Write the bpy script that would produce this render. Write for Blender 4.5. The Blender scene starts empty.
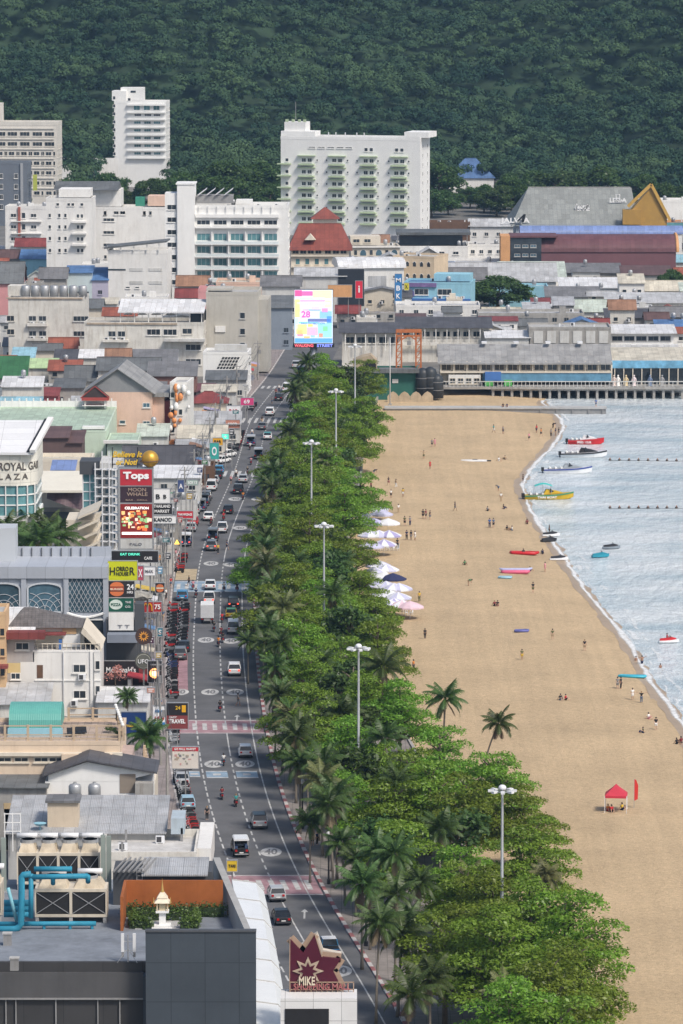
EXPO=0.38
HAZE=0.00006
import bpy,bmesh,math,random
import numpy as np
from mathutils import Vector,Matrix
R=math.radians
rnd=random.Random(7)
SC=bpy.context.scene
COL=SC.collection
F,CAMH,PW,PH=4700.0,110.0,683,1024
TH=math.atan(612.0/F)
CT,ST=math.cos(TH),math.sin(TH)
def _uv(px,py):return(px-341.5)/F,(512.0-py)/F
def at(px,py,z=0.0):
 u,v=_uv(px,py);dy=CT+v*ST;dz=-ST+v*CT
 t=(z-CAMH)/dz
 return Vector((u*t,dy*t,z))
def yg(py,z=0.0):return at(341.5,py,z).y
def zat(py,Y):
 u,v=_uv(0,py);return CAMH+Y*(-ST+v*CT)/(CT+v*ST)
def xat(px,py,Y):
 u,v=_uv(px,py);return Y*u/(CT+v*ST)
def thing(name,label,cat,loc=(0,0,0),rz=0.0,group=None):
 o=bpy.data.objects.new(name,None);COL.objects.link(o)
 o.location=loc;o.rotation_euler=(0,0,rz);o.empty_display_size=0.3
 o['label']=label;o['category']=cat
 if group:o['group']=group
 return o
def tag(o,label,cat,group=None,kind=None):
 if label:o['label']=label
 if cat:o['category']=cat
 if group:o['group']=group
 if kind:o['kind']=kind
 return o
def put(name,me,parent=None,loc=(0,0,0),rz=0.0,sc=None):
 o=bpy.data.objects.new(name,me);COL.objects.link(o)
 if parent is not None:o.parent=parent
 o.location=loc;o.rotation_euler=(0,0,rz)
 if sc is not None:o.scale=sc if hasattr(sc,'__len__')else(sc,sc,sc)
 return o
def dup(root,loc,rz=0.0,label=None,group=None,sc=None,mats=None):
 def cp(o,parent):
  c=o.copy();COL.objects.link(c)
  if parent is not None:c.parent=parent
  if mats and c.type=='MESH':
   k=o.name.split('.')[0]
   if k in mats and mats[k]is not None:
    c.material_slots[0].link='OBJECT';c.material_slots[0].material=mats[k]
  for ch in o.children:cp(ch,c)
  return c
 c=cp(root,None);c.location=loc;c.rotation_euler=(0,0,rz)
 if sc:c.scale=(sc,sc,sc)if not hasattr(sc,'__len__')else sc
 if label:c['label']=label
 if group:c['group']=group
 return c
def remove(root):
 for ch in list(root.children):remove(ch)
 bpy.data.objects.remove(root)
class MB:
 def __init__(s):s.v=[];s.f=[];s.m=[]
 def poly(s,pts,m=0):
  n=len(s.v);s.v+=[tuple(p)for p in pts];s.f.append(tuple(range(n,n+len(pts))));s.m.append(m);return s
 def box(s,x0,x1,y0,y1,z0,z1,m=0):
  n=len(s.v)
  s.v+=[(x0,y0,z0),(x1,y0,z0),(x1,y1,z0),(x0,y1,z0),(x0,y0,z1),(x1,y0,z1),(x1,y1,z1),(x0,y1,z1)]
  for q in((0,3,2,1),(4,5,6,7),(0,1,5,4),(1,2,6,5),(2,3,7,6),(3,0,4,7)):
   s.f.append(tuple(n+i for i in q));s.m.append(m)
  return s
 def bar(s,a,b,w,h=None,m=0):
  a,b=Vector(a),Vector(b);d=b-a
  if d.length<1e-6:return s
  h=h or w;d.normalize()
  r=d.cross(Vector((0,0,1)))if abs(d.z)<0.95 else Vector((1,0,0));r.normalize();u=r.cross(d)
  n=len(s.v)
  for p in(a,b):
   for i,j in((-1,-1),(1,-1),(1,1),(-1,1)):s.v.append(tuple(p+r*(w/2*i)+u*(h/2*j)))
  for q in((3,2,1,0),(4,5,6,7),(0,1,5,4),(1,2,6,5),(2,3,7,6),(3,0,4,7)):
   s.f.append(tuple(n+i for i in q));s.m.append(m)
  return s
 def tube(s,pts,rad,n=8,m=0,cap=True):
  pts=[Vector(p)for p in pts];base=len(s.v);k=len(pts)
  if not hasattr(rad,'__len__'):rad=[rad]*k
  pr=None
  for i,p in enumerate(pts):
   d=(pts[min(i+1,k-1)]-pts[max(i-1,0)])
   d=d.normalized()if d.length>1e-9 else Vector((0,0,1))
   if pr is None:r=d.cross(Vector((0,1,0)))if abs(d.y)<.9 else d.cross(Vector((1,0,0)))
   else:r=pr-d*pr.dot(d)
   r.normalize();pr=r;u=d.cross(r)
   for j in range(n):
    a=2*math.pi*j/n
    s.v.append(tuple(p+(r*math.cos(a)+u*math.sin(a))*rad[i]))
  for i in range(k-1):
   for j in range(n):
    a,b=base+i*n+j,base+i*n+(j+1)%n
    s.f.append((a,b,b+n,a+n));s.m.append(m)
  if cap:
   s.f.append(tuple(base+j for j in range(n))[::-1]);s.m.append(m)
   s.f.append(tuple(base+(k-1)*n+j for j in range(n)));s.m.append(m)
  return s
 def lathe(s,prof,c=(0,0,0),n=14,m=0):
  return s.tube([(c[0],c[1],c[2]+z)for r,z in prof],[max(r,1e-4)for r,z in prof],n,m)
 def sphere(s,c,r,n=12,k=7,m=0,sz=1.0):
  return s.lathe([(r*math.sin(math.pi*i/k),-r*sz*math.cos(math.pi*i/k))for i in range(k+1)],c,n,m)
 def prism(s,poly,a0,a1,axis='y',m=0):
  """poly: 2D points; axis y: (x,z) extruded over y; axis x: (y,z) over x; axis z: (x,y) over z"""
  n=len(s.v);k=len(poly)
  mk={'y':lambda p,t:(p[0],t,p[1]),'x':lambda p,t:(t,p[0],p[1]),'z':lambda p,t:(p[0],p[1],t)}[axis]
  s.v+=[mk(p,a0)for p in poly]+[mk(p,a1)for p in poly]
  s.f.append(tuple(range(n,n+k)));s.m.append(m);s.f.append(tuple(range(n+2*k-1,n+k-1,-1)));s.m.append(m)
  for i in range(k):
   j=(i+1)%k;s.f.append((n+i,n+k+i,n+k+j,n+j));s.m.append(m)
  return s
 def loft(s,rings,m=0,cap=True,closed=True):
  n=len(s.v);k=len(rings[0])
  for r in rings:s.v+=[tuple(p)for p in r]
  for i in range(len(rings)-1):
   for j in range(k if closed else k-1):
    a,b=n+i*k+j,n+i*k+(j+1)%k
    s.f.append((a,b,b+k,a+k));s.m.append(m)
  if cap:
   s.f.append(tuple(range(n,n+k))[::-1]);s.m.append(m)
   s.f.append(tuple(range(n+(len(rings)-1)*k,n+len(rings)*k)));s.m.append(m)
  return s
 def mesh(s,name,mats,smooth=False,fix=True):
  me=bpy.data.meshes.new(name);me.from_pydata(s.v,[],s.f)
  for mt in(mats if isinstance(mats,(list,tuple))else[mats]):me.materials.append(mt)
  me.polygons.foreach_set('material_index',s.m)
  if fix:
   bm=bmesh.new();bm.from_mesh(me);bmesh.ops.recalc_face_normals(bm,faces=bm.faces);bm.to_mesh(me);bm.free()
  if smooth:me.polygons.foreach_set('use_smooth',[True]*len(me.polygons))
  return me
 def build(s,name,mats,parent=None,loc=(0,0,0),rz=0.0,smooth=False):
  return put(name,s.mesh(name,mats,smooth),parent,loc,rz)
def np_mesh(name,verts,quads,mats,fm=None):
 me=bpy.data.meshes.new(name);nv,nf=len(verts),len(quads);k=quads.shape[1]
 me.vertices.add(nv);me.vertices.foreach_set('co',np.ascontiguousarray(verts,np.float32).ravel())
 me.loops.add(nf*k);me.loops.foreach_set('vertex_index',np.ascontiguousarray(quads,np.int32).ravel())
 me.polygons.add(nf);me.polygons.foreach_set('loop_start',np.arange(0,nf*k,k,dtype=np.int32))
 if fm is not None:me.polygons.foreach_set('material_index',np.ascontiguousarray(fm,np.int32))
 for mt in(mats if isinstance(mats,(list,tuple))else[mats]):me.materials.append(mt)
 me.update(calc_edges=True);me.validate()
 return me
MC={}
def M(name,col=None,rough=.75,var=.12,scale=.4,streak=0.0,metal=0.0,wave=None,bump=0.0,spec=.35,tint=0.06,tile=None,t2=.9,stain=(.5,.42,.33)):
 if name in MC:return MC[name]
 m=bpy.data.materials.new(name);MC[name]=m;m.use_nodes=True
 nt=m.node_tree;N=nt.nodes;L=nt.links;b=N['Principled BSDF']
 b.inputs['Roughness'].default_value=rough;b.inputs['Metallic'].default_value=metal
 b.inputs['Specular IOR Level'].default_value=spec
 tc=N.new('ShaderNodeTexCoord')
 nz=N.new('ShaderNodeTexNoise');nz.inputs['Scale'].default_value=scale;nz.inputs['Detail'].default_value=5;nz.inputs['Roughness'].default_value=.65
 L.new(tc.outputs['Object'],nz.inputs['Vector'])
 mr=N.new('ShaderNodeMapRange');mr.inputs[1].default_value=.3;mr.inputs[2].default_value=.7
 mr.inputs[3].default_value=1-var;mr.inputs[4].default_value=1+var
 L.new(nz.outputs['Fac'],mr.inputs[0])
 oi=N.new('ShaderNodeObjectInfo');mt=N.new('ShaderNodeMapRange');mt.inputs[3].default_value=1-tint;mt.inputs[4].default_value=1+tint
 L.new(oi.outputs['Random'],mt.inputs[0])
 mu=N.new('ShaderNodeMath');mu.operation='MULTIPLY';L.new(mr.outputs[0],mu.inputs[0]);L.new(mt.outputs[0],mu.inputs[1])
 cm=N.new('ShaderNodeVectorMath');cm.operation='SCALE';cm.inputs[0].default_value=col[:3];L.new(mu.outputs[0],cm.inputs['Scale'])
 out=cm.outputs[0]
 if streak:
  mp=N.new('ShaderNodeMapping');mp.inputs['Scale'].default_value=(1.3,1.3,.16);L.new(tc.outputs['Object'],mp.inputs[0])
  n2=N.new('ShaderNodeTexNoise');n2.inputs['Scale'].default_value=1.0;n2.inputs['Detail'].default_value=6;n2.inputs['Roughness'].default_value=.7
  L.new(mp.outputs[0],n2.inputs['Vector'])
  r2=N.new('ShaderNodeMapRange');r2.inputs[1].default_value=.5;r2.inputs[2].default_value=.78;r2.inputs[4].default_value=streak
  L.new(n2.outputs['Fac'],r2.inputs[0])
  mx=N.new('ShaderNodeMix');mx.data_type='RGBA';L.new(r2.outputs[0],mx.inputs[0]);L.new(out,mx.inputs[6])
  mx.inputs[7].default_value=(col[0]*stain[0],col[1]*stain[1],col[2]*stain[2],1);out=mx.outputs[2]
 if tile:
  bt=N.new('ShaderNodeTexBrick');mp=N.new('ShaderNodeMapping');mp.inputs['Rotation'].default_value=tile[2]if len(tile)>2 else(0,0,0)
  L.new(tc.outputs['Object'],mp.inputs[0]);L.new(mp.outputs[0],bt.inputs['Vector'])
  bt.offset=0;bt.inputs['Scale'].default_value=1;bt.inputs['Brick Width'].default_value=tile[0];bt.inputs['Row Height'].default_value=tile[1]
  bt.inputs['Mortar Size'].default_value=.03;bt.inputs['Color1'].default_value=(1,1,1,1);bt.inputs['Color2'].default_value=(t2,t2,t2,1);bt.inputs['Mortar'].default_value=(.55,.55,.55,1)
  mx=N.new('ShaderNodeMix');mx.data_type='RGBA';mx.blend_type='MULTIPLY';mx.inputs[0].default_value=1
  L.new(out,mx.inputs[6]);L.new(bt.outputs[0],mx.inputs[7]);out=mx.outputs[2]
 L.new(out,b.inputs['Base Color'])
 hsrc=None
 if wave:
  w=N.new('ShaderNodeTexWave');w.bands_direction=wave[0];w.inputs['Scale'].default_value=wave[1];L.new(tc.outputs['Object'],w.inputs['Vector']);hsrc=w.outputs['Fac']
 elif bump:hsrc=nz.outputs['Fac']
 if hsrc is not None:
  bp=N.new('ShaderNodeBump');bp.inputs['Strength'].default_value=bump or.5;bp.inputs['Distance'].default_value=.08
  L.new(hsrc,bp.inputs['Height']);L.new(bp.outputs[0],b.inputs['Normal'])
 return m
def EM(name,col,strength=1.0):
 if name in MC:return MC[name]
 m=bpy.data.materials.new(name);MC[name]=m;m.use_nodes=True;b=m.node_tree.nodes['Principled BSDF']
 b.inputs['Base Color'].default_value=(*col,1);b.inputs['Emission Color'].default_value=(*col,1);b.inputs['Emission Strength'].default_value=strength
 b.inputs['Roughness'].default_value=.4
 return m
def GL(name,col,rough=.08,spec=.6):
 return M(name,col,rough,.35,.35,spec=spec,tint=.35)
def leafmat(name,col,var=.35,trans=.35):
 if name in MC:return MC[name]
 m=bpy.data.materials.new(name);MC[name]=m;m.use_nodes=True
 nt=m.node_tree;N=nt.nodes;L=nt.links;N.remove(N['Principled BSDF'])
 g=N.new('ShaderNodeNewGeometry');oi=N.new('ShaderNodeObjectInfo')
 tc=N.new('ShaderNodeTexCoord');nz=N.new('ShaderNodeTexNoise');nz.inputs['Scale'].default_value=.45;nz.inputs['Detail'].default_value=2
 L.new(tc.outputs['Object'],nz.inputs['Vector'])
 h=N.new('ShaderNodeHueSaturation');h.inputs['Color'].default_value=(*col,1)
 a=N.new('ShaderNodeMath');a.operation='MULTIPLY_ADD';a.inputs[1].default_value=.05;a.inputs[2].default_value=.475
 L.new(oi.outputs['Random'],a.inputs[0]);L.new(a.outputs[0],h.inputs['Hue'])
 v=N.new('ShaderNodeMath');v.operation='ADD';L.new(g.outputs['Random Per Island'],v.inputs[0]);L.new(nz.outputs['Fac'],v.inputs[1])
 v2=N.new('ShaderNodeMapRange');v2.inputs[1].default_value=.2;v2.inputs[2].default_value=1.6;v2.inputs[3].default_value=1-var;v2.inputs[4].default_value=1+var
 L.new(v.outputs[0],v2.inputs[0]);
 v3=N.new('ShaderNodeMath');v3.operation='MULTIPLY';L.new(v2.outputs[0],v3.inputs[0])
 o2=N.new('ShaderNodeMapRange');o2.inputs[3].default_value=.75;o2.inputs[4].default_value=1.25;L.new(oi.outputs['Random'],o2.inputs[0]);L.new(o2.outputs[0],v3.inputs[1])
 L.new(v3.outputs[0],h.inputs['Value'])
 d=N.new('ShaderNodeBsdfDiffuse');t=N.new('ShaderNodeBsdfTranslucent');gl=N.new('ShaderNodeBsdfGlossy');gl.inputs['Roughness'].default_value=.45
 L.new(h.outputs[0],d.inputs[0]);L.new(h.outputs[0],t.inputs[0])
 x=N.new('ShaderNodeMixShader');x.inputs[0].default_value=trans;L.new(d.outputs[0],x.inputs[1]);L.new(t.outputs[0],x.inputs[2])
 x2=N.new('ShaderNodeMixShader');x2.inputs[0].default_value=.03;L.new(x.outputs[0],x2.inputs[1]);L.new(gl.outputs[0],x2.inputs[2])
 L.new(x2.outputs[0],N['Material Output'].inputs[0])
 return m
WHITE=M('white_paint',(.75,.74,.71),.7,.08,.25,.5,stain=(.62,.58,.52))
WHITE2=M('clean_white_paint',(.80,.80,.78),.6,.05,.2,.28,stain=(.7,.67,.62))
OLDW=M('weathered_white_wall',(.62,.60,.55),.85,.16,.35,.75)
CREAM=M('cream_paint',(.66,.60,.50),.8,.08,.3,.3)
BEIGE=M('beige_render',(.60,.50,.38),.8,.1,.3,.35)
PEACH=M('peach_render',(.66,.47,.37),.8,.1,.25,.3)
PINK=M('pink_paint',(.62,.30,.30),.8,.1,.3,.3)
ORANGE=M('orange_paint',(.62,.33,.15),.8,.1,.3,.3)
LGREY=M('light_grey_concrete',(.42,.42,.41),.85,.14,.35,.5)
MGREY=M('mid_grey_concrete',(.26,.26,.26),.85,.16,.4,.45)
DGREY=M('dark_grey_cladding',(.075,.08,.088),.6,.1,.3,.2)
BLUEG=M('blue_grey_paint',(.20,.23,.28),.7,.1,.3,.3)
CONC=M('stained_concrete',(.34,.33,.31),.9,.22,.5,.7)
MINT=M('mint_paint',(.52,.62,.50),.75,.08,.3,.25)
CYAN=M('sky_blue_paint',(.28,.52,.62),.7,.08,.3,.3)
BLUE=M('blue_paint',(.06,.16,.42),.6,.1,.3,.2)
GOLD=M('golden_ochre_paint',(.42,.25,.06),.6,.1,.3,.2)
BROWN=M('brown_timber',(.14,.08,.05),.75,.2,.8)
BLACK=M('black_paint',(.02,.02,.022),.5,.2,.5)
REDP=M('red_paint',(.50,.03,.04),.5,.1,.4)
METAL=M('galvanised_steel',(.45,.46,.47),.45,.08,.5,metal=.5)
STEELW=M('white_steel',(.72,.73,.74),.4,.05,.4)
RT={}
def roofm(key,col,axis='X',var=.2,rough=.6,sc=2.2):
 return M('roof_'+key,col,rough,var,.35,.6,wave=(axis,sc),bump=.35,stain=(.6,.48,.38),tile=(1.3,2.7),t2=.76)
roofm('grey',(.20,.20,.205));roofm('dark',(.095,.095,.105));roofm('light',(.48,.49,.50));roofm('white',(.72,.73,.74),var=.08)
roofm('red',(.24,.06,.055));roofm('terracotta',(.34,.11,.07));roofm('brown',(.14,.085,.08));roofm('maroon',(.17,.075,.085),var=.08)
roofm('green',(.05,.17,.07));roofm('mint',(.46,.58,.46),var=.08);roofm('lime',(.50,.66,.36),var=.08);roofm('teal',(.08,.42,.36));roofm('cyan',(.30,.52,.62))
roofm('blue',(.10,.20,.40));roofm('villa_blue',(.09,.17,.34));roofm('midgrey',(.33,.33,.325));roofm('rust',(.30,.17,.11));roofm('cream',(.62,.58,.48));roofm('slate',(.15,.16,.165));roofm('palegreen',(.55,.62,.55));roofm('olive',(.29,.305,.29),var=.06)
def RM(k):return MC['roof_'+k]
GLASS=GL('window_glass',(.035,.045,.055));GLASST=GL('teal_window_glass',(.10,.22,.24));GLASSB=GL('blue_window_glass',(.07,.13,.17))
def text_mesh(s,size,depth=.05,bold=0.0,sx=1.0,align='CENTER'):
 cu=bpy.data.curves.new('txt','FONT');cu.body=s;cu.size=size;cu.extrude=depth;cu.offset=bold;cu.align_x=align;cu.align_y='CENTER'
 cu.resolution_u=3
 o=bpy.data.objects.new('txt',cu);COL.objects.link(o)
 me=bpy.data.meshes.new_from_object(o)
 bpy.data.objects.remove(o);bpy.data.curves.remove(cu)
 for v in me.vertices:
  x,y,z=v.co;v.co=(x*sx,-z,y)
 return me
def lettering(s,mat,parent,loc,w=None,h=None,bold=.0,depth=.05,rz=0.0,name='lettering'):
 me=text_mesh(s,1.0,depth,bold)
 xs=[v.co.x for v in me.vertices];zs=[v.co.z for v in me.vertices]
 x0,x1,z0,z1=min(xs),max(xs),min(zs),max(zs)
 kx=(w/(x1-x0))if w else None;kz=(h/(z1-z0))if h else None
 kx=kx or kz;kz=kz or kx
 for v in me.vertices:
  v.co=((v.co.x-(x0+x1)/2)*kx,v.co.y,(v.co.z-(z0+z1)/2)*kz)
 me.materials.clear();me.materials.append(mat)
 return put(name,me,parent,loc,rz)
def skin(nodes,edges,root=0,sub=1):
 me=bpy.data.meshes.new('skin');me.from_pydata([n[:3]for n in nodes],edges,[]);o=bpy.data.objects.new('skin',me);COL.objects.link(o)
 md=o.modifiers.new('s','SKIN');md.use_smooth_shade=True
 if not me.skin_vertices:
  bpy.context.view_layer.objects.active=o
  me2=bmesh.new();me2.from_mesh(me);me2.verts.layers.skin.verify();me2.to_mesh(me);me2.free()
 for i,n in enumerate(nodes):d=me.skin_vertices[0].data[i];d.radius=(n[3],n[3]);d.use_root=(i==root)
 if sub:s=o.modifiers.new('sub','SUBSURF');s.levels=sub;s.render_levels=sub
 bpy.context.view_layer.update();dg=bpy.context.evaluated_depsgraph_get()
 out=bpy.data.meshes.new_from_object(o.evaluated_get(dg));bpy.data.objects.remove(o);bpy.data.meshes.remove(me)
 return out
def figure(J):
 """J: joints. body as one skinned surface, with shirt, trousers, hair meshes over it"""
 N=['pel','wai','che','nkb','nek','hea','top','shL','elL','wrL','paL','shR','elR','wrR','paR','hiL','knL','anL','toL','hiR','knR','anR','toR']
 r=dict(pel=.13,wai=.115,che=.14,nkb=.075,nek=.052,hea=.098,top=.072,sh=.06,el=.043,wr=.03,pa=.038,hi=.092,kn=.058,an=.04,to=.036)
 rad=lambda n,e=0:(r.get(n)or r[n[:2]])+e
 ix={n:i for i,n in enumerate(N)};E=[('pel','wai'),('wai','che'),('che','nkb'),('nkb','nek'),('nek','hea'),('hea','top')]
 for s in 'LR':E+=[('che','sh'+s),('sh'+s,'el'+s),('el'+s,'wr'+s),('wr'+s,'pa'+s),('pel','hi'+s),('hi'+s,'kn'+s),('kn'+s,'an'+s),('an'+s,'to'+s)]
 body=skin([(*J[n],rad(n))for n in N],[(ix[a],ix[b])for a,b in E])
 mb=MB()
 for s in 'LR':
  p,w=Vector(J['pa'+s]),Vector(J['wr'+s]);d=(p-w).normalized();sd=d.cross(Vector((0,1,0)));sd=sd.normalized()if sd.length>.1 else Vector((1,0,0))
  for k,(o,l)in enumerate(((-.027,.07),(-.009,.082),(.009,.078),(.026,.062))):b0=p+sd*o+d*.01;mb.tube([b0,b0+d*l*.6,b0+d*l+Vector((0,-.012,0))],[.0095,.008,.006],5)
  mb.tube([w+d*.03+sd*.03,w+d*.07+sd*.055,w+d*.1+sd*.05],[.011,.009,.007],5)
 h=Vector(J['hea']);f=Vector(J.get('face',(0,-1,0)));sx=f.cross(Vector((0,0,1))).normalized()
 mb.tube([h+f*.09+Vector((0,0,.02)),h+f*.115+Vector((0,0,-.02))],[.008,.015],5)
 for k in(-1,1):mb.sphere(h+sx*.1*k,.025,6,4)
 ex=mb.mesh('extra',[None]);bm=bmesh.new();bm.from_mesh(body);bm.from_mesh(ex);bm.to_mesh(body);bm.free()
 body.materials.clear()
 L=lambda a,b,t:tuple(Vector(J[a]).lerp(Vector(J[b]),t))
 sn=[(*J['pel'],.14),(*J['wai'],.135),(*J['che'],.16),(*L('che','nkb',.7),.09)];se=[(0,1),(1,2),(2,3)]
 for s in 'LR':i=len(sn);sn+=[(*J['sh'+s],.075),(*L('sh'+s,'el'+s,.65),.062)];se+=[(2,i),(i,i+1)]
 shirt=skin(sn,se)
 tn=[(*J['pel'],.15)];te=[]
 for s in 'LR':i=len(tn);tn+=[(*J['hi'+s],.112),(*L('hi'+s,'kn'+s,.95),.085)];te+=[(0,i),(i,i+1)]
 shorts=skin(tn,te)
 tn=[(*J['pel'],.15)];te=[]
 for s in 'LR':i=len(tn);tn+=[(*J['hi'+s],.112),(*J['kn'+s],.08),(*L('kn'+s,'an'+s,.92),.06)];te+=[(0,i),(i,i+1),(i+1,i+2)]
 trousers=skin(tn,te)
 m=MB();m.sphere(tuple(h+Vector((0,.012,.025))-f*.012),.113,10,7,sz=1.0);hair=m.mesh('hair',[None],True)
 m=MB()
 for k in(-1,1):m.sphere(tuple(h+f*.097+sx*.035*k+Vector((0,0,.012))),.011,6,4)
 m.bar(h+f*.1+sx*-.025+Vector((0,0,-.05)),h+f*.1+sx*.025+Vector((0,0,-.05)),.012,.01);eyes=m.mesh('face',[None])
 for a in(body,shirt,shorts,trousers):
  a.materials.clear();a.polygons.foreach_set('use_smooth',[True]*len(a.polygons))
 return dict(body=body,shirt=shirt,shorts=shorts,trousers=trousers,hair=hair,face=eyes)
def pose(**k):
 J=dict(pel=(0,0,.93),wai=(0,0,1.08),che=(0,0,1.27),nkb=(0,.01,1.41),nek=(0,0,1.47),hea=(0,-.02,1.57),top=(0,-.02,1.64),shL=(.175,.01,1.37),elL=(.24,.03,1.11),wrL=(.25,-.05,.88),paL=(.25,-.075,.80),shR=(-.175,.01,1.37),elR=(-.24,.03,1.11),wrR=(-.25,-.05,.88),paR=(-.25,-.075,.80),hiL=(.09,0,.86),knL=(.1,-.02,.48),anL=(.1,.03,.08),toL=(.11,-.13,.04),hiR=(-.09,0,.86),knR=(-.1,-.02,.48),anR=(-.1,.03,.08),toR=(-.11,-.13,.04))
 J.update(k);return J
_up=lambda dz,names,J:J.update({n:(J[n][0],J[n][1],J[n][2]+dz)for n in names})
_TR=['pel','wai','che','nkb','nek','hea','top','shL','elL','wrL','paL','shR','elR','wrR','paR','hiL','hiR']
P_STAND=pose()
P_WALK=pose(knL=(.09,-.2,.52),anL=(.09,-.26,.1),toL=(.1,-.42,.07),knR=(-.09,.06,.47),anR=(-.09,.3,.14),toR=(-.1,.2,.04),elL=(.23,.12,1.13),wrL=(.24,.1,.9),paL=(.24,.08,.82),elR=(-.23,-.06,1.12),wrR=(-.24,-.22,.95),paR=(-.24,-.28,.9))
P_ARMS=pose(elL=(.42,0,1.42),wrL=(.62,-.03,1.5),paL=(.7,-.03,1.53),elR=(-.42,0,1.42),wrR=(-.62,-.03,1.5),paR=(-.7,-.03,1.53))
P_SIT=pose(knL=(.16,-.36,.42),anL=(.15,-.58,.08),toL=(.16,-.74,.05),knR=(-.16,-.36,.42),anR=(-.15,-.58,.08),toR=(-.16,-.74,.05));_up(-.80,_TR,P_SIT)
P_SIT.update(elL=(.26,-.12,.36),wrL=(.18,-.34,.42),paL=(.16,-.42,.44),elR=(-.26,.16,.30),wrR=(-.28,.3,.1),paR=(-.28,.36,.05))
P_RIDE=pose(knL=(.22,-.36,.62),anL=(.2,-.22,.24),toL=(.2,-.4,.2),knR=(-.22,-.36,.62),anR=(-.2,-.22,.24),toR=(-.2,-.4,.2));_up(-.10,_TR,P_RIDE)
P_RIDE.update(elL=(.28,-.22,1.05),wrL=(.3,-.46,1.04),paL=(.3,-.54,1.04),elR=(-.28,-.22,1.05),wrR=(-.3,-.46,1.04),paR=(-.3,-.54,1.04))
P_BEND=pose(wai=(0,-.12,1.02),che=(0,-.34,1.06),nkb=(0,-.47,1.07),nek=(0,-.53,1.08),hea=(0,-.62,1.06),top=(0,-.68,1.05),shL=(.17,-.42,1.05),elL=(.2,-.45,.78),wrL=(.18,-.5,.55),paL=(.17,-.52,.47),shR=(-.17,-.42,1.05),elR=(-.2,-.45,.78),wrR=(-.18,-.5,.55),paR=(-.17,-.52,.47),face=(0,-.5,-.86))
FIG={k:figure(v)for k,v in dict(stand=P_STAND,walk=P_WALK,arms=P_ARMS,sit=P_SIT,ride=P_RIDE,bend=P_BEND).items()}
cam=bpy.data.cameras.new('camera');co=bpy.data.objects.new('camera',cam);COL.objects.link(co)
co.location=(0,0,CAMH);co.rotation_euler=(math.pi/2-TH,0,0)
cam.sensor_fit='VERTICAL';cam.sensor_height=36;cam.lens=36*F/PH;cam.clip_start=1;cam.clip_end=20000
SC.camera=co
SUN_EL,SUN_AZ=R(50),R(138)
w=bpy.data.worlds.new('World');SC.world=w;w.use_nodes=True
nt=w.node_tree;bg=nt.nodes['Background'];sky=nt.nodes.new('ShaderNodeTexSky');sky.sky_type='NISHITA';sky.sun_disc=False
sky.sun_elevation=SUN_EL;sky.sun_rotation=SUN_AZ;sky.altitude=50;sky.air_density=1.0;sky.dust_density=3.0;sky.ozone_density=1.0
nt.links.new(sky.outputs[0],bg.inputs[0]);bg.inputs[1].default_value=0.105
sl=bpy.data.lights.new('sun','SUN');so=bpy.data.objects.new('sun',sl);COL.objects.link(so)
sl.energy=2.5;sl.angle=R(11);sl.color=(1.0,.93,.84)
sd=Vector((math.sin(SUN_AZ)*math.cos(SUN_EL),math.cos(SUN_AZ)*math.cos(SUN_EL),math.sin(SUN_EL)))
so.rotation_euler=sd.to_track_quat('Z','Y').to_euler();so.location=(300,300,600)
SC.view_settings.view_transform='Standard';SC.view_settings.look='None';SC.view_settings.gamma=1;SC.view_settings.exposure=EXPO
SC.cycles.use_denoising=True;SC.cycles.max_bounces=5;SC.cycles.diffuse_bounces=3;SC.cycles.glossy_bounces=2;SC.cycles.transmission_bounces=2;SC.cycles.volume_bounces=0;SC.cycles.transparent_max_bounces=4
SC.render.use_persistent_data=False
HZ=bpy.data.materials.new('haze_air');HZ.use_nodes=True
n=HZ.node_tree.nodes;n.remove(n['Principled BSDF']);pv=n.new('ShaderNodeVolumePrincipled')
pv.inputs['Color'].default_value=(.42,.68,1.0,1);pv.inputs['Density'].default_value=HAZE;pv.inputs['Anisotropy'].default_value=.2
HZ.node_tree.links.new(pv.outputs[0],n['Material Output'].inputs['Volume'])
if HAZE>0:
 hz=MB().box(-1500,4200,-60,3400,-9,190).build('haze',HZ);hz['kind']='stuff'
SEA=-1.2
_cen=[(353,1024),(331,987),(305,943),(276,894),(249,830),(233,775),(224,716),(219.6,655),(220.5,597),(222,568),(228,538.6),(241,506),(255,473),(268,420),(284,399),(302,376)]
_cp=sorted([(at(x,y).y,at(x,y).x)for x,y in _cen])
_cy=np.array([-60,250,380]+[p[0]for p in _cp]+[1180,1400,3000]);_cx=np.array([60,25,8.5]+[p[1]for p in _cp]+[-5,6,60])
def _smooth(fx,fy,lo,hi,step=4.0,win=9):
 g=np.arange(lo,hi,step);v=np.interp(g,fx,fy);k=np.hanning(win+2)[1:-1];k/=k.sum()
 return g,np.convolve(np.pad(v,win//2,mode='edge'),k,mode='valid')
_rg,_rv=_smooth(_cy,_cx,-60,1500,4.0,21)
def RC(Y):return float(np.interp(Y,_rg,_rv))
_wl=[(683,727),(650,683),(625,640),(590,597),(570,570),(553,545),(535,520),(525,500),(521,485),(529,470),(543,455),(556,440),(563,428),(560,418),(548,410),(541,402),(550,396),(556,391)]
_wp=sorted([(at(x,y,SEA).y,at(x,y,SEA).x)for x,y in _wl])
_wy=np.array([-60,300,480,560]+[p[0]for p in _wp]);_wx=np.array([90,62,53,48.5]+[p[1]for p in _wp])
_wg,_wv=_smooth(_wy,_wx,-60,1100,2.0,7)
def WX(Y):return float(np.interp(Y,_wg,_wv))
def EDGE(Y):return RC(Y)+20.5+(3.5 if Y<600 else 3.5*max(0,1-(Y-600)/120))
def beach_z(X,Y):
 d=WX(Y)-X
 return max(-3.2,min(-.42,SEA+d*.05))if d<0 else min(-.42,SEA+d*.055)
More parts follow.
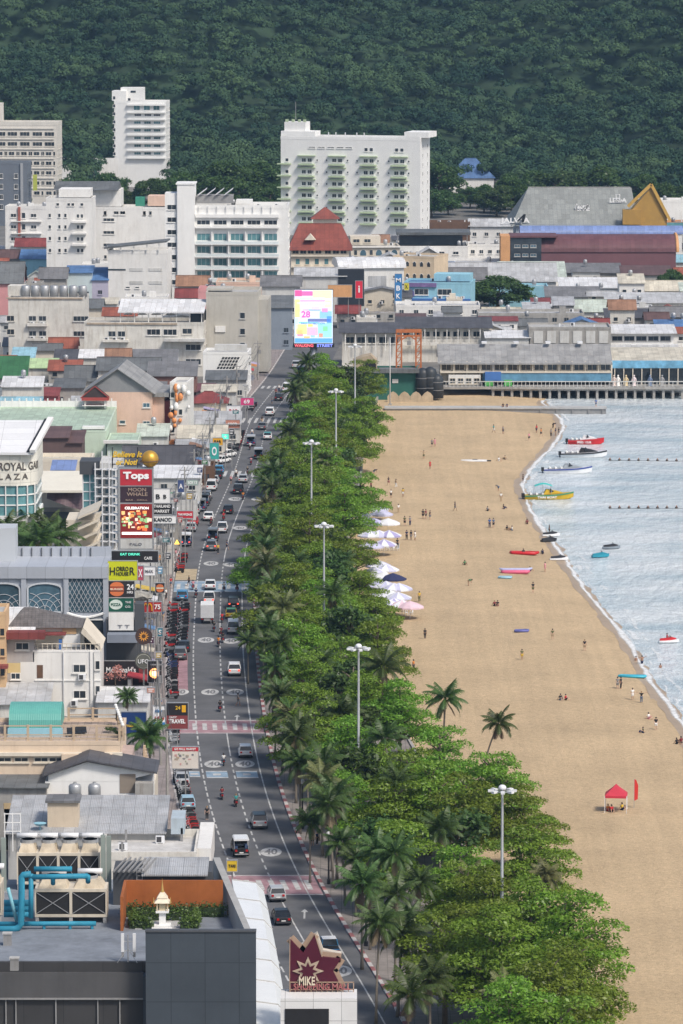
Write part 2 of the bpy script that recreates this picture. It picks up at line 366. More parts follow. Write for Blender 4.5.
def atb(px,py):
 z=-.8
 for _ in range(8):p=at(px,py,z);z=beach_z(p.x,p.y)
 return Vector((p.x,p.y,z))
LAND=1062.0
def grid_mesh(name,rows,mat,smooth=True):
 v=np.array([p for r in rows for p in r],np.float32);nr,nc=len(rows),len(rows[0])
 i=np.arange((nr-1)*nc).reshape(nr-1,nc)[:,:-1].ravel();q=np.stack([i,i+1,i+nc+1,i+nc],1)
 me=np_mesh(name,v,q,mat)
 if smooth:me.polygons.foreach_set('use_smooth',[True]*len(me.polygons))
 return put(name,me)
GROUND=M('town_ground',(.17,.165,.155),.9,.3,.12)
ASPH=M('asphalt',(.118,.12,.126),.85,.24,.16,.4,tint=0,stain=(.6,.6,.6))
PAVE=M('promenade_paving',(.27,.24,.22),.85,.18,.5,tile=(1.2,1.2))
PAVE2=M('pavement_slabs',(.27,.235,.225),.85,.2,.5,tile=(.9,.9))
Ys=list(np.arange(-40,LAND+1,4.0))
rows=[]
for Y in Ys:e=EDGE(Y);rows.append([(-1400,Y,-.03),(-200,Y,-.03),(-60+min(0,e),Y,-.03),(RC(Y),Y,-.03),(e,Y,-.03)])
tg=grid_mesh('ground',rows,GROUND);tg['kind']='structure'
tg2=MB().poly([(-1400,LAND,-.03),(3000,LAND,-.03),(3000,3300,-.03),(-1400,3300,-.03)]).poly([(EDGE(LAND),LAND,-3.5),(3000,LAND,-3.5),(3000,LAND,-.03),(EDGE(LAND),LAND,-.03)]).build('town_ground',GROUND);tg2['kind']='structure'
def ribbon(name,o0,o1,z,y0,y1,mat,step=4.0,fn=RC,h=0.0,base=None):
 ys=np.arange(y0,y1+.01,step);mb=MB()
 f0=o0 if callable(o0)else(lambda Y:fn(Y)+o0);f1=o1 if callable(o1)else(lambda Y:fn(Y)+o1)
 if h:
  rings=[[(f0(Y),Y,z),(f1(Y),Y,z),(f1(Y),Y,z+h),(f0(Y),Y,z+h)]for Y in ys];mb.loft(rings)
 else:
  for a,b in zip(ys[:-1],ys[1:]):mb.poly([(f0(a),a,z),(f1(a),a,z),(f1(b),b,z),(f0(b),b,z)])
 o=mb.build(name,mat);o['kind']='structure';return o
ribbon('road',-8.0,5.2,.0,300,1420,ASPH)
ribbon('pavement',-12.5,-8.0,-.02,300,1400,PAVE2,h=.14)
PROM_Y1=1052
ribbon('promenade',lambda Y:RC(Y)+5.2,lambda Y:EDGE(Y),-.02,300,PROM_Y1,PAVE,h=.14)
KR=M('kerb_red',(.30,.12,.12),.75,.3,1.2);KW=M('kerb_white',(.50,.47,.45),.75,.2,1.2)
mb=MB();Y=380.0;k=0
while Y<1050:
 a,b=Y,Y+2.0
 mb.loft([[(RC(t)+5.18,t,0),(RC(t)+5.62,t,0),(RC(t)+5.62,t,.17),(RC(t)+5.18,t,.17)]for t in(a,b)],m=k%2);Y=b;k+=1
mb.build('kerb',[KR,KW])['kind']='structure'
mb=MB();Y=380.0;k=0
while Y<1300:
 a,b=Y,Y+2.0
 mb.loft([[(RC(t)-8.0,t,0),(RC(t)-7.75,t,0),(RC(t)-7.75,t,.15),(RC(t)-8.0,t,.15)]for t in(a,b)],m=k%2);Y=b;k+=1
mb.build('kerb',[M('kerb_grey',(.36,.34,.33),.8,.2,1),KW])['kind']='structure'
ribbon('sea_wall',lambda Y:EDGE(Y)-.02,lambda Y:EDGE(Y)+.35,-.9,300,LAND-2,CONC,h=1.25)
PAINT=M('road_paint',(.47,.47,.46),.7,.4,.9,tint=0);YPAINT=M('yellow_road_paint',(.42,.34,.22),.7,.25,.8)
PKP=M('pink_road_paint',(.33,.20,.22),.8,.3,.6);BLP=M('blue_road_paint',(.24,.33,.42),.8,.3,.6)
mk=MB()
def strip(off,y0,y1,wd,z=.008,m=0):
 ys=list(np.arange(y0,y1,4.0))+[y1]
 for a,b in zip(ys[:-1],ys[1:]):mk.poly([(RC(a)+off-wd/2,a,z),(RC(a)+off+wd/2,a,z),(RC(b)+off+wd/2,b,z),(RC(b)+off-wd/2,b,z)],m)
strip(3.4,380,1060,.17)
Y=380.0
solid=[(yg(965),yg(878)),(yg(756),yg(733)),(yg(640),yg(606)),(yg(560),yg(500))]
for a,b in solid:strip(0,a,b,.17)
while Y<1060:
 if not any(a-2<Y<b for a,b in solid):strip(0,Y,Y+2.2,.2)
 strip(-3.95,Y,Y+2.6,.2);Y+=4.0
def zebra(py0,py1,bg_m=None,x0=-7.6,x1=5.0,bar=.6,gap=.75,edge=True):
 a,b=yg(py1),yg(py0)
 if bg_m is not None:strip((x0+x1)/2,a,b,x1-x0,.006,bg_m)
 x=x0+.4
 while x<x1-.4:
  strip(x+bar/2,a+(b-a)*(.26 if edge else 0),a+(b-a)*(.74 if edge else 1),bar,.011);x+=bar+gap
 if edge:strip((x0+x1)/2,a+.1,a+.5,x1-x0,.011);strip((x0+x1)/2,b-.5,b-.1,x1-x0,.011)
zebra(720,733.5,2);zebra(875,895,2);zebra(581,592,3);zebra(418,423,None,edge=False);zebra(471,476.5,None,edge=False);zebra(386,388.5,None,edge=False)
def bluebox(px0,px1,py0,py1):
 Y=yg((py0+py1)/2);c=(px0+px1)/2;X=at(c,(py0+py1)/2).x;hw=(px1-px0)/2/(F/Y)*.99
 strip(X-RC(Y),yg(py1),yg(py0),hw*2,.006,3)
 strip(X-RC(Y),yg(py1),yg(py1)+.5,hw*2,.011);strip(X-RC(Y),yg(py0)-.5,yg(py0),hw*2,.011);strip(X-RC(Y),yg((py0+py1)/2+.9),yg((py0+py1)/2-.9),1.0,.011)
bluebox(206,228,771,778);bluebox(236,258,771,778);bluebox(189,200,771,777)
for(q0,q1,o0,o1)in((569,580,-7.6,-4.2),(843,850,-7.6,-5.2)):
 strip((o0+o1)/2,yg(q1),yg(q0),o1-o0,.006,1)
strip(-6.3,yg(692),yg(655),3.0,.006,2)
def ellipse(px,py,rx,ry,z=.008,m=0,n=24):
 c=at(px,py);mk.poly([(c.x+rx*math.cos(2*math.pi*i/n),c.y+ry*math.sin(2*math.pi*i/n),z)for i in range(n)],m);return c
ovals=[(210,692),(235,692),(214,764),(245,764),(180,692),(271,852),(340,971),(206,640),(231,641),(211,563.5),(231,564.5),(221,528),(240,528),(258,499),(235,499)]
numerals=[]
for px,py in ovals:
 c=ellipse(px,py,1.25,2.6);numerals.append(c)
for px,py in((304.5,914),(237,718),(182,605)):
 c=at(px,py);mk.poly([(c.x-.1,c.y-2.5,.009),(c.x+.1,c.y-2.5,.009),(c.x+.1,c.y+1,.009),(c.x-.1,c.y+1,.009)]);mk.poly([(c.x-.4,c.y+1,.009),(c.x+.4,c.y+1,.009),(c.x,c.y+2.6,.009)])
mo=mk.build('road_markings',[PAINT,YPAINT,PKP,BLP]);mo['kind']='structure'
tm=text_mesh('40',1.0,0.0,.03)
for v in tm.vertices:v.co=(v.co.x*1.5,v.co.z*4.2,0)
tm.materials.clear();tm.materials.append(M('dark_road_numeral',(.17,.17,.175),.8,.2,1))
for i,c in enumerate(numerals):
 o=put('painted_numeral',tm,mo,(c.x,c.y,.014))
SAND=M('sand',(.53,.395,.24),.95,.13,.055,tint=0)
nt=SAND.node_tree;N=nt.nodes;L=nt.links;b=N['Principled BSDF']
tc=N.new('ShaderNodeTexCoord');nz=N.new('ShaderNodeTexNoise');nz.inputs['Scale'].default_value=1.6;nz.inputs['Detail'].default_value=8;nz.inputs['Roughness'].default_value=.75
L.new(tc.outputs['Object'],nz.inputs['Vector'])
mr=N.new('ShaderNodeMapRange');mr.inputs[1].default_value=.35;mr.inputs[2].default_value=.65;mr.inputs[3].default_value=.84;mr.inputs[4].default_value=1.12;L.new(nz.outputs['Fac'],mr.inputs[0])
mpt=N.new('ShaderNodeMapping');mpt.inputs['Scale'].default_value=(.9,.022,1);mpt.inputs['Rotation'].default_value=(0,0,R(7));L.new(tc.outputs['Object'],mpt.inputs[0]);nt2=N.new('ShaderNodeTexNoise');nt2.inputs['Scale'].default_value=1.0;nt2.inputs['Detail'].default_value=4;L.new(mpt.outputs[0],nt2.inputs['Vector']);mr2=N.new('ShaderNodeMapRange');mr2.inputs[1].default_value=.35;mr2.inputs[2].default_value=.65;mr2.inputs[3].default_value=.95;mr2.inputs[4].default_value=1.04;L.new(nt2.outputs['Fac'],mr2.inputs[0]);mm=N.new('ShaderNodeMath');mm.operation='MULTIPLY';L.new(mr.outputs[0],mm.inputs[0]);L.new(mr2.outputs[0],mm.inputs[1]);mr=mm
sc_=N.new('ShaderNodeVectorMath');sc_.operation='SCALE';src=b.inputs['Base Color'].links[0].from_socket;L.new(src,sc_.inputs[0]);L.new(mr.outputs[0],sc_.inputs['Scale']);L.new(sc_.outputs[0],b.inputs['Base Color'])
bp=N.new('ShaderNodeBump');bp.inputs['Strength'].default_value=.9;bp.inputs['Distance'].default_value=.3;L.new(nz.outputs['Fac'],bp.inputs['Height']);L.new(bp.outputs[0],b.inputs['Normal'])
rows=[]
for Y in np.arange(-40,LAND+1,2.0):
 e=EDGE(Y);x1=WX(Y)+45;r=[]
 for i in range(41):
  t=i/40;X=e+(x1-e)*t;z=beach_z(X,Y)+.035*math.sin(X*.9+Y*.13)*math.sin(Y*.4+X*.21)if X<WX(Y)-1 else beach_z(X,Y)
  r.append((X,Y,z))
 rows.append(r)
be=grid_mesh('beach',rows,SAND);be['kind']='structure'
WETS=M('wet_sand',(.385,.29,.195),.45,.12,.3,spec=.5,tint=0)
def shore(name,mat,a,b,dz,seed,y0=300,y1=1048,amp=.6,step=1.0,breaks=0.0,zc=None,soft=1.0):
 rg=np.random.RandomState(seed);ys=np.arange(y0,y1,step)
 def wob(s):
  g=rg.rand(len(ys));k=np.hanning(s+2);k/=k.sum();return(np.convolve(np.pad(g,s,mode='wrap'),k,'same')[s:-s]-.5)*2*math.sqrt(s)*.9
 w0=wob(9)*amp+wob(31)*amp*.7;w1=wob(5)*amp+wob(21)*amp;br=wob(13)
 mb=MB();ed=[]
 for i in range(len(ys)-1):
  if breaks and br[i]<-1+2*breaks*.6:continue
  pts=[]
  for j,(o,wv)in((i,(a,w0)),(i,(b,w1)),(i+1,(b,w1)),(i+1,(a,w0))):
   X=WX(ys[j])+o+wv[j];pts.append((X,ys[j],(max(beach_z(X,ys[j]),SEA)+dz)if zc is None else zc))
  if pts[1][0]-pts[0][0]>.05 and pts[2][0]-pts[3][0]>.05:
   g=[[tuple(Vector(p).lerp(Vector(q),f))for f in(0,.35,.65,1)]for p,q in((pts[0],pts[1]),(pts[3],pts[2]))]
   for a_ in range(3):mb.poly([g[0][a_],g[0][a_+1],g[1][a_+1],g[1][a_]]);ed+=[(0,1,1,0),(1,1,1,1),(1,0,0,1)][a_]
 o=mb.build(name,mat);at2=o.data.attributes.new('edge','FLOAT','POINT');at2.data.foreach_set('value',[e_*soft for e_ in ed]);return o
o=shore('wet_sand',WETS,-1.3,.8,.02,3,amp=.3);o['kind']='structure'
FOAM=M('sea_foam',(.80,.82,.82),.8,.1,1.5,tint=0)
nt=FOAM.node_tree;N=nt.nodes;L=nt.links;tc=N.new('ShaderNodeTexCoord');nz=N.new('ShaderNodeTexNoise');nz.inputs['Scale'].default_value=1.1;nz.inputs['Detail'].default_value=6;nz.inputs['Roughness'].default_value=.7
L.new(tc.outputs['Object'],nz.inputs['Vector']);ae=N.new('ShaderNodeAttribute');ae.attribute_name='edge';ad=N.new('ShaderNodeMath');ad.operation='MULTIPLY_ADD';ad.inputs[1].default_value=.9;L.new(ae.outputs['Fac'],ad.inputs[0]);L.new(nz.outputs['Fac'],ad.inputs[2])
mr=N.new('ShaderNodeMapRange');mr.inputs[1].default_value=.6;mr.inputs[2].default_value=1.4;L.new(ad.outputs[0],mr.inputs[0]);L.new(mr.outputs[0],N['Principled BSDF'].inputs['Alpha'])
o=shore('foam',FOAM,-.4,.9,.05,5,amp=.24,soft=.82);o['kind']='stuff'
o=shore('foam',FOAM,1.2,2.2,.05,9,amp=.4,breaks=.8,soft=.62);o['kind']='stuff'
o=shore('foam',FOAM,3.0,4.0,.05,19,amp=.4,breaks=.9,y0=480,y1=800,soft=.5);o['kind']='stuff'
WATER=bpy.data.materials.new('sea_water');WATER.use_nodes=True
nt=WATER.node_tree;N=nt.nodes;L=nt.links;b=N['Principled BSDF']
b.inputs['Roughness'].default_value=.16;b.inputs['IOR'].default_value=1.4
tc=N.new('ShaderNodeTexCoord');mp=N.new('ShaderNodeMapping');mp.inputs['Scale'].default_value=(.55,.24,1);mp.inputs['Rotation'].default_value=(0,0,R(-12));L.new(tc.outputs['Object'],mp.inputs[0])
n1=N.new('ShaderNodeTexNoise');n1.inputs['Scale'].default_value=1.0;n1.inputs['Detail'].default_value=7;n1.inputs['Roughness'].default_value=.62;L.new(mp.outputs[0],n1.inputs['Vector'])
n2=N.new('ShaderNodeTexNoise');n2.inputs['Scale'].default_value=.05;n2.inputs['Detail'].default_value=8;mp2=N.new('ShaderNodeMapping');mp2.inputs['Scale'].default_value=(.6,1.6,1);L.new(tc.outputs['Object'],mp2.inputs[0]);L.new(mp2.outputs[0],n2.inputs['Vector'])
bp=N.new('ShaderNodeBump');bp.inputs['Strength'].default_value=1.0;bp.inputs['Distance'].default_value=.9;L.new(n1.outputs['Fac'],bp.inputs['Height']);L.new(bp.outputs[0],b.inputs['Normal'])
cr=N.new('ShaderNodeValToRGB');cr.color_ramp.elements[0].position=.35;cr.color_ramp.elements[0].color=(.48,.58,.63,1);cr.color_ramp.elements[1].position=.65;cr.color_ramp.elements[1].color=(.78,.82,.83,1)  # pale streaks in the base colour stand in for reflected sky
L.new(n2.outputs['Fac'],cr.inputs[0]);L.new(cr.outputs[0],b.inputs['Base Color'])
s=MB().poly([(-60,-50,SEA),(4000,-50,SEA),(4000,LAND+30,SEA),(-60,LAND+30,SEA)]).build('sea',WATER);s['kind']='structure'
def hill_z(X,Y):
 t=Y-1840-25*math.sin(X*.012+1)-12*math.sin(X*.031)
 if t<=0:return-.1
 s=min(t/330.0,1.0);z=84*(s*s*(3-2*s))**.8
 z+=min(1,t/80)*(5*math.sin(X*.025+Y*.017)+4*math.sin(X*.05-Y*.03+2)+3*math.sin(Y*.05+X*.01))
 return z
rows=[]
for Y in np.arange(1800,2700,12.0):rows.append([(X,Y,hill_z(X,Y))for X in np.arange(-900,1400,14.0)])
HSOIL=M('hill_soil',(.028,.055,.028),.95,.4,.12)
h=grid_mesh('hill',rows,HSOIL);h['kind']='structure'
def leaf_quads(cen,nrm,size,rg,aspect=.7):
 """small leaf-clump quads facing roughly along nrm"""
 n=len(cen);t=rg.normal(size=(n,3));nrm=nrm/np.maximum(np.linalg.norm(nrm,axis=1,keepdims=True),1e-6)
 t-=nrm*(t*nrm).sum(1,keepdims=True);t/=np.maximum(np.linalg.norm(t,axis=1,keepdims=True),1e-6);b_=np.cross(nrm,t)
 s=(size*(.6+.8*rg.rand(n)))[:,None]
 v=np.stack([cen-t*s,cen-b_*s*aspect,cen+t*s,cen+b_*s*aspect],1).reshape(-1,3)
 return v,np.arange(4*n).reshape(n,4)
rg=np.random.RandomState(11)
V=[];
xs=rg.uniform(-240,280,17000);ys_=1690+rg.rand(17000)**.8*545
keep=[];cell={}
for x,y in zip(xs,ys_):
 r=rg.choice([3.3,4.0,4.7,5.5,6.8],p=[.2,.3,.25,.17,.08])*rg.uniform(.9,1.1);k=(int(x//7),int(y//7));ok=True
 for dx in(-1,0,1):
  for dy in(-1,0,1):
   for(a,b2)in cell.get((k[0]+dx,k[1]+dy),()):
    if(a-x)**2+(b2-y)**2<5.3**2:ok=False
 if y<1845 and(x<-98 or-95<x<-60 or 38<x<62 and y<1775):ok=False
 if ok:cell.setdefault(k,[]).append((x,y));keep.append((x,y,r))
tint=[]
for x,y,r in keep:
 z0=hill_z(x,y);n_=int(430*(r/5)**2)+40;hh=rg.uniform(3,8)+r*.7;lobes=rg.randint(3,7)
 lc=np.stack([rg.normal(0,r*.45,lobes),rg.normal(0,r*.45,lobes),rg.normal(0,r*.22,lobes)],1);lr=r*rg.uniform(.45,.72,lobes)
 li=rg.randint(0,lobes,n_);d=rg.normal(size=(n_,3));d[:,2]=np.abs(d[:,2])*1.0-.15;d/=np.linalg.norm(d,axis=1,keepdims=True)
 c=lc[li]+d*lr[li][:,None]*(.8+.3*rg.rand(n_))[:,None]*np.array([1,1,.75]);c+=np.array([x,y,z0+hh])
 v,q=leaf_quads(c,d+rg.normal(0,.3,(n_,3)),np.full(n_,.52),rg);V.append(v);tint.append(np.full(len(v),rg.rand()))
V=np.concatenate(V);Q=np.arange(len(V)).reshape(-1,4)
def forestmat(name,c0,c1):
 m=bpy.data.materials.new(name);m.use_nodes=True;N=m.node_tree.nodes;L=m.node_tree.links;b=N['Principled BSDF'];b.inputs['Roughness'].default_value=.8;b.inputs['Specular IOR Level'].default_value=.15
 a=N.new('ShaderNodeAttribute');a.attribute_name='tint';g=N.new('ShaderNodeNewGeometry');m1=N.new('ShaderNodeMath');m1.operation='MULTIPLY_ADD';m1.inputs[1].default_value=.14
 L.new(g.outputs['Random Per Island'],m1.inputs[0]);L.new(a.outputs['Fac'],m1.inputs[2]);
 tc=N.new('ShaderNodeTexCoord');nz=N.new('ShaderNodeTexNoise');nz.inputs['Scale'].default_value=.016;nz.inputs['Detail'].default_value=5;L.new(tc.outputs['Object'],nz.inputs['Vector']);m2=N.new('ShaderNodeMath');m2.operation='MULTIPLY_ADD';m2.inputs[1].default_value=2.6;m2.inputs[2].default_value=-1.15;L.new(nz.outputs['Fac'],m2.inputs[0]);m3=N.new('ShaderNodeMath');m3.operation='MULTIPLY_ADD';m3.inputs[1].default_value=.6;L.new(m1.outputs[0],m3.inputs[0]);L.new(m2.outputs[0],m3.inputs[2]);m1=m3
 cr=N.new('ShaderNodeValToRGB');e=cr.color_ramp.elements;e[0].position=.1;e[0].color=(*c0,1);e[1].position=1.15 if False else 1.0;e[1].color=(*c1,1);L.new(m1.outputs[0],cr.inputs[0]);L.new(cr.outputs[0],b.inputs['Base Color'])
 return m
FOR=forestmat('forest_leaves',(.022,.054,.032),(.066,.115,.050))
me=np_mesh('forest_canopy',V,Q,FOR);at_=me.attributes.new('tint','FLOAT','POINT');at_.data.foreach_set('value',np.concatenate(tint).astype(np.float32))
fo=put('forest',me);fo['kind']='stuff';fo['label']='dense dark green jungle covering the hillside behind the town'
BARK=M('bark',(.16,.13,.10),.9,.25,1.5);PBARK=M('palm_bark',(.20,.175,.145),.9,.2,2.5)
L_ALM=leafmat('almond_leaves',(.165,.265,.030),.5,.4);L_DARK=leafmat('dark_leaves',(.060,.11,.028),.4,.3)
L_PALM=leafmat('palm_leaflets',(.07,.115,.03),.45,.35);L_PALMY=leafmat('yellowing_palm_leaflets',(.15,.16,.06),.35,.3);L_DRY=leafmat('dry_fronds',(.20,.15,.09),.3,.25)
L_HEDGE=leafmat('hedge_leaves',(.10,.19,.04),.4,.3)
def crown_mesh(name,pads,rg,mat,per,size,tilt=.45,thick=.3):
 V=[]
 for(cx,cy,cz,rx,rz)in pads:
  n=int(per*rx*rx);r=np.sqrt(rg.rand(n));a=rg.rand(n)*2*math.pi
  ang=np.array([rg.uniform(.75,1.2)for _ in range(9)]);rr=r*rx*np.interp(a,np.linspace(0,2*math.pi,9),np.append(ang[:-1],ang[0]))
  c=np.stack([cx+rr*np.cos(a),cy+rr*np.sin(a),cz+rz*(1-r**2)+rg.normal(0,thick,n)-np.abs(rg.normal(0,thick*1.2,n))*(rg.rand(n)<.4)],1)
  nr=np.stack([np.cos(a)*r*.5,np.sin(a)*r*.5,np.ones(n)],1)+rg.normal(0,tilt,(n,3))
  v,q=leaf_quads(c,nr,np.full(n,size),rg,.55);V.append(v)
 V=np.concatenate(V);return np_mesh(name,V,np.arange(len(V)).reshape(-1,4),mat)
def limb_mesh(h,pads,rg,r0=.28):
 mb=MB();top=h
 mb.tube([(0,0,-.2),(rg.normal(0,.1),rg.normal(0,.1),h*.4),(rg.normal(0,.2),rg.normal(0,.2),h)],[r0,r0*.75,r0*.25],8)
 for(cx,cy,cz,rx,rz)in pads:
  s=max(h*.3,cz-1.0-.25*math.hypot(cx,cy));mb.tube([(0,0,min(s,h*.95)),(cx*.5,cy*.5,(s+cz)/2+.1),(cx,cy,cz)],[.12,.08,.03],5)
 return mb.mesh('trunk',BARK,True)
def almond(seed,h=9.0,rad=5.2):
 """layered tree: tiers of flat leafy pads"""
 rg=np.random.RandomState(seed);pads=[];tiers=5
 for t in range(tiers):
  f=t/(tiers-1);z=h*(.42+.56*f);rt=rad*(1.0-.62*f**1.6)*rg.uniform(.9,1.1);k=max(1,int(8*(1-f*.72)))
  a0=rg.rand()*6.28
  for i in range(k):
   a=a0+6.283*i/k+rg.normal(0,.2);d=rt*rg.uniform(.5,.85);pr=rg.uniform(1.15,1.95)
   pads.append((d*math.cos(a),d*math.sin(a),z+rg.normal(0,.4)-.06*d,pr*1.1,pr*.28))
  if f<.9:pads.append((0,0,z+.3,rt*.5,.4))
 return crown_mesh('crown',pads,rg,L_ALM,130,.165,.48,.16),limb_mesh(h,pads,rg)
def roundtree(seed,h=9.0,rad=4.0,mat=None):
 rg=np.random.RandomState(seed);pads=[]
 for i in range(22):
  d=rg.normal(size=3);d/=np.linalg.norm(d);k=rg.uniform(.5,.85)
  pr=rg.uniform(1.0,1.8)*rad/4;pads.append((d[0]*rad*k,d[1]*rad*k,h*.62+d[2]*rad*.75*k,pr,pr*.5))
 return crown_mesh('crown',pads,rg,mat or L_DARK,48,.30,.6,.28),limb_mesh(h*.8,pads,rg)
def frond(rg,V,a,lean,ln,droop,twist=0,nl=24,wl=.9,base=(0,0,0)):
 """one palm frond: curved rachis with two rows of hanging leaflets"""
 d=np.array([math.cos(a),math.sin(a),0]);side=np.array([-math.sin(a),math.cos(a),0]);p=np.array(base,float);el=lean;st=ln/nl;pts=[]
 for i in range(nl+1):
  pts.append(p.copy());p=p+(d*math.cos(el)+np.array([0,0,math.sin(el)]))*st;el-=droop/nl*(.5+1.2*i/nl)
 for i in range(nl):
  q0,q1=pts[i],pts[i+1];w=.05*(1-i/nl)+.012
  V.append(np.array([q0-side*w,q0+side*w,q1+side*w,q1-side*w]))
  if i<3:continue
  f=i/nl;L_=wl*math.sin(min(1,(f*1.05+.12))*math.pi)**.6*rg.uniform(.85,1.1);tg=(q1-q0)/st
  for sgn in(-1,1):
   for sub in(0,.5):
    b=q0+(q1-q0)*sub;dr=side*sgn*.75+tg*.55+np.array([0,0,-.45-.35*rg.rand()]);dr/=np.linalg.norm(dr)
    wv=tg*.055;V.append(np.array([b-wv,b+wv,b+dr*L_+wv*.3,b+dr*L_-wv*.3]))
def palm(seed,h=9.0,n=22,ln=3.9,mat=None,dry=3,lean=(0,0),droop=1.0):
 rg=np.random.RandomState(seed);V=[];D=[]
 top=np.array([lean[0],lean[1],h])
 for i in range(n):
  f=i/n;a=i*2.399+rg.normal(0,.15);frond(rg,V,a,1.25-1.55*f+rg.normal(0,.1),ln*rg.uniform(.85,1.08),droop*(.9+.9*f),base=top)
 for i in range(dry):frond(rg,D,rg.rand()*6.28,-.75-.4*rg.rand(),ln*.75,.5,base=top-np.array([0,0,.15]))
 fr=np.concatenate(V);fm=np_mesh('fronds',fr,np.arange(len(fr)).reshape(-1,4),mat or L_PALM)
 dm=None
 if D:dr=np.concatenate(D);dm=np_mesh('dry_fronds',dr,np.arange(len(dr)).reshape(-1,4),L_DRY)
 mb=MB();mb.tube([(lean[0]*t**1.6,lean[1]*t**1.6,-.2+(h+.25)*t)for t in np.linspace(0,1,9)],[.24,.17,.15,.14,.135,.13,.125,.125,.15],8)
 nb=MB()
 for i in range(7):a=i*.9;nb.sphere((top[0]+.28*math.cos(a),top[1]+.28*math.sin(a),h-.28-.12*(i%2)),.15,7,5,sz=1.2)
 return fm,dm,mb.mesh('trunk',PBARK,True),nb.mesh('coconuts',M('coconut_husk',(.17,.14,.05),.7,.3,2),True)
ALM=[almond(21,8.6,5.4),almond(22,9.4,4.9),almond(23,7.8,5.0),almond(24,10.0,5.8),almond(25,8.2,4.3)]
def fulltree(seed,h=10.0,rad=5.0):
 rg=np.random.RandomState(seed);pads=[]
 for i in range(40):
  d=rg.normal(size=3);d/=np.linalg.norm(d);k=rg.uniform(.55,.95)
  pads.append((d[0]*rad*k,d[1]*rad*k,h*.52+d[2]*h*.42*k,rg.uniform(1.1,1.9),.7))
 return crown_mesh('crown',pads,rg,L_DARK,105,.28,.6,.3),limb_mesh(h*.7,pads[:14],rg)
RND=[roundtree(31,9,4.2),roundtree(32,8,3.6),roundtree(33,11,5.0),fulltree(51),fulltree(52,9,5.6),fulltree(53,12,4.6)]
PALM=[palm(41,9.0),palm(42,10.5,20,4.2,None,4,(.6,.2)),palm(43,8.0,24,3.7,None,2,(-.5,.3)),palm(44,11.0,22,4.1,None,3,(.3,-.6)),palm(45,9.5,21,3.8,L_PALMY,6,(.2,.3)),palm(46,9.0,22,3.6,L_PALMY,11,(-.2,0),1.3),palm(47,9.5,20,3.8,None,2,(2.6,-.2),1.1)]
def put_tree(kind,i,X,Y,sc=1.0,rz=0.0,label='',group=None,z=0.1,cat='tree',name=None):
 src={'alm':ALM,'rnd':RND,'palm':PALM}[kind][i]
 nm=name or{'alm':'almond_tree','rnd':'leafy_tree','palm':'coconut_palm'}[kind]
 t=thing(nm,label,'palm' if kind=='palm' else cat,(X,Y,z),rz,group);t.scale=(sc,sc,sc)
 if kind=='palm':
  put('fronds',src[0],t);put('trunk',src[2],t);put('coconuts',src[3],t)
  if src[1]is not None:put('dry_fronds',src[1],t)
 else:put('crown',src[0],t);put('trunk',src[1],t)
 return t
MASTS=[]
mast_src=None
def make_mast():
 t=thing('mast_light','x','lamp mast')
 MB().lathe([(.30,0),(.30,.5),(.21,.6),(.12,19.3),(.10,19.6)],n=10).build('pole',METAL,t,smooth=True)
 MB().tube([(.95*math.cos(i*math.pi/12),.95*math.sin(i*math.pi/12),19.45)for i in range(25)],.06,6).bar((-.95,0,19.45),(.95,0,19.45),.08).bar((0,-.95,19.45),(0,.95,19.45),.08).build('head_ring',METAL,t)
 MB().sphere((0,0,19.75),.42,12,7,sz=.8).build('dome_cap',STEELW,t,smooth=True)
 for k in range(8):
  a=k*math.pi/4;f=MB().box(-.32,.32,-.2,.2,-.1,.1).box(-.28,.28,-.16,.16,-.14,-.1).mesh('floodlight',STEELW)
  o=put('floodlight',f,t,(1.15*math.cos(a),1.15*math.sin(a),19.45),a)
 return t
mast_lab=['mast one, nearest tall grey mast light, rising out of the trees at the beach edge','mast two, the tall mast light before the slim palm with the bare trunk','mast three, the tall mast light in the middle of the green tree belt','mast four, the tall mast light left of the lilac beach umbrellas','mast five, tall mast light over palms near the far zebra crossing','last mast, the farthest tall light beside the bend of the seafront road']
for i,(px,ty)in enumerate([(501.5,782),(358.5,642),(324,521),(311.5,439),(336,388),(355,343.5)]):
 s=(ty+100)/90.2;yb=s*110.2-100;p=at(px,yb)
 m_=make_mast()if mast_src is None else dup(mast_src,(0,0,0));mast_src=mast_src or m_
 m_.location=(p.x,p.y,.1);m_.rotation_euler.z=.2*i;m_['label']=mast_lab[i];m_['group']='mast lights along the promenade';MASTS.append(p.y)
t=thing('flag_pole','slim white pole standing before the green hall at the head of the beach','pole',at(390,405));MB().lathe([(.14,0),(.09,14.5),(.05,14.6)],n=8).build('shaft',STEELW,t,smooth=True);MB().sphere((0,0,14.7),.16,8,5).build('finial',STEELW,t);MB().box(-.4,.4,-.4,.4,0,.3).build('base_block',CONC,t)
def section(Y):
 k=sum(1 for m in MASTS if m<Y)
 return['before mast one','before mast two','before mast three','before mast four','before mast five','before the last mast','past the last mast'][k]
def side(off):return 'by the kerb' if off<9.5 else('beach side' if off>16.5 else 'mid belt')
rg=np.random.RandomState(5);placed=[]
def free(X,Y,d):return all((X-a)**2+(Y-b)**2>(d if c is None else min(d,c))**2 for a,b,c in placed)
def tree_at(px,ty,kind,i,sc=1.0,rz=None,cz=None):
 """place a tree from the picture position of its crown"""
 src={'palm':[9,10.5,8,11,9.5,9,9.5],'alm':[8.2,9,7.4,9.5,7.8],'rnd':[7,6,9,8,7,9]}[kind][i]*sc if cz is None else cz
 p=at(px,ty,src);return p.x,p.y
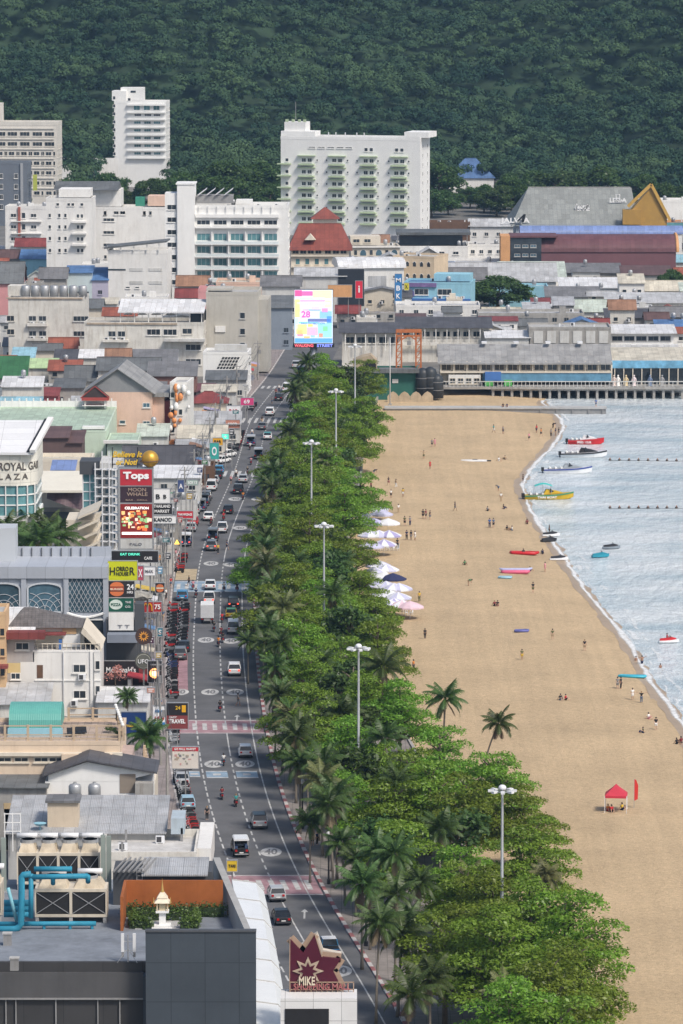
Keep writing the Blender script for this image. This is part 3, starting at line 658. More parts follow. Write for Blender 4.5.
def lab_tree(kind,i,X,Y):
 off=X-RC(Y)
 if kind=='palm':
  w_=['green coconut palm','tall slender coconut palm','short bushy coconut palm','tallest kind of coconut palm','yellowing coconut palm','brownish palm with dead fronds','leaning coconut palm'][i]
 elif kind=='alm':w_=['broad layered almond tree','tall layered almond tree','low spreading almond tree','largest layered almond tree','narrow layered almond tree'][i]
 else:w_=['dark round leafy tree','small dark leafy tree','big dark leafy tree','','',''][i]
 return '%s %s, %s'%(w_,side(off),section(Y))
HAND=[(481,716,'palm',6,.9,.1),(443,690,'palm',3,1.0,0),(382,664,'palm',1,1.15,1),(545,868,'palm',5,.85,2),(508,990,'palm',4,.95,3),(300,760,'palm',0,1,4),(340,712,'palm',2,1.1,5),(285,605,'palm',4,1.1,1),(296,560,'palm',0,.9,2),(312,398,'palm',5,1.1,2),(328,458,'palm',4,1,1),(262,640,'palm',1,.8,0),(248,640,'palm',0,.7,3),(337,790,'palm',1,1,4),(362,880,'palm',0,1.05,2),(390,850,'palm',3,.9,1),(398,930,'palm',2,1.1,3),(440,826,'palm',0,1,5),(472,872,'palm',5,.8,0),(330,590,'palm',1,1,5),(275,690,'palm',3,.8,2),(320,660,'palm',2,1,2),(290,715,'palm',4,.9,4),(385,735,'palm',0,1,0),(400,780,'palm',1,.9,2),(345,840,'palm',2,.9,1),(376,920,'palm',3,.95,2),(420,880,'palm',0,.9,4),(262,590,'palm',2,.9,1),(268,540,'palm',0,.9,5),(345,560,'palm',2,.9,0),(405,990,'palm',1,.95,0),(430,975,'palm',0,1,2),(290,430,'palm',0,1,1),(300,415,'palm',1,.8,2),(348,415,'palm',2,1,3),(266,480,'palm',0,.9,4),(357,582,'palm',2,.9,4),(310,820,'palm',0,.8,3)]
ALMH=[(566,915,'alm',3,1.08,0),(548,985,'alm',0,1.1,1),(500,935,'alm',3,1.1,2),(445,945,'alm',0,1.0,3),(530,900,'alm',1,1.0,4),(574,962,'alm',1,1.0,2),(510,1005,'alm',3,1.1,5),(560,1030,'alm',0,1.1,0),(530,840,'alm',0,1.0,1),(520,800,'alm',3,.85,2),(470,800,'alm',0,1.0,3),(430,780,'alm',1,1.0,0),(490,765,'alm',2,1.0,4),(440,745,'alm',3,.9,1),(395,800,'alm',2,1,0),(400,700,'alm',0,1,5),(365,690,'alm',1,1,4),(340,655,'alm',0,.9,0),(378,634,'alm',3,.9,1),(350,615,'alm',0,.95,2),(374,606,'alm',4,.9,3),(300,640,'alm',0,1,4),(360,580,'alm',3,.85,5),(350,540,'alm',0,.9,0),(310,530,'alm',3,1,1),(270,520,'alm',0,.9,2),(255,560,'alm',2,.8,3),(345,500,'alm',1,1,1),(300,490,'alm',3,1,5),(280,455,'alm',0,.95,2),(330,460,'alm',1,1,3),(360,480,'alm',3,.9,4),(320,430,'alm',0,.9,5),(365,400,'rnd',1,.95,0),(350,395,'rnd',2,.8,1),(328,370,'rnd',2,.85,2),(375,412,'rnd',1,.7,4),(335,410,'rnd',0,.9,3),(300,395,'rnd',1,.9,3)]
for px,ty,kind,i,sc,rz in HAND+ALMH:
 X,Y=tree_at(px,ty,kind,i,sc)
 placed.append((X,Y,2.6 if kind=='palm' else None))
 put_tree(kind,i,X,Y,sc*(1.12 if kind=='alm' else.95),rz,lab_tree(kind,i,X,Y),'coconut palms along the promenade' if kind=='palm' else 'leafy trees along the promenade',z=.1 if X<EDGE(Y)else-.45)
Y=452.0
while Y<1040:
 for o0,o1 in((8.5,12.5),(13.0,17.5),(17.5,21.5)):
  off=rg.uniform(o0,o1);X=RC(Y)+off;yy=Y+rg.uniform(-3,3)
  near_kerb=o0<9
  if near_kerb and rg.rand()<(.75 if Y<620 else.35):continue
  if yy>985 and rg.rand()<.4:continue
  if o0>13 and 735<yy<905 and off>14.5:continue
  if o0>17 and(rg.rand()<.45 or 740<yy<870 and rg.rand()<.5):continue
  i=rg.randint(0,5);kind='alm' if rg.rand()<.85 else 'rnd';i=i if kind=='alm' else i%2;sc=rg.uniform(.95,1.2)
  if free(X,yy,6.4+.002*(yy-450)):placed.append((X,yy,None));put_tree(kind,i,X,yy,sc,rg.rand()*6.28,lab_tree(kind,i,X,yy),'leafy trees along the promenade')
 Y+=5.6
Y=455.0
while Y<1030:
 off=rg.uniform(6.3,7.6);X=RC(Y)+off;i=rg.choice([0,1,2,0,3,4])
 if all((X-a)**2+(Y-b)**2>3.4**2 for a,b,c in placed if c):placed.append((X,Y,2.6));put_tree('palm',i,X,Y,rg.uniform(.68,.95),rg.rand()*6.28,lab_tree('palm',i,X,Y),'coconut palms along the promenade')
 Y+=rg.uniform(6.0,9.5)*(1 if Y<760 else 1.6)
WINC={}
def win_mesh(w,h,glass,frame,style='win'):
 k=(round(w,1),round(h,1),glass.name,frame.name,style)
 if k in WINC:return WINC[k]
 mb=MB();t=min(.12,w*.08)
 if style=='arch':
  n=10;pts=[(-w/2,0),(w/2,0)]+[(w/2*math.cos(math.pi*i/n),h-w/2+w/2*math.sin(math.pi*i/n))for i in range(n+1)]
  mb.prism(pts,-.03,.02,'y',0)
  for a,b in zip(pts[2:-1],pts[3:]):mb.bar((a[0],-.05,a[1]),(b[0],-.05,b[1]),.14,.1,1)
 else:
  mb.box(-w/2,w/2,-.02,.03,0,h,0)
  for x in(-w/2,w/2-t):mb.box(x,x+t,-.09,-.005,0,h,1)
  for z in(0,h-t):mb.box(-w/2+t,w/2-t,-.085,-.005,z,z+t,1)
  nm=int(w/1.3)
  for i in range(1,nm+1):x=-w/2+w*i/(nm+1);mb.box(x-.03,x+.03,-.07,-.005,t,h-t,1)
  mb.box(-w/2-.12,w/2+.12,-.22,-.003,-.14,-.004,1)
  if style=='hood':mb.box(-w/2-.2,w/2+.2,-.6,-.003,h+.1,h+.2,1)
 WINC[k]=mb.mesh('window',[glass,frame]);pn=MB();fr=MB()
 for f_,m_ in zip(mb.f,mb.m):(pn if m_==0 else fr).poly([mb.v[i]for i in f_])
 WSPLIT[WINC[k].name]=(pn.mesh('window',glass),fr.mesh('window_frame',frame));return WINC[k]
WSPLIT={}
def put_win(b,me,loc,rz=0.0):
 if b.Y<1000:
  o=put('window',WSPLIT[me.name][0],b.root,loc,rz);put('window_frame',WSPLIT[me.name][1],o)
 else:put('window',me,b.root,loc,rz)
FOOT=[]
class B:
 def __init__(s,name,label,x0,x1,yt,gy=None,d=10,rz=0,cat='building',group=None,Y=None,z0=0.0):
  s.Y=Y if Y is not None else yg(gy,z0);s.X0=xat(x0,yt,s.Y);s.X1=xat(x1,yt,s.Y);s.cx=(s.X0+s.X1)/2
  s.w=(s.X1-s.X0)/math.cos(R(rz));s.h=zat(yt,s.Y)-z0;s.d=d;s.k=F/s.Y;s.z0=z0;s.c=math.cos(R(rz))
  s.root=thing(name,label,cat,(s.cx,s.Y,z0),R(rz),group);FOOT.append((s.cx,s.Y+d/2,s.w/2,d/2))
 def lx(s,px):return(xat(px,500,s.Y)-s.cx)/s.c
 def lz(s,py):return zat(py,s.Y)-s.z0
 def body(s,mat,top=None,x0=None,x1=None,y0=0,y1=None,name='wall'):
  MB().box(-s.w/2 if x0 is None else x0,s.w/2 if x1 is None else x1,y0,s.d if y1 is None else y1,-.4,s.h if top is None else top).build(name,mat,s.root);s.wm=mat;return s
 def flat(s,wall,roof=None,par=.9,t=.25,parmat=None):
  tp=s.h-par;s.top=tp;s.body(wall,tp);w,d=s.w/2,s.d
  MB().box(-w+t,w-t,t,d-t,tp+.004,tp+.06).build('roof',roof or LGREY,s.root)
  MB().box(-w-.04,w+.04,-.04,t,tp+.002,s.h).box(-w-.04,w+.04,d-t,d+.04,tp+.002,s.h).box(-w-.04,-w+t,t,d-t,tp+.002,s.h).box(w-t,w+.04,t,d-t,tp+.002,s.h).build('parapet',parmat or wall,s.root)
  return s
 def gablex(s,wall,roof,rise,over=.6,hip=0.0):
  s.top=s.h;s.body(wall);w,d=s.w/2+over,s.d;e=-over*rise/(d/2)
  A,Bq,C,D=(-w,-over,s.h+e),(w,-over,s.h+e),(w,d+over,s.h+e),(-w,d+over,s.h+e);r0,r1=(-w+hip,d/2,s.h+rise),(w-hip,d/2,s.h+rise)
  mb=MB();up=lambda p:(p[0],p[1],p[2]+.12)
  for q in([A,Bq,r1,r0],[C,D,r0,r1]):mb.poly([up(p)for p in q]);mb.poly(q[::-1])
  mb.poly([up(A),up(A)[:2]+(A[2],),up(Bq)[:2]+(Bq[2],),up(Bq)])
  if hip:
   mb.poly([up(Bq),up(C),up(r1)]);mb.poly([up(D),up(A),up(r0)])
  mb.build('roof',roof,s.root)
  MB().bar((r0[0],d/2,s.h+rise+.16),(r1[0],d/2,s.h+rise+.16),.3,.16).build('ridge_cap',roof,s.root)
  if not hip:
   g=MB()
   for x in(-s.w/2,s.w/2-.2):g.prism([(0,s.h),(d,s.h),(d/2,s.h+rise-.05)],x,x+.2,'x')
   g.build('gable',wall,s.root)
  return s
 def gabley(s,wall,roof,rise,over=.5,gmat=None):
  s.top=s.h;s.body(wall);w,d=s.w/2+over,s.d;e=-over*rise/(s.w/2)
  mb=MB()
  for sg in(-1,1):
   mb.prism([(sg*w,s.h+e),(0,s.h+rise),(0,s.h+rise+.16),(sg*w,s.h+e+.16)],-over,d+over,'y')
  mb.build('roof',roof,s.root)
  g=MB()
  for y in(0,d-.2):g.prism([(-s.w/2,s.h),(s.w/2,s.h),(0,s.h+rise-.05)],y,y+.2,'y')
  g.build('gable',gmat or wall,s.root);return s
 def shed(s,wall,roof,rise,over=.5):
  s.top=s.h;w,d=s.w/2,s.d;s.wm=wall
  MB().prism([(0,-.4),(d,-.4),(d,s.h+rise),(0,s.h)],-w,w,'x').build('wall',wall,s.root)
  k=rise/d;MB().prism([(-over,s.h-over*k+.03),(d+.3,s.h+rise+.3*k+.03),(d+.3,s.h+rise+.3*k+.15),(-over,s.h-over*k+.15)],-w-over*.6,w+over*.6,'x').build('roof',roof,s.root);return s
 def barrel(s,wall,roof,rise,over=.3,n=14):
  s.top=s.h;s.body(wall);d=s.d
  pts=[(d/2-(d/2+over)*math.cos(math.pi*i/n),s.h+rise*math.sin(math.pi*i/n))for i in range(n+1)]
  MB().prism(pts,-s.w/2-over,s.w/2+over,'x').build('roof',roof,s.root);return s
 def win(s,xs,ys,wp,hp,glass=None,frame=None,style='win',y=0.0):
  me=win_mesh(wp/s.k/s.c,hp/s.k,glass or GLASS,frame or s.wm,style)
  for b in ys:
   for a in xs:put_win(s,me,(s.lx(a),y,s.lz(b+hp/2)))
  return s
 def auto(s,nx,nz,wm=1.3,hm=1.3,glass=None,frame=None,margin=.8,z0=1.2,dz=3.0,style='win'):
  me=win_mesh(wm,hm,glass or GLASS,frame or s.wm,style)
  for i in range(nx):
   for j in range(nz):
    z=z0+j*dz
    if z+hm<s.h:put_win(s,me,(-s.w/2+margin+wm/2+(s.w-2*margin-wm)*(i/(nx-1)if nx>1 else.5),0,z))
  return s
 def sidewin(s,ny,nz,wm=1.3,hm=1.3,z0=1.2,dz=3.0,glass=None,frame=None,sgn=1):
  me=win_mesh(wm,hm,glass or GLASS,frame or s.wm)
  for i in range(ny):
   for j in range(nz):
    if z0+j*dz+hm<s.h:put_win(s,me,(sgn*s.w/2,s.d*(i+.5)/ny,z0+j*dz),sgn*math.pi/2)
  return s
 def px(s,name,x0,x1,y0,y1,a,b,mat):
  """box from picture extents on the front plane, a..b metres in depth"""
  MB().box(s.lx(x0),s.lx(x1),a,b,s.lz(y1),s.lz(y0)).build(name,mat,s.root);return s
 def bx(s,name,x0,x1,y0,y1,z0,z1,mat):MB().box(x0,x1,y0,y1,z0,z1).build(name,mat,s.root);return s
 def tanks(s,n,x0,x1,y,z,r=.7,h=1.7,mat=None):
  me=MB().lathe([(r*.5,.4),(r,.5),(r,h+.3),(r*.8,h+.5),(.12,h+.65)],n=10).tube([(-r*.6,0,0),(-r*.6,0,.45)],.06,4).tube([(r*.6,0,0),(r*.6,0,.45)],.06,4).tube([(0,r*.6,0),(0,r*.6,.45)],.06,4).tube([(0,-r*.6,0),(0,-r*.6,.45)],.06,4).mesh('water_tank',mat or METAL,True)
  for i in range(n):put('water_tank',me,s.root,(x0+(x1-x0)*(i/(n-1)if n>1 else.5),y,z))
  return s
 def acs(s,pts,mat=None):
  for p in pts:put('air_conditioner',AC,s.root,p)
  return s
 def clutter(s,seed,n=4):
  r=random.Random(seed);z=getattr(s,'top',s.h)+.06
  for i in range(n):
   x=r.uniform(-s.w/2+1.2,s.w/2-1.2);y=r.uniform(1.2,max(1.3,s.d-1.5));k=r.random()
   if k<.45:put('air_conditioner',AC,s.root,(x,y,z),r.choice([0,0,1.57]))
   elif k<.65:s.tanks(1,x,x,y,z,.6,1.3)
   elif k<.85:MB().tube([(x,y,z+.25),(x+r.uniform(-3,3),y+.1,z+.25),(x+r.uniform(-3,3),y+2,z+.25)],.07,5).build('pipe',METAL,s.root)
   else:s.bx('roof_hatch',x-.8,x+.8,y-.7,y+.7,z,z+1.6,s.wm)
  return s
AC=MB().box(-.5,.5,-.2,.2,.08,.85).box(-.42,-.3,-.18,.18,0,.08).box(.3,.42,-.18,.18,0,.08).box(-.4,.15,-.215,-.19,.16,.78,1).mesh('air_conditioner',[STEELW,M('dark_grille',(.06,.06,.065),.6,.2,2)])
def house(x0,x1,yt,gy,d,kind,ridge,roof,wall,label,nw=3,nz=2,name='house',cat='house',cl=0,wm=1.3,glass=None,group=None,seed=0,rz=0,par=.7):
 b=B(name,label,x0,x1,yt,gy,d,rz,cat,group);roof=RM(roof)if isinstance(roof,str)else roof
 if kind=='flat':b.flat(wall,roof,par)
 elif kind=='shed':b.shed(wall,roof,zat(ridge,b.Y+d)-b.h)
 elif kind=='gx':b.gablex(wall,roof,zat(ridge,b.Y+d/2)-b.h)
 elif kind=='hip':b.gablex(wall,roof,zat(ridge,b.Y+d/2)-b.h,hip=min(b.w,b.d)*.45)
 elif kind=='gy':b.gabley(wall,roof,zat(ridge,b.Y)-b.h)
 elif kind=='barrel':b.barrel(wall,roof,max(.6,zat(ridge,b.Y+d/2)-b.h))
 if nw:b.auto(nw,nz,wm,1.25,glass,z0=max(.9,(b.h%3.0)*.3+.9))
 if b.cx<-5 and nw:b.sidewin(max(1,int(d/4)),nz)
 if cl:b.clutter(seed or int(x0*7+gy),cl)
 return b
b=B('hotel','cream slab hotel with dark ribbon windows at the far left edge',-16,57,122,212,14,-4)
b.flat(M('ivory_paint',(.66,.63,.57),.8,.08,.3,.25),LGREY,1.2);CS=[-8,4,15.7,28,40.5,52.5]
b.win(CS,[134,144],10,4.4).win([c-1 for c in CS],[153.6,163.2,172.8,183,193],6,4).win([c+4.6 for c in CS],[153.6,163.2,172.8,183,193],2,4).win([c-6.2 for c in CS[1:]],[153.6,163.2,172.8,183],2,4)
for y in(128.5,139,149,158.5,168,178,188):b.px('ledge',-16,57,y-.5,y+.5,-.35,-.004,b.wm)
b.sidewin(4,8,1.6,1.5);b.px('stair_tower',-16,2.5,104,122,6,12,b.wm)
b=B('tower_block','slim white tower block standing alone against the wooded hill',114,166,101,187,12,-5)
b.flat(WHITE2,LGREY,.8);b.px('stair_tower',114,128,91,101.01,1,9,WHITE2);b.px('lift_house',122,144,88,101.02,3,10,WHITE2);b.px('lift_window',132,137,91,93,2.9,2.99,GLASS)
b.win([139,149,158.5],[107.5],6.5,5.5,GLASST).win([139.5,149.5,159],[122.6,130.3,138,145.7,153.4],7,2.8,GLASST).win([116.5],[98,106,114,122,130,138,146,154],2.6,3.4).win([131.5],[99.5],3,3)
for y in(104,111.5,118.5,126.5,134,141.8,149.5,157):b.px('balcony',129.5,167.5,y,y+1.6,-1.2,-.004,WHITE2)
b.win([140,150,159],[115],7,2.4)
b.sidewin(3,11,2.2,1.5,z0=2)
GRB=M('pale_green_trim',(.45,.55,.36),.8,.12,.5,.3)
b=B('hotel','big white hotel with four columns of green edged balconies below the hill',280.5,420,137,236,13,-15)
b.flat(WHITE2,LGREY,1.0);FL=[160.7,172.5,184.3,196,208,219.6];kx=lambda x:280.5+(x-280.5)*(420-280.5)/(414.6-280.5)
for x in(306,335,365,394):
 for y in FL:
  b.win([kx(x-2.8),kx(x+2.8)],[y],4.6,4.2)
  b.px('balcony',kx(x-7.5),kx(x+7.5),y+3.6,y+5,-1.6,-.004,GRB)
  b.px('hood',kx(x-8.5),kx(x+8.5),y-4.9,y-4.1,-1.1,-.004,GRB)
b.win([kx(v)for v in(365-2.5,365+2.5,394-2.5,394+2.5)],[149.4],3.6,3.8)
b.win([kx(v)for v in(316,325,345,354,374,384,403)],FL[:],1.6,1.9)
b.win([kx(287)],FL,3.6,3.6)
for y in FL:b.px('balcony',kx(278.5),kx(291),y+3.4,y+4.6,-1.6,-.004,GRB)
b.win([kx(v)for v in(311,320,329,338,346)],[147.8],7,1.6)
b.px('stair_tower',280.5,kx(313),132,137.01,1,8,WHITE2).px('lift_house',kx(283),kx(303),123,132.01,2,8,WHITE2).px('roof_block',kx(398),kx(421),131.5,137.02,1,12,WHITE2)
for x in(284,290,296,301):b.px('merlon',kx(x),kx(x+2.5),120.3,123,2,2.6,GRB)
for x in(324,331,340,351,358):b.px('vent_pipe',kx(x),kx(x+.8),133,137,3,3.3,STEELW)
b.px('antenna',kx(292),kx(292.5),103,121,4,4.15,MGREY)
b.sidewin(2,12,.9,1.3,z0=2)
b=B('apartment_block','blue grey apartment block with a yellow green banner at left edge',-14,27,162,226,10,-5)
b.flat(M('slate_paint',(.15,.17,.20),.75,.08,.3,.2),MGREY,.8).win([19,4],[176,186.5,197,207],4,5,GLASS,WHITE).px('pilaster',23.5,26,163,215,-.5,-.004,METAL).sidewin(3,6,1.5,1.4)
b.px('banner',34.5,38.5,175,191,3,3.3,M('lime_banner',(.45,.50,.10),.7)).px('banner_bracket',27,34.6,180,181,3.05,3.2,METAL)
b=B('hostel','white hostel with small windows and stained balconies below the ivory slab hotel',5,50,206,268,10,-3)
b.flat(WHITE,LGREY,1.0).win([16,36],[215.5,227,239],6,4).win([26],[215.5,227,239],4,6).sidewin(3,5).clutter(3,5);b.px('red_chimney',20.5,23,207,236,-.5,-.004,M('red_brick',(.35,.12,.09),.85,.2,1))
for y in(221,233,245):b.px('ledge',14,44,y,y+.9,-.8,-.004,WHITE)
b=B('guest_house','long white guest house with tiny windows and a dark tin penthouse roof',46,92,198,292,12,-2)
b.flat(WHITE,LGREY,.9).win([52,61.5,67.5],[215.5,227,238.5,250.5],2.6,3.8).win([80,84],[216,227,239,250.5],2.6,3.8).win([60,71,75,84],[204.5],3,3)
for y in(222,233.5,245):b.px('balcony',74,88.5,y-1.2,y+.6,-1.4,-.004,WHITE)
b.px('penthouse',60,91,190,198.01,3,13,WHITE)
b=B('stair_block','blank white block with three black slot windows beside the long guest house',88,166,207,286,12,-2)
b.flat(OLDW if False else WHITE,LGREY,.8).win([110.5],[219.8,232.5,245],11.5,3.6,frame=WHITE).win([124.5,118],[213,204.5+8],5,4).win([107,146,152],[257,213,213],2.8,3.8).px('penthouse',88,122,190,207.02,2,12,WHITE).clutter(9,6)
MB().prism([(-1,b.lz(190)),(6,b.lz(184.5)+.6),(12.5,b.lz(190))],b.lx(56),b.lx(120),'x').build('tin_roof',RM('slate'),b.root)
b.px('green_tank',136,145,198,207,4,7,M('green_plastic',(.05,.25,.17),.6)).px('roof_room',148,165,197,207.03,5,12,PEACH)
b=B('hotel','white hotel with rows of teal glass balconies and a tall blank stair tower',167,288,205,304,14,-1)
b.flat(WHITE2,LGREY,1.0);b.px('stair_wing',166.5,179,193,300,-1.2,6,WHITE2).px('stair_tower',178.8,196,184,300,-2.0,8,WHITE2).px('tower_cap',177.5,197,183,184.3,-2.2,8.2,WHITE2)
b.win([173.3],[207,219.5,232,244.6,257,269.6,282],9.4,5.4,y=-1.2,frame=WHITE2)
RB=[237,249.6,262,274.4,286.6]
b.win([204.5,221.2,238,254.6,271.2],[222.5],13.5,5,frame=WHITE2)
b.win([204.5,221.2,238,254.6,271.2],RB,13.6,7.6,GLASST,WHITE2)
for y in RB:
 b.px('balcony',196.5,279.5,y+3.9,y+6.4,-1.6,-1.45,M('balcony_glass_white',(.66,.72,.72),.35,.06,.5)).px('balcony_slab',196.5,279.5,y+6.5,y+7.4,-1.65,-.004,WHITE2)
 for x in(212.9,229.6,246.3,262.9):b.px('partition',x-.5,x+.5,y-5,y+3.8,-1.4,-.004,WHITE2)
b.px('ledge',196.5,279.5,226.3,228,-1.2,-.004,WHITE2).px('ledge',196.5,279.5,214,217.5,-.8,-.004,WHITE2)
for i,x in enumerate((199,207.5,216,225)):
 MB().prism([(b.lx(x),b.lz(196)),(b.lx(x+8),b.lz(190)),(b.lx(x+8),b.lz(189.2)),(b.lx(x),b.lz(195.2))],2,8,'y').build('solar_panel',STEELW,b.root)
b.px('roof_room',197,233,196.5,204.01,3,11,MGREY).px('roof_room',236,252,201.5,205.01,6,12,WHITE2).clutter(21,8);b.sidewin(3,9,1.4,1.6,z0=3)
for x in range(200,279,9):b.px('terrace_post',x,x+.7,205.5,212,-.5,-.3,WHITE2)
TERR=roofm('redbrown',(.27,.075,.055))
b=B('town_house','cream town house under a steep terracotta hipped roof with a lookout turret',291,349,247.5,292,15,0);b.gablex(CREAM,TERR,zat(224,b.Y+7.5)-b.h,1.0,hip=3.2)
b.win([296,303.5,311,318.5,328,336,343.5],[251.5],6.6,5).win([298,307.5,317,326.5,337],[261.5],4.6,6.2,GLASST).px('ledge',291,349,255,256.3,-.9,-.004,CREAM).px('ledge',291,349,266,267.3,-.9,-.004,CREAM)
b.bx('turret',b.lx(313),b.lx(337),8,14,b.h,zat(219,b.Y+8),CREAM)
MB().loft([[(b.lx(310.5),7.2,zat(219,b.Y+8)),(b.lx(339.5),7.2,zat(219,b.Y+8)),(b.lx(339.5),14.8,zat(219,b.Y+8)),(b.lx(310.5),14.8,zat(219,b.Y+8))],[(b.lx(324),10.5,zat(208,b.Y+8)),(b.lx(326),10.5,zat(208,b.Y+8)),(b.lx(326),11.5,zat(208,b.Y+8)),(b.lx(324),11.5,zat(208,b.Y+8))]]).build('turret_roof',TERR,b.root)
MB().prism([(b.lx(305),b.lz(240)),(b.lx(316),b.lz(240)),(b.lx(310.5),b.lz(234))],-.2,4,'y').build('dormer',CREAM,b.root)
b=B('arcaded_building','cream building with a row of arched windows right of the terracotta roof',351,400,246,278,12,4);b.flat(CREAM,LGREY,.7).win([355.5,371,386.5],[252.5],3.6,5.5).win([363,378.7,394],[252.5],6,6,GLASSB,WHITE,'arch').px('roof_room',351,381,237,246.01,3,10,CREAM).win([357,368],[241.5],7,4,y=2.98).px('ledge',350,401,246.3,247.5,-.6,-.004,WHITE).clutter(2,4)
b=B('arcaded_building','ochre corner building with arched upper windows above the blue shop',393,434,256,302,12,-20);b.flat(M('ochre_paint',(.60,.48,.34),.8,.1,.3,.3),LGREY,.6).win([400,407,414,421,428],[264,276],3,5,GLASS,WHITE,'arch').clutter(4,5)
b=B('warehouse','white warehouse with a pale barrel roof left of the blue signs',340,404,268,304,16,6);b.barrel(WHITE,RM('white'),zat(257,b.Y+8)-b.h,.6);b.px('loading_door',368,386,276,290,-.1,-.004,RM('light')).win([350,395],[277],5,3)
b=B('warehouse','flat grey roofed block with a dark open top floor under the big white hotel',397,468,246,272,22,0);b.flat(WHITE,RM('grey'),.5);b.px('floor_shade_block',399,462,237,245.9,4,14,GLASS).px('roof_canopy',396,470,233,235.5,2,18,RM('slate')).px('canopy_post',397,397.8,235.5,246,2.2,2.5,MGREY).px('canopy_post',466,466.8,235.5,246,2.2,2.5,MGREY).win([405,418,430,441,455],[253],6,3.5).clutter(5,6)  # dark block under the canopy stands in for the open floor's shade
b=B('shop_building','sky blue shop building with a blue roof and round purple sign',404,470,282,318,12,-8);b.flat(CYAN,RM('blue'),.6).win([421,444],[292],14,6.4,GLASS,WHITE).px('roof_room',432,468,275,282.01,3,10,CYAN).px('balcony',404,470,298.5,300.5,-1.4,-.004,BLUE).clutter(6,6).px('fascia',404,436,283,287,-.5,-.004,M('purple_fascia',(.20,.14,.30),.6,.3,.6))
MB().prism([(b.lx(407.5)+1.9*math.cos(i*.4488),b.lz(294)+1.5*math.sin(i*.4488))for i in range(14)],-1.0,-.6,'y').build('round_sign',M('violet_sign',(.13,.12,.28),.5,.5,1),b.root);b.acs([(b.lx(x),-.4,b.lz(299))for x in(440,448,456,462)])
RR=RM
b=B('theatre_hall','long grey roofed hall with white rooftop lettering and a golden gable end',516,634,224,262,24,0);rise=zat(187.5,b.Y+20)-b.h
w2,d2=b.w/2,20
b.body(M('bluish_grey_wall',(.34,.38,.44),.8,.12,.3,.3))
MB().poly([(-w2-1.5,-1,b.h-.6),(w2+1.5,-1,b.h-.6),(w2+.3,d2,b.h+rise),(-w2+4.5,d2,b.h+rise)]).poly([(-w2+4.5,d2,b.h+rise),(w2+.3,d2,b.h+rise),(w2+1.5,2*d2,b.h-.6),(-w2-1.5,2*d2,b.h-.6)]).poly([(-w2-1.5,-1,b.h-.6),(-w2+4.5,d2,b.h+rise),(-w2-1.5,2*d2,b.h-.6)]).build('roof',RM('olive'),b.root)
MB().bar((-w2+4.5,d2,b.h+rise+.1),(w2,d2,b.h+rise+.1),.5,.2).build('ridge_cap',LGREY,b.root)
WLET=M('white_lettering',(.85,.85,.85),.5,.03,1)
def sloped(y):return b.h-.6+(rise+.6)*(y+1)/(d2+1)
for s_,px,py,wd in(('LEELA',618,198.5,17),('jost',581.5,206.5,13.5),('CLUB',618,204,9),('LIVE',582,210.5,14)):
 lettering(s_,WLET,b.root,(b.lx(px),7.5 if py>205 else 11,(sloped(7.5)if py>205 else sloped(11))+.9+(205-py)*.04),wd/b.k,None,.02,.1)
MB().tube([(b.lx(618)-.5,12.8,sloped(13)+.3),(b.lx(618)-.6,12.8,sloped(13)+1.8),(b.lx(618)+.6,12.8,sloped(13)+1.8),(b.lx(618)+.5,12.8,sloped(13)+.3)],.14,5).build('crest',WLET,b.root)
GM=GOLD;zb=b.lz(223);za=b.lz(186.5)
MB().prism([(b.lx(627),-.4),(b.lx(664),-.4),(b.lx(664),b.lz(217)),(b.lx(648),za),(b.lx(627),b.lz(212))],-2.2,4,'y').build('gable_end',GM,b.root)
mb=MB();mb.bar((b.lx(625),-2.5,b.lz(206)),(b.lx(648),-2.5,za+.8),.9,.9).bar((b.lx(648),-2.5,za+.8),(b.lx(667),-2.5,b.lz(220)),.9,.9);mb.build('gable_trim',M('bright_gold',(.55,.34,.08),.5),b.root)
b.px('side_porch',620,638,209,224,-3,0,GM);b.win([560,572,584,596],[230],9,5,GLASS)
mb=MB();mb.bar((b.lx(516),-1.4,b.lz(221)),(b.lx(523),-1.4,b.lz(214)),1.2,.4).bar((b.lx(523),-1.4,b.lz(214)),(b.lx(521),-1.4,b.lz(222)),.8,.4);mb.build('roof_horn',BLACK,b.root)
t=thing('rooftop_sign','white JALWA rooftop lettering on a steel frame left of the grey hall'.replace('JALWA ','block '),'sign',at(515,262,0)+Vector((0,0,0)));Y_=t.location.y;k_=F/Y_
lettering('JALWA',WLET,t,(0,-.1,zat(221,Y_)),29/k_,6.5/k_,.03,.12)
mb=MB()
for x in(-4,-1.3,1.3,4):mb.bar((x,.15,0),(x,.15,zat(222,Y_)),.12)
mb.bar((-4.6,.15,zat(224.5,Y_)),(4.6,.15,zat(224.5,Y_)),.12);mb.build('steel_frame',METAL,t)
def hallbarrel(label,x0,x1,yt,gy,d,ridge,roof,wall):return house(x0,x1,yt,gy,d,'barrel',ridge,roof,wall,label,0,name='market_hall',cat='hall')
RM('olive');roofm('periwinkle',(.22,.30,.56),var=.06,rough=.4);roofm('teal_dark',(.09,.22,.24),var=.1)
b=hallbarrel('long hall with a shiny periwinkle blue barrel roof before the grey hall',521,682,234,268,7,225.5,'periwinkle',WHITE)
b=hallbarrel('low hall under a dark teal roof at right behind the blue barrel roof',598,700,227,262,6,222.5,'teal_dark',LGREY)
b=hallbarrel('huge maroon barrel roofed market hall with a dark glass front corner',540,676,252,284,16,234,'maroon',M('maroon_wall',(.16,.075,.085),.6,.1,.3))
b.px('glass_corner',509,540,237,268,-.3,12,GLASS).px('end_pillar',499.5,508.8,236,268,-.6,10,ORANGE).px('end_beam',509,556,235.8,237.5,-.6,12.1,RM('maroon'));b.win([516,524,532],[246,255],6,3,GLASSB,LGREY,y=-.32);
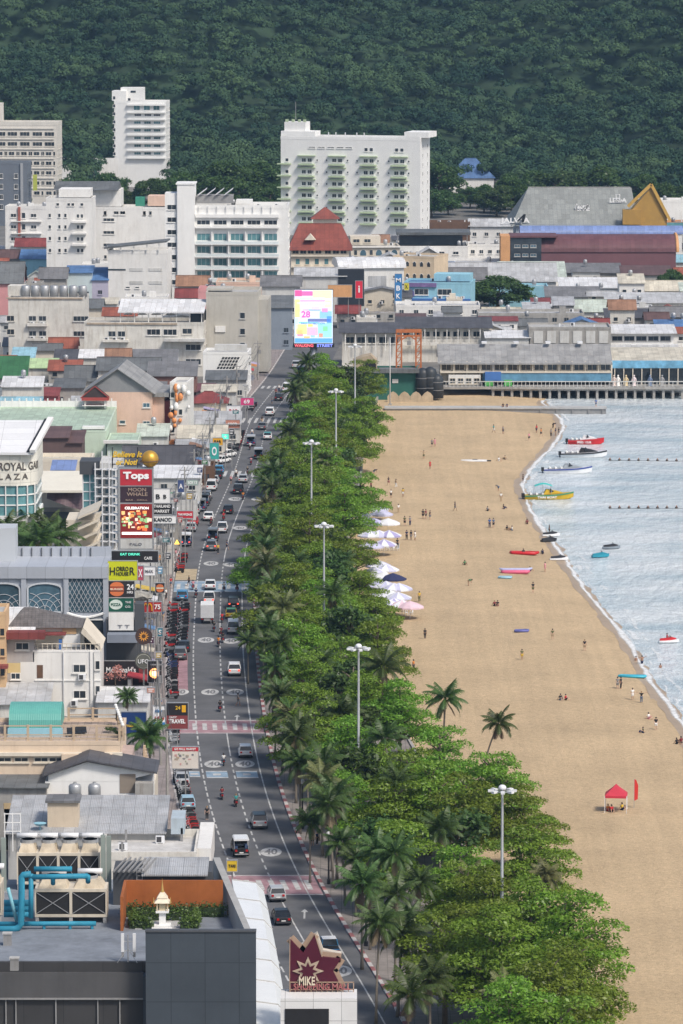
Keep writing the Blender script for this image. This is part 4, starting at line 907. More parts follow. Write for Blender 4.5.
mb=MB();pts=[(b.w/2+.4,8-8.2*math.cos(math.pi*i/12),b.h+(zat(234,b.Y+8)-b.h)*math.sin(math.pi*i/12))for i in range(13)];mb.tube(pts,.5,6);mb.build('end_arch',ORANGE,b.root)
LG=M('pale_plaster',(.55,.55,.53),.85,.12,.35,.5)
TAB=[(440,556,281,300,22,'gx',263,'light',LG,'wide shed with pale corrugated gable roof behind the round tree',6),(500,566,277,294,16,'shed',262,'palegreen',WHITE,'long shed with a pale green sloping roof under the maroon hall',4),(504,536,262,282,9,'gx',255.5,'red',OLDW,'small house with a dark red roof at the corner of the maroon hall',2),(556,622,273,292,12,'shed',263.5,'grey',CONC,'row of rusty grey lean-to roofs right under the maroon barrel hall',4),(622,672,275,296,10,'shed',266,'brown',CONC,'brown lean-to workshop under the right end of the maroon hall',3),(490,548,286,308,10,'flat',0,'light',CYAN,'pale blue two storey house right of the round tree',4),(546,600,297,313,9,'shed',287,'grey',LG,'grey roofed shed left of the pale green gable house',3),(560,628,288,305,10,'shed',278,'white',WHITE,'white flat shed in the row below the brown workshop',4),(571,606,311,326,10,'gx',300,'palegreen',LG,'house with a pale sage gable roof above the long grey terrace',3),(606,690,303,322,10,'shed',293,'light',OLDW,'long low house with pale grey roof at the right edge',5),(628,690,290,306,9,'gx',281,'cream',OLDW,'cream roofed house at right edge below the maroon hall',4),(606,652,318,334,9,'shed',309,'dark',MGREY,'dark roofed shed at right behind the white pier houses',3),(652,690,316,336,8,'gx',307,'grey',CONC,'grey gable house at the right edge above the pier',2),(478,584,313,338,12,'flat',0,'light',CONC,'long stained grey terrace with open dark bays behind the seafront',9),(396,480,305,330,12,'flat',0,'light',WHITE,'long white flat roofed block below the sky blue shop',6),(430,486,279,300,12,'gx',268,'grey',WHITE,'white house with a low grey roof left of the round tree',4),(440,510,262,284,14,'flat',0,'light',WHITE,'white flat house cluster left of the maroon hall',6),(468,512,244,268,12,'flat',0,'grey',WHITE,'pale block with rooftop rooms left of the orange pillar',5),(430,470,222,250,10,'flat',0,'brown',BROWN,'dark brown open sided block at the foot of the hill',5),(470,515,226,250,10,'gx',219,'light',WHITE,'white villa with pale roof at the left end of the grey hall',4),(660,700,222,250,10,'flat',0,'terracotta',ORANGE,'orange block right of the golden gable',3),(640,690,200,240,12,'flat',0,'light',WHITE,'white block at the right edge behind the golden gable',6),]
for(x0,x1,yt,gy,d,k,rd,rf,wl,lb,nw)in TAB:house(x0,x1,yt,gy,d,k,rd,rf,wl,lb,nw,2,cl=(4 if k=='flat' else 0),name='town_building',cat='building')
b=B('pier_house','white roofed house with a dark glazed veranda at the right of the seafront',609,674,333,364,10,0);b.shed(WHITE,RM('white'),zat(325,b.Y+10)-b.h,1.2).win([616,628,640,652,664],[338.5],10.5,5,GLASS,MGREY).px('veranda_roof',607,676,344,346.5,-3,-.004,RM('white')).win([620,634,648,662],[353],9,6)
b=B('pier_house','grey panelled house with pale shutters behind the long pier hall',529,611,327,366,12,0);b.flat(CONC,LGREY,.5)
for x in(533,546,559,572,585,598):b.px('shutter',x,x+9,331,343,-.12,-.004,LG)
b.clutter(12,6)
b=B('pier_house','dark roofed sea view restaurant with open white upper floor',399,489,327,362,9,0);b.shed(OLDW,RM('dark'),zat(317.5,b.Y+9)-b.h,1.5).win([406,416,426,436,446,456,466,476],[334],7.5,6)
for x in range(402,490,11):b.px('post',x,x+.8,328,344,-1.3,-1.1,WHITE)
b.px('balustrade',399,489,342,345,-1.4,-1.1,OLDW)
b=B('pier_house','low white shed with a sloping side roof between the pier houses',486,530,338,366,10,0);b.shed(LG,RM('white'),zat(331,b.Y+10)-b.h).auto(4,1)
b=B('seafront_restaurant','black roofed open restaurant left of the orange frame tower',342,402,332,366,9,0);b.shed(OLDW,RM('dark'),zat(323,b.Y+9)-b.h,1.4).win([350,361,372,383,394],[340],9,7)
for x in range(345,402,10):b.px('post',x,x+.8,334,350,-1.2,-1.0,WHITE)
b=B('pier_hall','long grey roofed pier hall with windows and a blue strip, on stilts',440,610,361,391.5,14,0);Yp=b.Y
b.px('wall',440,610,361,382,0,14,M('pier_wall',(.36,.33,.28),.85,.15,.3,.5));b.wm=CREAM
rz_=zat(344,Yp+9)-b.h;MB().prism([(-1.4,b.h-.4),(9,b.h+rz_),(15,b.h-.2),(15,b.h-.5),(9,b.h+rz_-.4),(-1.4,b.h-.7)],-b.w/2-.5,b.w/2+.5,'x').build('roof',RM('midgrey'),b.root)
b.win([446+13.2*i for i in range(13)],[366.5],10.2,8,GLASS,CREAM)
for i in range(14):b.px('pilaster',439.5+13.1*i,441+13.1*i,361,382,-.5,-.004,CREAM)
b.px('blue_strip',482,610,372.5,380.5,-1.2,-.9,M('blue_banner',(.13,.30,.44),.6,.3,.4)).px('ledge',440,610,371,372.4,-1.4,-.004,CREAM)
for x in(482,514,546,578):b.px('roof_lamp',x,x+5,344.6,346.4,6.5,8.5,STEELW)
b.px('lower_panel',448,480,374,384,-2,-1.6,WHITE).win([452,460,468,476],[380],6,6,y=-2.01)
b.px('deck',440,684,384.6,387,-5,14,CONC)
for i in range(62):b.px('rail_post',441+i*3.95,441.5+i*3.95,379.5,384.6,-4.9,-4.75,LG)if i<60 else None
b.px('rail',440,684,379,379.8,-4.95,-4.7,LG).px('rail',440,684,385.4,386,-4.95,-4.7,LG)
stilt=MB().box(-.28,.28,-.28,.28,-3.4,b.lz(387)).mesh('stilt',CONC)
for i in range(21):
 for y in(-4.2,2,8):put('stilt',stilt,b.root,(b.lx(492+i*9.4),y,0))
b.px('cross_beam',490,684,387.1,388.6,-4.5,-3.9,CONC)
b.px('blue_tarpaulin',484,500,371,379,-4,-1.5,BLUE).px('green_stall',484,492,379,384.5,-4,-3,M('green_tarp',(.10,.42,.10),.7)).px('green_stall',503,511,378.5,384.5,-4,-3,M('green_tarp',(.1,.42,.1)))
b2=B('pier_hall','open sided pier restaurant with a beige roof and blue wave fascia',610,700,361,391,14,0);b2.shed(MGREY,RM('cream'),zat(348,b2.Y+14)-b2.h,1.2)
b2.px('wave_fascia',610,700,360,367.5,-1.5,-1.2,M('blue_wave_banner',(.16,.38,.55),.5,.45,.5))
for x in range(613,700,9):b2.px('post',x,x+.9,367,389,-1.4,-1.1,CREAM)
b2.px('front_shade_sheet',611,699,369,388,-.12,-.004,GLASS)  # dark sheet over the wall stands in for the shaded interior
for i,(px,c)in enumerate(((614,(.6,.5,.45)),(618,(.75,.72,.68)),(626,(.62,.50,.3)),(634,(.7,.6,.6)),(650,(.15,.2,.3)),(662,(.3,.3,.3)))):
 t=thing('standing_statue','%s painted figure on the pier restaurant deck'%['dusty brown','white','golden','pinkish','dark blue','grey'][i],'statue',(xat(px,385,b2.Y-3.6),b2.Y-3.6,b2.lz(384.7)),0,'painted figures on the pier deck')
 m_=M('statue_paint_%d'%i,c,.6);MB().lathe([(.5,0),(.5,.25),(.36,.3),(.42,.9),(.3,1.5),(.36,1.9),(.14,2.15)],n=10).build('robe',m_,t,smooth=True);MB().sphere((0,0,2.38),.23,10,6).build('head',m_,t,smooth=True);MB().bar((-.3,0,1.9),(-.55,-.2,1.2),.16).bar((.3,0,1.9),(.5,-.25,1.3),.16).build('arms',m_,t)
t=thing('jetty','low concrete jetty running from the sand into the shallow water','jetty',at(480,414,SEA));Yj=t.location.y;k_=F/Yj
lx=lambda px:xat(px,414,Yj)-t.location.x
MB().box(lx(385),lx(606),0,3.4,-2.5,zat(409,Yj)-SEA).build('jetty_body',MGREY,t);MB().box(lx(385)-.1,lx(606)+.2,-.25,3.6,zat(409,Yj)-SEA+.004,zat(408,Yj)-SEA+.1).build('deck',LGREY,t)
for x in(540,556,572,588,602):MB().box(lx(x),lx(x+1.4),-.3,-.02,-2,zat(409.3,Yj)-SEA).build('fender',MGREY,t)
t=thing('frame_tower','tall rusty orange steel portal frame rising over the seafront roofs','frame tower',at(409,392));Y_=t.location.y;lx=lambda px:xat(px,360,Y_)-t.location.x;lz=lambda py:zat(py,Y_)
OR=M('orange_steel',(.46,.15,.05),.6,.15,.8,.3)
mb=MB()
for x in(396.5,401.5,416,421):
 for y in(0,3):mb.bar((lx(x),y,0),(lx(x),y,lz(331)),.32)
mb.build('columns',OR,t);mb=MB()
for a,c in((396.5,401.5),(416,421)):
 for i in range(6):z0=lz(371-i*6.6);z1=lz(371-(i+1)*6.6);mb.bar((lx(a),0,z0),(lx(c),0,z1),.16).bar((lx(a),0,z1),(lx(c),0,z1),.16)
mb.build('lattice',OR,t);MB().bar((lx(396),0,lz(331.5)),(lx(421.5),0,lz(331.5)),.6,.5).bar((lx(396),3,lz(331.5)),(lx(421.5),3,lz(331.5)),.6,.5).bar((lx(396),0,lz(336)),(lx(421.5),0,lz(336)),.35).bar((lx(401),0,lz(340)),(lx(409),0,lz(335)),.3).bar((lx(416),0,lz(340)),(lx(409),0,lz(335)),.3).build('crossbeam',OR,t)
MB().bar((lx(409),0,lz(336)),(lx(409),0,lz(344)),.1).box(lx(407),lx(411),-.2,.2,lz(345),lz(341)).build('hanging_bell',MGREY,t)
GREENW=M('dark_green_hoarding',(.03,.13,.10),.7,.15,.4)
b=B('beach_hall','dark green hoarding hall with a stone arch roof at the head of the beach',353,418,372,398,14,0);b.flat(GREENW,RM('grey'),.4);b.px('awning',352,419,368.5,372.5,-1.5,0,RM('slate')).px('notice',392,398,379,383,-.15,-.004,WHITE)
MB().prism([(b.lx(353),b.lz(372)),(b.lx(377),b.lz(372)),(b.lx(377),b.lz(362)),(b.lx(371),b.lz(356)),(b.lx(362),b.lz(358)),(b.lx(353),b.lz(362))],2,8,'y').build('stone_arch',M('sandstone',(.42,.34,.24),.9,.2,.5,.4),b.root)
MB().prism([(b.lx(362),b.lz(371)),(b.lx(376),b.lz(371)),(b.lx(376),b.lz(365)),(b.lx(370),b.lz(360)),(b.lx(364),b.lz(364))],1.8,1.96,'y').build('arch_shade_sheet',BLACK,b.root)  # flat black sheet paints the shade inside the arch
for i,(px,h_)in enumerate(((422.5,368),(430,367),(436.5,374))):
 p=at(px,398);t=thing('silo_tank',['left black storage silo beside the green hall','middle black storage silo beside the green hall','short black silo at the right of the group'][i],'silo',p,0,'black silos by the green hall');hh=zat(h_,p.y)
 MB().lathe([(1.55,0),(1.55,hh-1.2),(1.3,hh-.5),(.5,hh),(.1,hh+.1)],n=16).build('shell',M('black_tank',(.035,.04,.045),.45,.1,.5),t,smooth=True);MB().lathe([(1.6,hh*.33),(1.6,hh*.33+.12)],n=16).lathe([(1.6,hh*.66),(1.6,hh*.66+.12)],n=16).build('hoops',MGREY,t)
t=thing('scalloped_wall','low scalloped sandstone wall along the top of the far sand','wall',at(412,400));Y_=t.location.y;lx=lambda px:xat(px,400,Y_)-t.location.x
mb=MB()
for i in range(4):c=lx(393+i*11.5);mb.prism([(c-1.25,-.6),(c+1.25,-.6),(c+1.25,.8),(c+.7,1.5),(c,1.9),(c-.7,1.5),(c-1.25,.8)],0,.4,'y')
mb.build('wall_panel',M('sandstone',(.42,.34,.24)),t)
b=B('terrace_block','white block with a lean-to slate canopy over its roof terrace',108,167,250,312,12,-4);b.flat(WHITE,LGREY,1.0)
MB().prism([(b.lx(106),b.lz(249)),(b.lx(168),b.lz(242)),(b.lx(168),b.lz(240.5)),(b.lx(106),b.lz(247))],-1,9,'y').build('canopy',RM('slate'),b.root)
for x in(109,122,135,148,160):b.px('post',x,x+.9,246.5-(x-109)*.1,251,-.6,-.35,WHITE)
b.win([129,138.5],[287.5],4.5,2,frame=WHITE);b.px('louvre',131,144,268,271,-.12,-.004,LG).px('louvre',150,163,268,271,-.12,-.004,LG).px('louvre',131,144,281,284,-.12,-.004,LG).px('louvre',150,163,281,284,-.12,-.004,LG).px('black_slot',109,127,269,270.5,-.1,-.004,GLASS)
TAB2=[(66,92,273,312,10,'shed',266,'blue',M('pale_blue_wall',(.50,.58,.60),.8,.1,.3,.3),'grey blue house with a bright blue roof left of the terrace block',3,'house'),(92,108,280,312,10,'shed',268,'blue',M('lilac_wall',(.42,.40,.50),.8,.1,.3,.3),'small lilac house with a blue roof beside the terrace block',1,'house'),(-14,22,282,315,12,'gx',262,'slate',PINK,'pink house with a dark slate roof at left edge',2,'house'),(40,66,278,314,10,'gx',268,'grey',CONC,'bare concrete house with a grey gable beside the pink house',1,'house'),(24,42,283,320,8,'flat',0,'grey',CONC,'stained concrete water tower block beside the pink house',1,'building'),(16,50,246,274,9,'gx',238.5,'red',WHITE,'low house with a faded red roof below the white hostel',3,'house'),(20,62,259,286,9,'shed',250,'blue',CYAN,'house with a dull blue tin roof below the faded red roof',3,'house'),(48,82,258,284,8,'flat',0,'light',CYAN,'pale cyan house with white rooftop rails below the long guest house',3,'house'),(-12,22,258,284,9,'gx',250,'brown',CONC,'brown roofed shack at left edge below the white hostel',2,'house'),(82,112,264,296,9,'flat',0,'light',WHITE,'white strip house with a flat pale roof behind the bright blue roof',2,'house'),(125,168,297,330,10,'flat',0,'light',WHITE,'white penthouse block with two square windows above the long canopy',2,'building'),(198,232,290,330,12,'flat',0,'light',PINK,'flat roofed block with a salmon pink side wall behind the blank grey block',0,'building'),(216,262,282,324,14,'flat',0,'cream',PEACH,'peach block with a flat roof below the teal balconies',2,'building'),(262,300,286,330,14,'gx',276,'grey',LG,'long grey roofed hall behind the giant lit screen',4,'building'),(258,292,308,350,12,'shed',296,'slate',M('steel_blue_wall',(.24,.28,.33),.7,.1,.3),'steel blue shed left of the giant lit screen',2,'building'),(296,345,276,322,12,'gx',268,'light',LG,'pale roofed row below the terracotta hipped roof',4,'building'),]
for(x0,x1,yt,gy,d,k,rd,rf,wl,lb,nw,nm)in TAB2:house(x0,x1,yt,gy,d,k,rd,rf,wl,lb,nw,2,name='town_building' if nm=='building' else 'town_house',cat=nm,cl=(4 if k=='flat' else 0))
b=B('apartment_block','peeling cream apartment block with seven roof tanks and paired windows',8,84,297,366,11,-3);b.flat(OLDW,CONC,.7)
b.win([34,44,78.5,88-2],[318.5,333.5],8,5.6,frame=LG).win([12],[318.5,332],8,6).px('balcony',29,49,323,326,-1.0,-.004,OLDW).px('balcony',29,49,338,340.5,-1.0,-.004,OLDW).px('rusty_ledge',8,84,297.5,299,-.25,-.004,M('rusty_concrete',(.43,.35,.27),.9,.3,.6,.6))
b.tanks(7,b.lx(26),b.lx(83),3,b.top+.06,1.05,2.6).acs([(b.lx(x),-.4,b.lz(y))for x in(34,44)for y in(325.5,340)]).px('stair_head',8,24,287,297.02,3,8,OLDW)
b=B('apartment_block','stained pale apartment block with a long white canopy over its roof bar',84,204,322,376,12,-3);b.flat(OLDW,CONC,.8)
b.win([113,122.5],[334],8,6,frame=LG).win([154.5,171],[332],14,6.5,frame=WHITE).win([188],[331],10,6).win([194],[347,361.5],16,6.5,frame=WHITE).px('rusty_ledge',88,178,323,324.6,-.25,-.004,M('rusty_concrete',(.36,.26,.17)))
b.px('balcony',104,130,339.5,342,-1,-.004,OLDW).acs([(b.lx(x),-.4,b.lz(341))for x in(108,116,124)])
MB().prism([(-.5,b.lz(313)),(8,b.lz(304.5)+.4),(8,b.lz(304.5)+.65),(-.5,b.lz(313)+.25)],b.lx(119),b.lx(205),'x').build('canopy',RM('white'),b.root)
for x in(121,135,149,163,177,190,202):b.px('post',x,x+.8,312,322,.2,.4,WHITE)
b.px('bar_room',191,204,312,322.1,1,9,GLASS).px('deck_awning',166,206,338,340.5,-2.5,-.004,LG)
for x in(128,142,156,170):MB().lathe([(1.3,2.3),(.1,2.9)],(b.lx(x),3,b.top),8).tube([(b.lx(x),3,b.top),(b.lx(x),3,b.top+2.4)],.05,4).build('parasol',WHITE,b.root)
b.sidewin(3,4)
b=B('blank_block','blank grey beige block with three small windows standing over the road',206,258,292,374,16,-2);b.flat(M('greige_render',(.46,.44,.39),.85,.1,.2,.35),LGREY,.8).win([243],[315.5,331.5,345.5],5.5,6.5,frame=LG).px('side_wing',248,268.5,300,372,1,14,b.wm).px('roof_room',206,232,290,292.02,4,12,b.wm).px('red_sign',216,226,326,332,-.3,-.004,WHITE).sidewin(3,5)
b=B('corner_shop','white corner shop with a slanted black checkered panel',203,248,352,394,10,-3);b.flat(WHITE2,LGREY,.6)
for i in range(6):
 for j in range(4):
  if True:x=217+i*3.0+(3-j)*1.6;y=357+j*3.2;MB().poly([(b.lx(x),-.03,b.lz(y+2.4)),(b.lx(x+2.3),-.03,b.lz(y+2.4)),(b.lx(x+3.5),-.03,b.lz(y)),(b.lx(x+1.2),-.03,b.lz(y))]).build('black_tile',BLACK,b.root)
b.px('roof_strip',214,246,346,351.9,3,5,LG).win([212,242],[380],8,9).sidewin(2,3)
TAB3=[(-14,26,378,402,10,'shed',357,'green',CONC,'big house with a patched dark green tin roof at left edge',3),(26,56,368,392,8,'shed',359,'lime',OLDW,'house with a bright lime green roof beside the dark green one',2),(12,34,358,378,7,'shed',348,'cyan',OLDW,'small house under a faded turquoise roof',1),(54,76,362,386,8,'shed',350,'dark',CONC,'narrow house with a charcoal roof between the lime and white roofs',2),(74,104,358,380,7,'shed',350,'white',OLDW,'low house with a bright white tin roof in the back lane',2),(34,60,350,372,7,'gx',344,'slate',CREAM,'small cream house with a slate gable below the roof tanks',2),(50,76,347,370,6,'gx',338,'terracotta',OLDW,'little house with an orange tiled gable below the roof tanks',1),(66,94,380,404,9,'gx',366,'slate',LG,'grey house with a dark shingle gable behind the black spirit gable',3),(98,158,370,404,12,'gx',358,'slate',OLDW,'long house under a wide dark slate gable roof',4),(112,176,362,388,10,'shed',350,'grey',LG,'long grey tin roof stretching toward the white corner shop',4),(148,196,376,412,10,'shed',362,'grey',M('brick_brown',(.22,.12,.10),.85,.2,.5,.3),'brown brick house with a grey tin roof near the decorated white house',3),(128,150,356,376,6,'shed',349,'rust',OLDW,'tiny house with a rusty brown roof left of the corner shop',1),(-14,14,364,384,7,'gx',356,'dark',CONC,'black roofed shack at left edge behind the green tin roof',1),(-14,28,388,412,8,'flat',0,'grey',M('grey_glazed_wall',(.28,.31,.33),.6,.1,.3),'grey glazed shed under the dark green roof',5),(28,58,396,412,7,'shed',388,'red',M('dull_red_wall',(.40,.12,.13),.8,.15,.4,.3),'long low red tin building behind the white parapet',3),(54,84,388,408,8,'shed',379,'slate',CONC,'dark house with an open blue doorway left of the peach gable building',2),(28,56,386,404,7,'flat',0,'grey',CONC,'cluttered concrete yard house behind the red tin building',2),(0,40,412-14,416,6,'flat',0,'light',OLDW,'low pale yard building behind the white parapet',2),(188,214,392,412,8,'shed',384,'maroon',OLDW,'small house with a maroon roof by the far zebra crossing',2),(190,226,402,424,8,'hip',392,'red',CREAM,'pavilion with a crimson hipped roof near the far shops',3),(202,236,392,416,7,'shed',385,'cream',LG,'shop with a beige flat canopy behind the crimson pavilion',2),(206,246,380,402,8,'shed',371,'slate',LG,'shop with a slate lean-to below the white corner shop',3),(176,240,424,446,8,'shed',412,'light',LG,'long shop under pale grey awnings before the crimson pavilion',4),(178,226,438,458,8,'shed',426,'cream',OLDW,'old shop with a drooping tan canvas awning',3),(176,214,448,466,7,'shed',440,'light',LG,'low shop with a light steel awning behind the tan canvas',3),(124,192,464,494,12,'gx',446,'dark',WHITE,'long charcoal tile roofed shop block right behind the golden globe',5),(196,214,466,486,8,'flat',0,'brown',BROWN,'brown timber shop beside the charcoal roofed block',2),(142,200,478,512,10,'shed',466,'white',LG,'shop house with a bright white roof under the charcoal roofed block',4),(160,196,500,526,9,'flat',0,'grey',LG,'grey shop house with roof clutter behind the street signs',3),(150,178,520,548,9,'shed',512,'grey',CONC,'shabby shop house right of the stacked sign tower',2),(150,172,545,575,9,'flat',0,'light',LG,'pale shop house by the yellow crossing box',2),(128,162,572,608,10,'flat',0,'grey',LG,'flat roofed shop behind the bright yellow sign',3),]
for(x0,x1,yt,gy,d,k,rd,rf,wl,lb,nw)in TAB3:house(x0,x1,yt,gy,d,k,rd,rf,wl,lb,nw,2,name='lane_house',cl=(5 if k=='flat' else 0))
b=B('guest_house','peach building with a big grey louvred gable facing the camera',84,152,392,452,18,-3);b.gabley(PEACH,RM('midgrey'),zat(369,b.Y)-b.h,.7,M('grey_louvres',(.30,.31,.32),.7,.1,.4,wave=('Z',3),bump=.6));b.win([147],[405,423],7.5,5,GLASSB,WHITE).win([123],[422],6,4,GLASSB,WHITE)
b.px('side_wing',152,164,397,452,2,16,PEACH).px('wing_roof',144,169,393,397.3,1,17,RM('midgrey')).px('maroon_flank',164,170,402,452,3,15,M('maroon_render',(.26,.07,.07),.8,.15,.4));b.sidewin(3,4)
b=B('decorated_house','tall white house covered in orange and white sculpted figures',170,187,382,452,10,-6);b.flat(WHITE,LGREY,.6);rr=random.Random(4);mo=MB();mw=MB()
for i in range(26):
 x=rr.uniform(-b.w/2,b.w/2+.6);z=rr.uniform(1,b.h);(mo if rr.random()<.6 else mw).sphere((x,-.3,z),rr.uniform(.25,.6),7,5,sz=rr.uniform(1,1.8))
mo.build('orange_figures',M('orange_plaster',(.70,.28,.10),.6,.2,1),b.root,smooth=True);mw.build('white_figures',WHITE2,b.root,smooth=True);b.win([173,181],[395,412,430],4,6)
b=B('flat_roofed_hall','wide hall with a mint green flat roof and white parapet fence',-16,106,431,479,44,0);zt=b.h;b.d=min(44,yg(452)-b.Y-1);b.flat(MINT,RM('mint'),.25)
b.px('white_patch',82,106,424.5,424.6,0,0.01,WHITE2)
yb_=b.d;mb=MB()
for i in range(16):x=-b.w/2+1+i*(b.w-2)/15;mb.box(x-.12,x+.12,yb_-.3,yb_,zt,zt+1.7)
mb.box(-b.w/2,b.w/2,yb_-.22,yb_-.1,zt,zt+1.2);mb.build('fence',WHITE2,b.root);b.bx('roof_hatch',b.lx(82),b.lx(104),3,5,zt,zt+.5,WHITE2)
b=B('flat_roofed_hall','smaller mint green roof stepping down before the peach gable building',107,138,441,480,14,0);b.flat(MINT,RM('mint'),.25);b.px('white_eave',104,140,440,443,-1,-.004,WHITE)
t=thing('spirit_gable','small black tiered Thai gable roof with red trim on posts','pavilion',(xat(95,400,yg(452)-5),yg(452)-5,zt+.07));zb=0;lz=lambda py:zat(py,t.location.y)-zt-.07
MB().prism([(-2.6,lz(397.5)),(2.6,lz(397.5)),(1.2,lz(391.5)),(0,lz(387)),(-1.2,lz(391.5))],0,3,'y').build('roof',M('black_tiles',(.05,.035,.035),.6,.2,1),t)
mb=MB();tr=[(-2.9,lz(398)),(-1.3,lz(391.5)),(0,lz(386.2)),(1.3,lz(391.5)),(2.9,lz(398))]
for a,c in zip(tr[:-1],tr[1:]):mb.bar((a[0],-.15,a[1]),(c[0],-.15,c[1]),.16)
mb.box(-2.7,2.7,-.3,3.2,lz(400.5),lz(397.5)).build('red_trim',M('temple_red',(.35,.06,.05),.6),t);mb=MB()
for x in(-2,2):
 for y in(.3,2.7):mb.box(x-.15,x+.15,y-.15,y+.15,0,lz(400.5))
mb.box(-2.6,2.6,-.2,3.2,lz(406),lz(405.4)).build('posts',WHITE,t)
TAB4=[(36,68,438,492,10,'shed',427,'brown',M('brown_render',(.13,.085,.08),.7,.15,.4),'dark plum roofed shop right of the round white mall',0),(68,82,443,492,10,'shed',431,'brown',M('brown_render',(.13,.085,.08)),'narrow plum roofed annex beside the dark plum shop',0),(36,92,458,507,8,'flat',0,'cream',CREAM,'long cream wall block under the plum roofs',0),(52,74,470,514,6,'shed',461,'periwinkle',CREAM,'little house with a pale periwinkle roof in the alley',0),(38,50,480,522,6,'flat',0,'light',M('salmon_render',(.42,.20,.14),.8,.15,.4,.3),'narrow salmon house beside the round white mall',0),(100,124,462,494,10,'flat',0,'light',LG,'small pale block with a leafy roof left of the golden globe',2),]
for(x0,x1,yt,gy,d,k,rd,rf,wl,lb,nw)in TAB4:house(x0,x1,yt,gy,d,k,rd,rf,wl,lb,nw,2,name='alley_house')
Ym=yg(604);k_=F/Ym;t=thing('shopping_centre','white round cornered shopping centre with big black lettering and glass bands','shopping centre',(xat(0,500,Ym),Ym,0));lx=lambda px:(px)/k_;lz=lambda py:zat(py,Ym)
Rr=3.6;xe=lx(37);xf=xe-Rr
def rounded(x0,inset=0.0,depth=16):
 p=[(x0,inset),(xf,inset)]+[(xf+(Rr-inset)*math.sin(math.pi/2*i/10),Rr-(Rr-inset)*math.cos(math.pi/2*i/10))for i in range(1,11)]
 return p+[(xe-inset,depth),(x0,depth)]
for nm,z0,z1,ins,mt in(('lower_wall',-.3,lz(516),.0,WHITE2),('glass_band',lz(516),lz(486),.25,GLASST),('wall',lz(486),lz(452),0,M('ivory_cladding',(.74,.72,.64),.5,.05,.3,.1,tile=(1.6,1.6,(R(90),0,0))))):MB().prism(rounded(-14,ins),z0,z1,'z').build(nm,mt,t)
mb=MB()
for i in range(9):x=-13+i*2.3;mb.box(x,x+.16,.02,.3,lz(516),lz(486))if x<xf else None
for z in(lz(496),lz(506)):mb.prism(rounded(-14,.1),z,z+.2,'z')
for i in range(1,10,3):a=math.pi/2*i/10;mb.bar((xf+Rr*math.sin(a),Rr-Rr*math.cos(a),lz(516)),(xf+Rr*math.sin(a),Rr-Rr*math.cos(a),lz(486)),.2)
mb.build('mullions',WHITE2,t)
def bend(o):
 for v in o.data.vertices:
  if v.co.x+o.location.x>xf:a=(v.co.x+o.location.x-xf)/Rr;v.co=(xf+(Rr+.06)*math.sin(a)-o.location.x,Rr-(Rr+.06)*math.cos(a)-o.location.y+v.co.y*math.cos(a),v.co.z)
DL=M('dark_lettering',(.10,.085,.075),.5,.1,1)
o=lettering('ROYAL GARDEN',DL,t,(lx(32),-.06,lz(466.5)),lx(66),lx(8.0),.012,.05);bend(o)
o=lettering('P L A Z A',DL,t,(lx(10.5),-.06,lz(476.5)),lx(37),lx(6),.012,.05);bend(o)
rf=MB();rf.poly([(-14,-.6,lz(452)),(lx(34),-.6,lz(452)),(lx(47),13,lz(452)+3.6),(-14,13,lz(452)+3.6)]).poly([(-14,-.6,lz(452)-.4),(-14,13,lz(452)+3.2),(lx(47),13,lz(452)+3.2),(lx(34),-.6,lz(452)-.4)]).poly([(-14,-.6,lz(452)-.4),(lx(34),-.6,lz(452)-.4),(lx(34),-.6,lz(452)),(-14,-.6,lz(452))]).poly([(lx(34),-.6,lz(452)-.4),(lx(47),13,lz(452)+3.2),(lx(47),13,lz(452)+3.6),(lx(34),-.6,lz(452))])
rf.build('roof',M('white_roof_panels',(.78,.79,.80),.5,.04,.3,.08,tile=(5,2.4)),t)
MB().bar((lx(29),-.7,lz(452)+.12),(lx(42),13,lz(452)+3.8),.5,.12).build('gutter',BLACK,t);MB().bar((lx(33.5),-.9,lz(452)+.2),(lx(46.6),13.1,lz(452)+3.9),.9,.5).build('verge',WHITE2,t)
b=B('mall_canopy','cream flat canopy hall over a curved plum wall beside the round mall',36,86,491,532,13,0);MB().prism([(-1,b.lz(492)),(13,zat(473,b.Y+13)),(13,zat(473,b.Y+13)+.4),(-1,b.lz(492)+.4)],b.lx(35),b.lx(86),'x').build('canopy',M('cream_membrane',(.66,.63,.54),.6,.06,.3,.15),b.root);b.px('back_wall',36,85,492,530,9,11,CREAM)
n_=10;rings=[]
for i in range(n_+1):
 f=i/n_;x=b.lx(46+36*f);z1=b.lz(491.5);z0=b.lz(500+12*f**1.5);rings.append([(x,2-3*math.sin(f*3.14),z0),(x,4-3*math.sin(f*3.14),z1),(x,4.5,z1),(x,2.5,z0)])
MB().loft(rings).build('curved_wall',M('plum_shingles',(.12,.08,.09),.6,.15,.5,tile=(1,.5,(R(90),0,0))),b.root);b.px('cafe_front',38,80,514,530,3,8.9,GLASS)
b=B('lift_tower','glass lift tower with a dark cap beside the cream canopy',83,97,474,560,4.5,0);b.body(GLASST);b.px('dark_cap',80,100,461,474,-.8,5.3,DGREY)
for x in(82.6,89.5,96.4):b.px('steel_post',x,x+1,474,560,-.15,.1,STEELW)
for y in range(482,556,9):b.px('floor_band',83,97,y,y+1,-.12,-.004,STEELW)
b=B('service_tower','pale grey service tower of stacked balconies behind the sign tower',96,117,463,560,9,-5);b.body(LG)
for y in range(468,556,9):b.px('floor_slab',95,118,y,y+1.2,-1.3,-.004,STEELW)
for x in(96,103,110,116.6):b.px('steel_column',x,x+1,450 if x>100 else 462,560,-1.5,-1.25,STEELW)
b.win([100,107,113.5],[473,482,491,500,509,518,527,536],4,5,GLASSB,LG)
b=B('ramp_building','cream ramp building with slanting floors left of the service tower',66,97,520,580,10,0);b.body(CREAM)
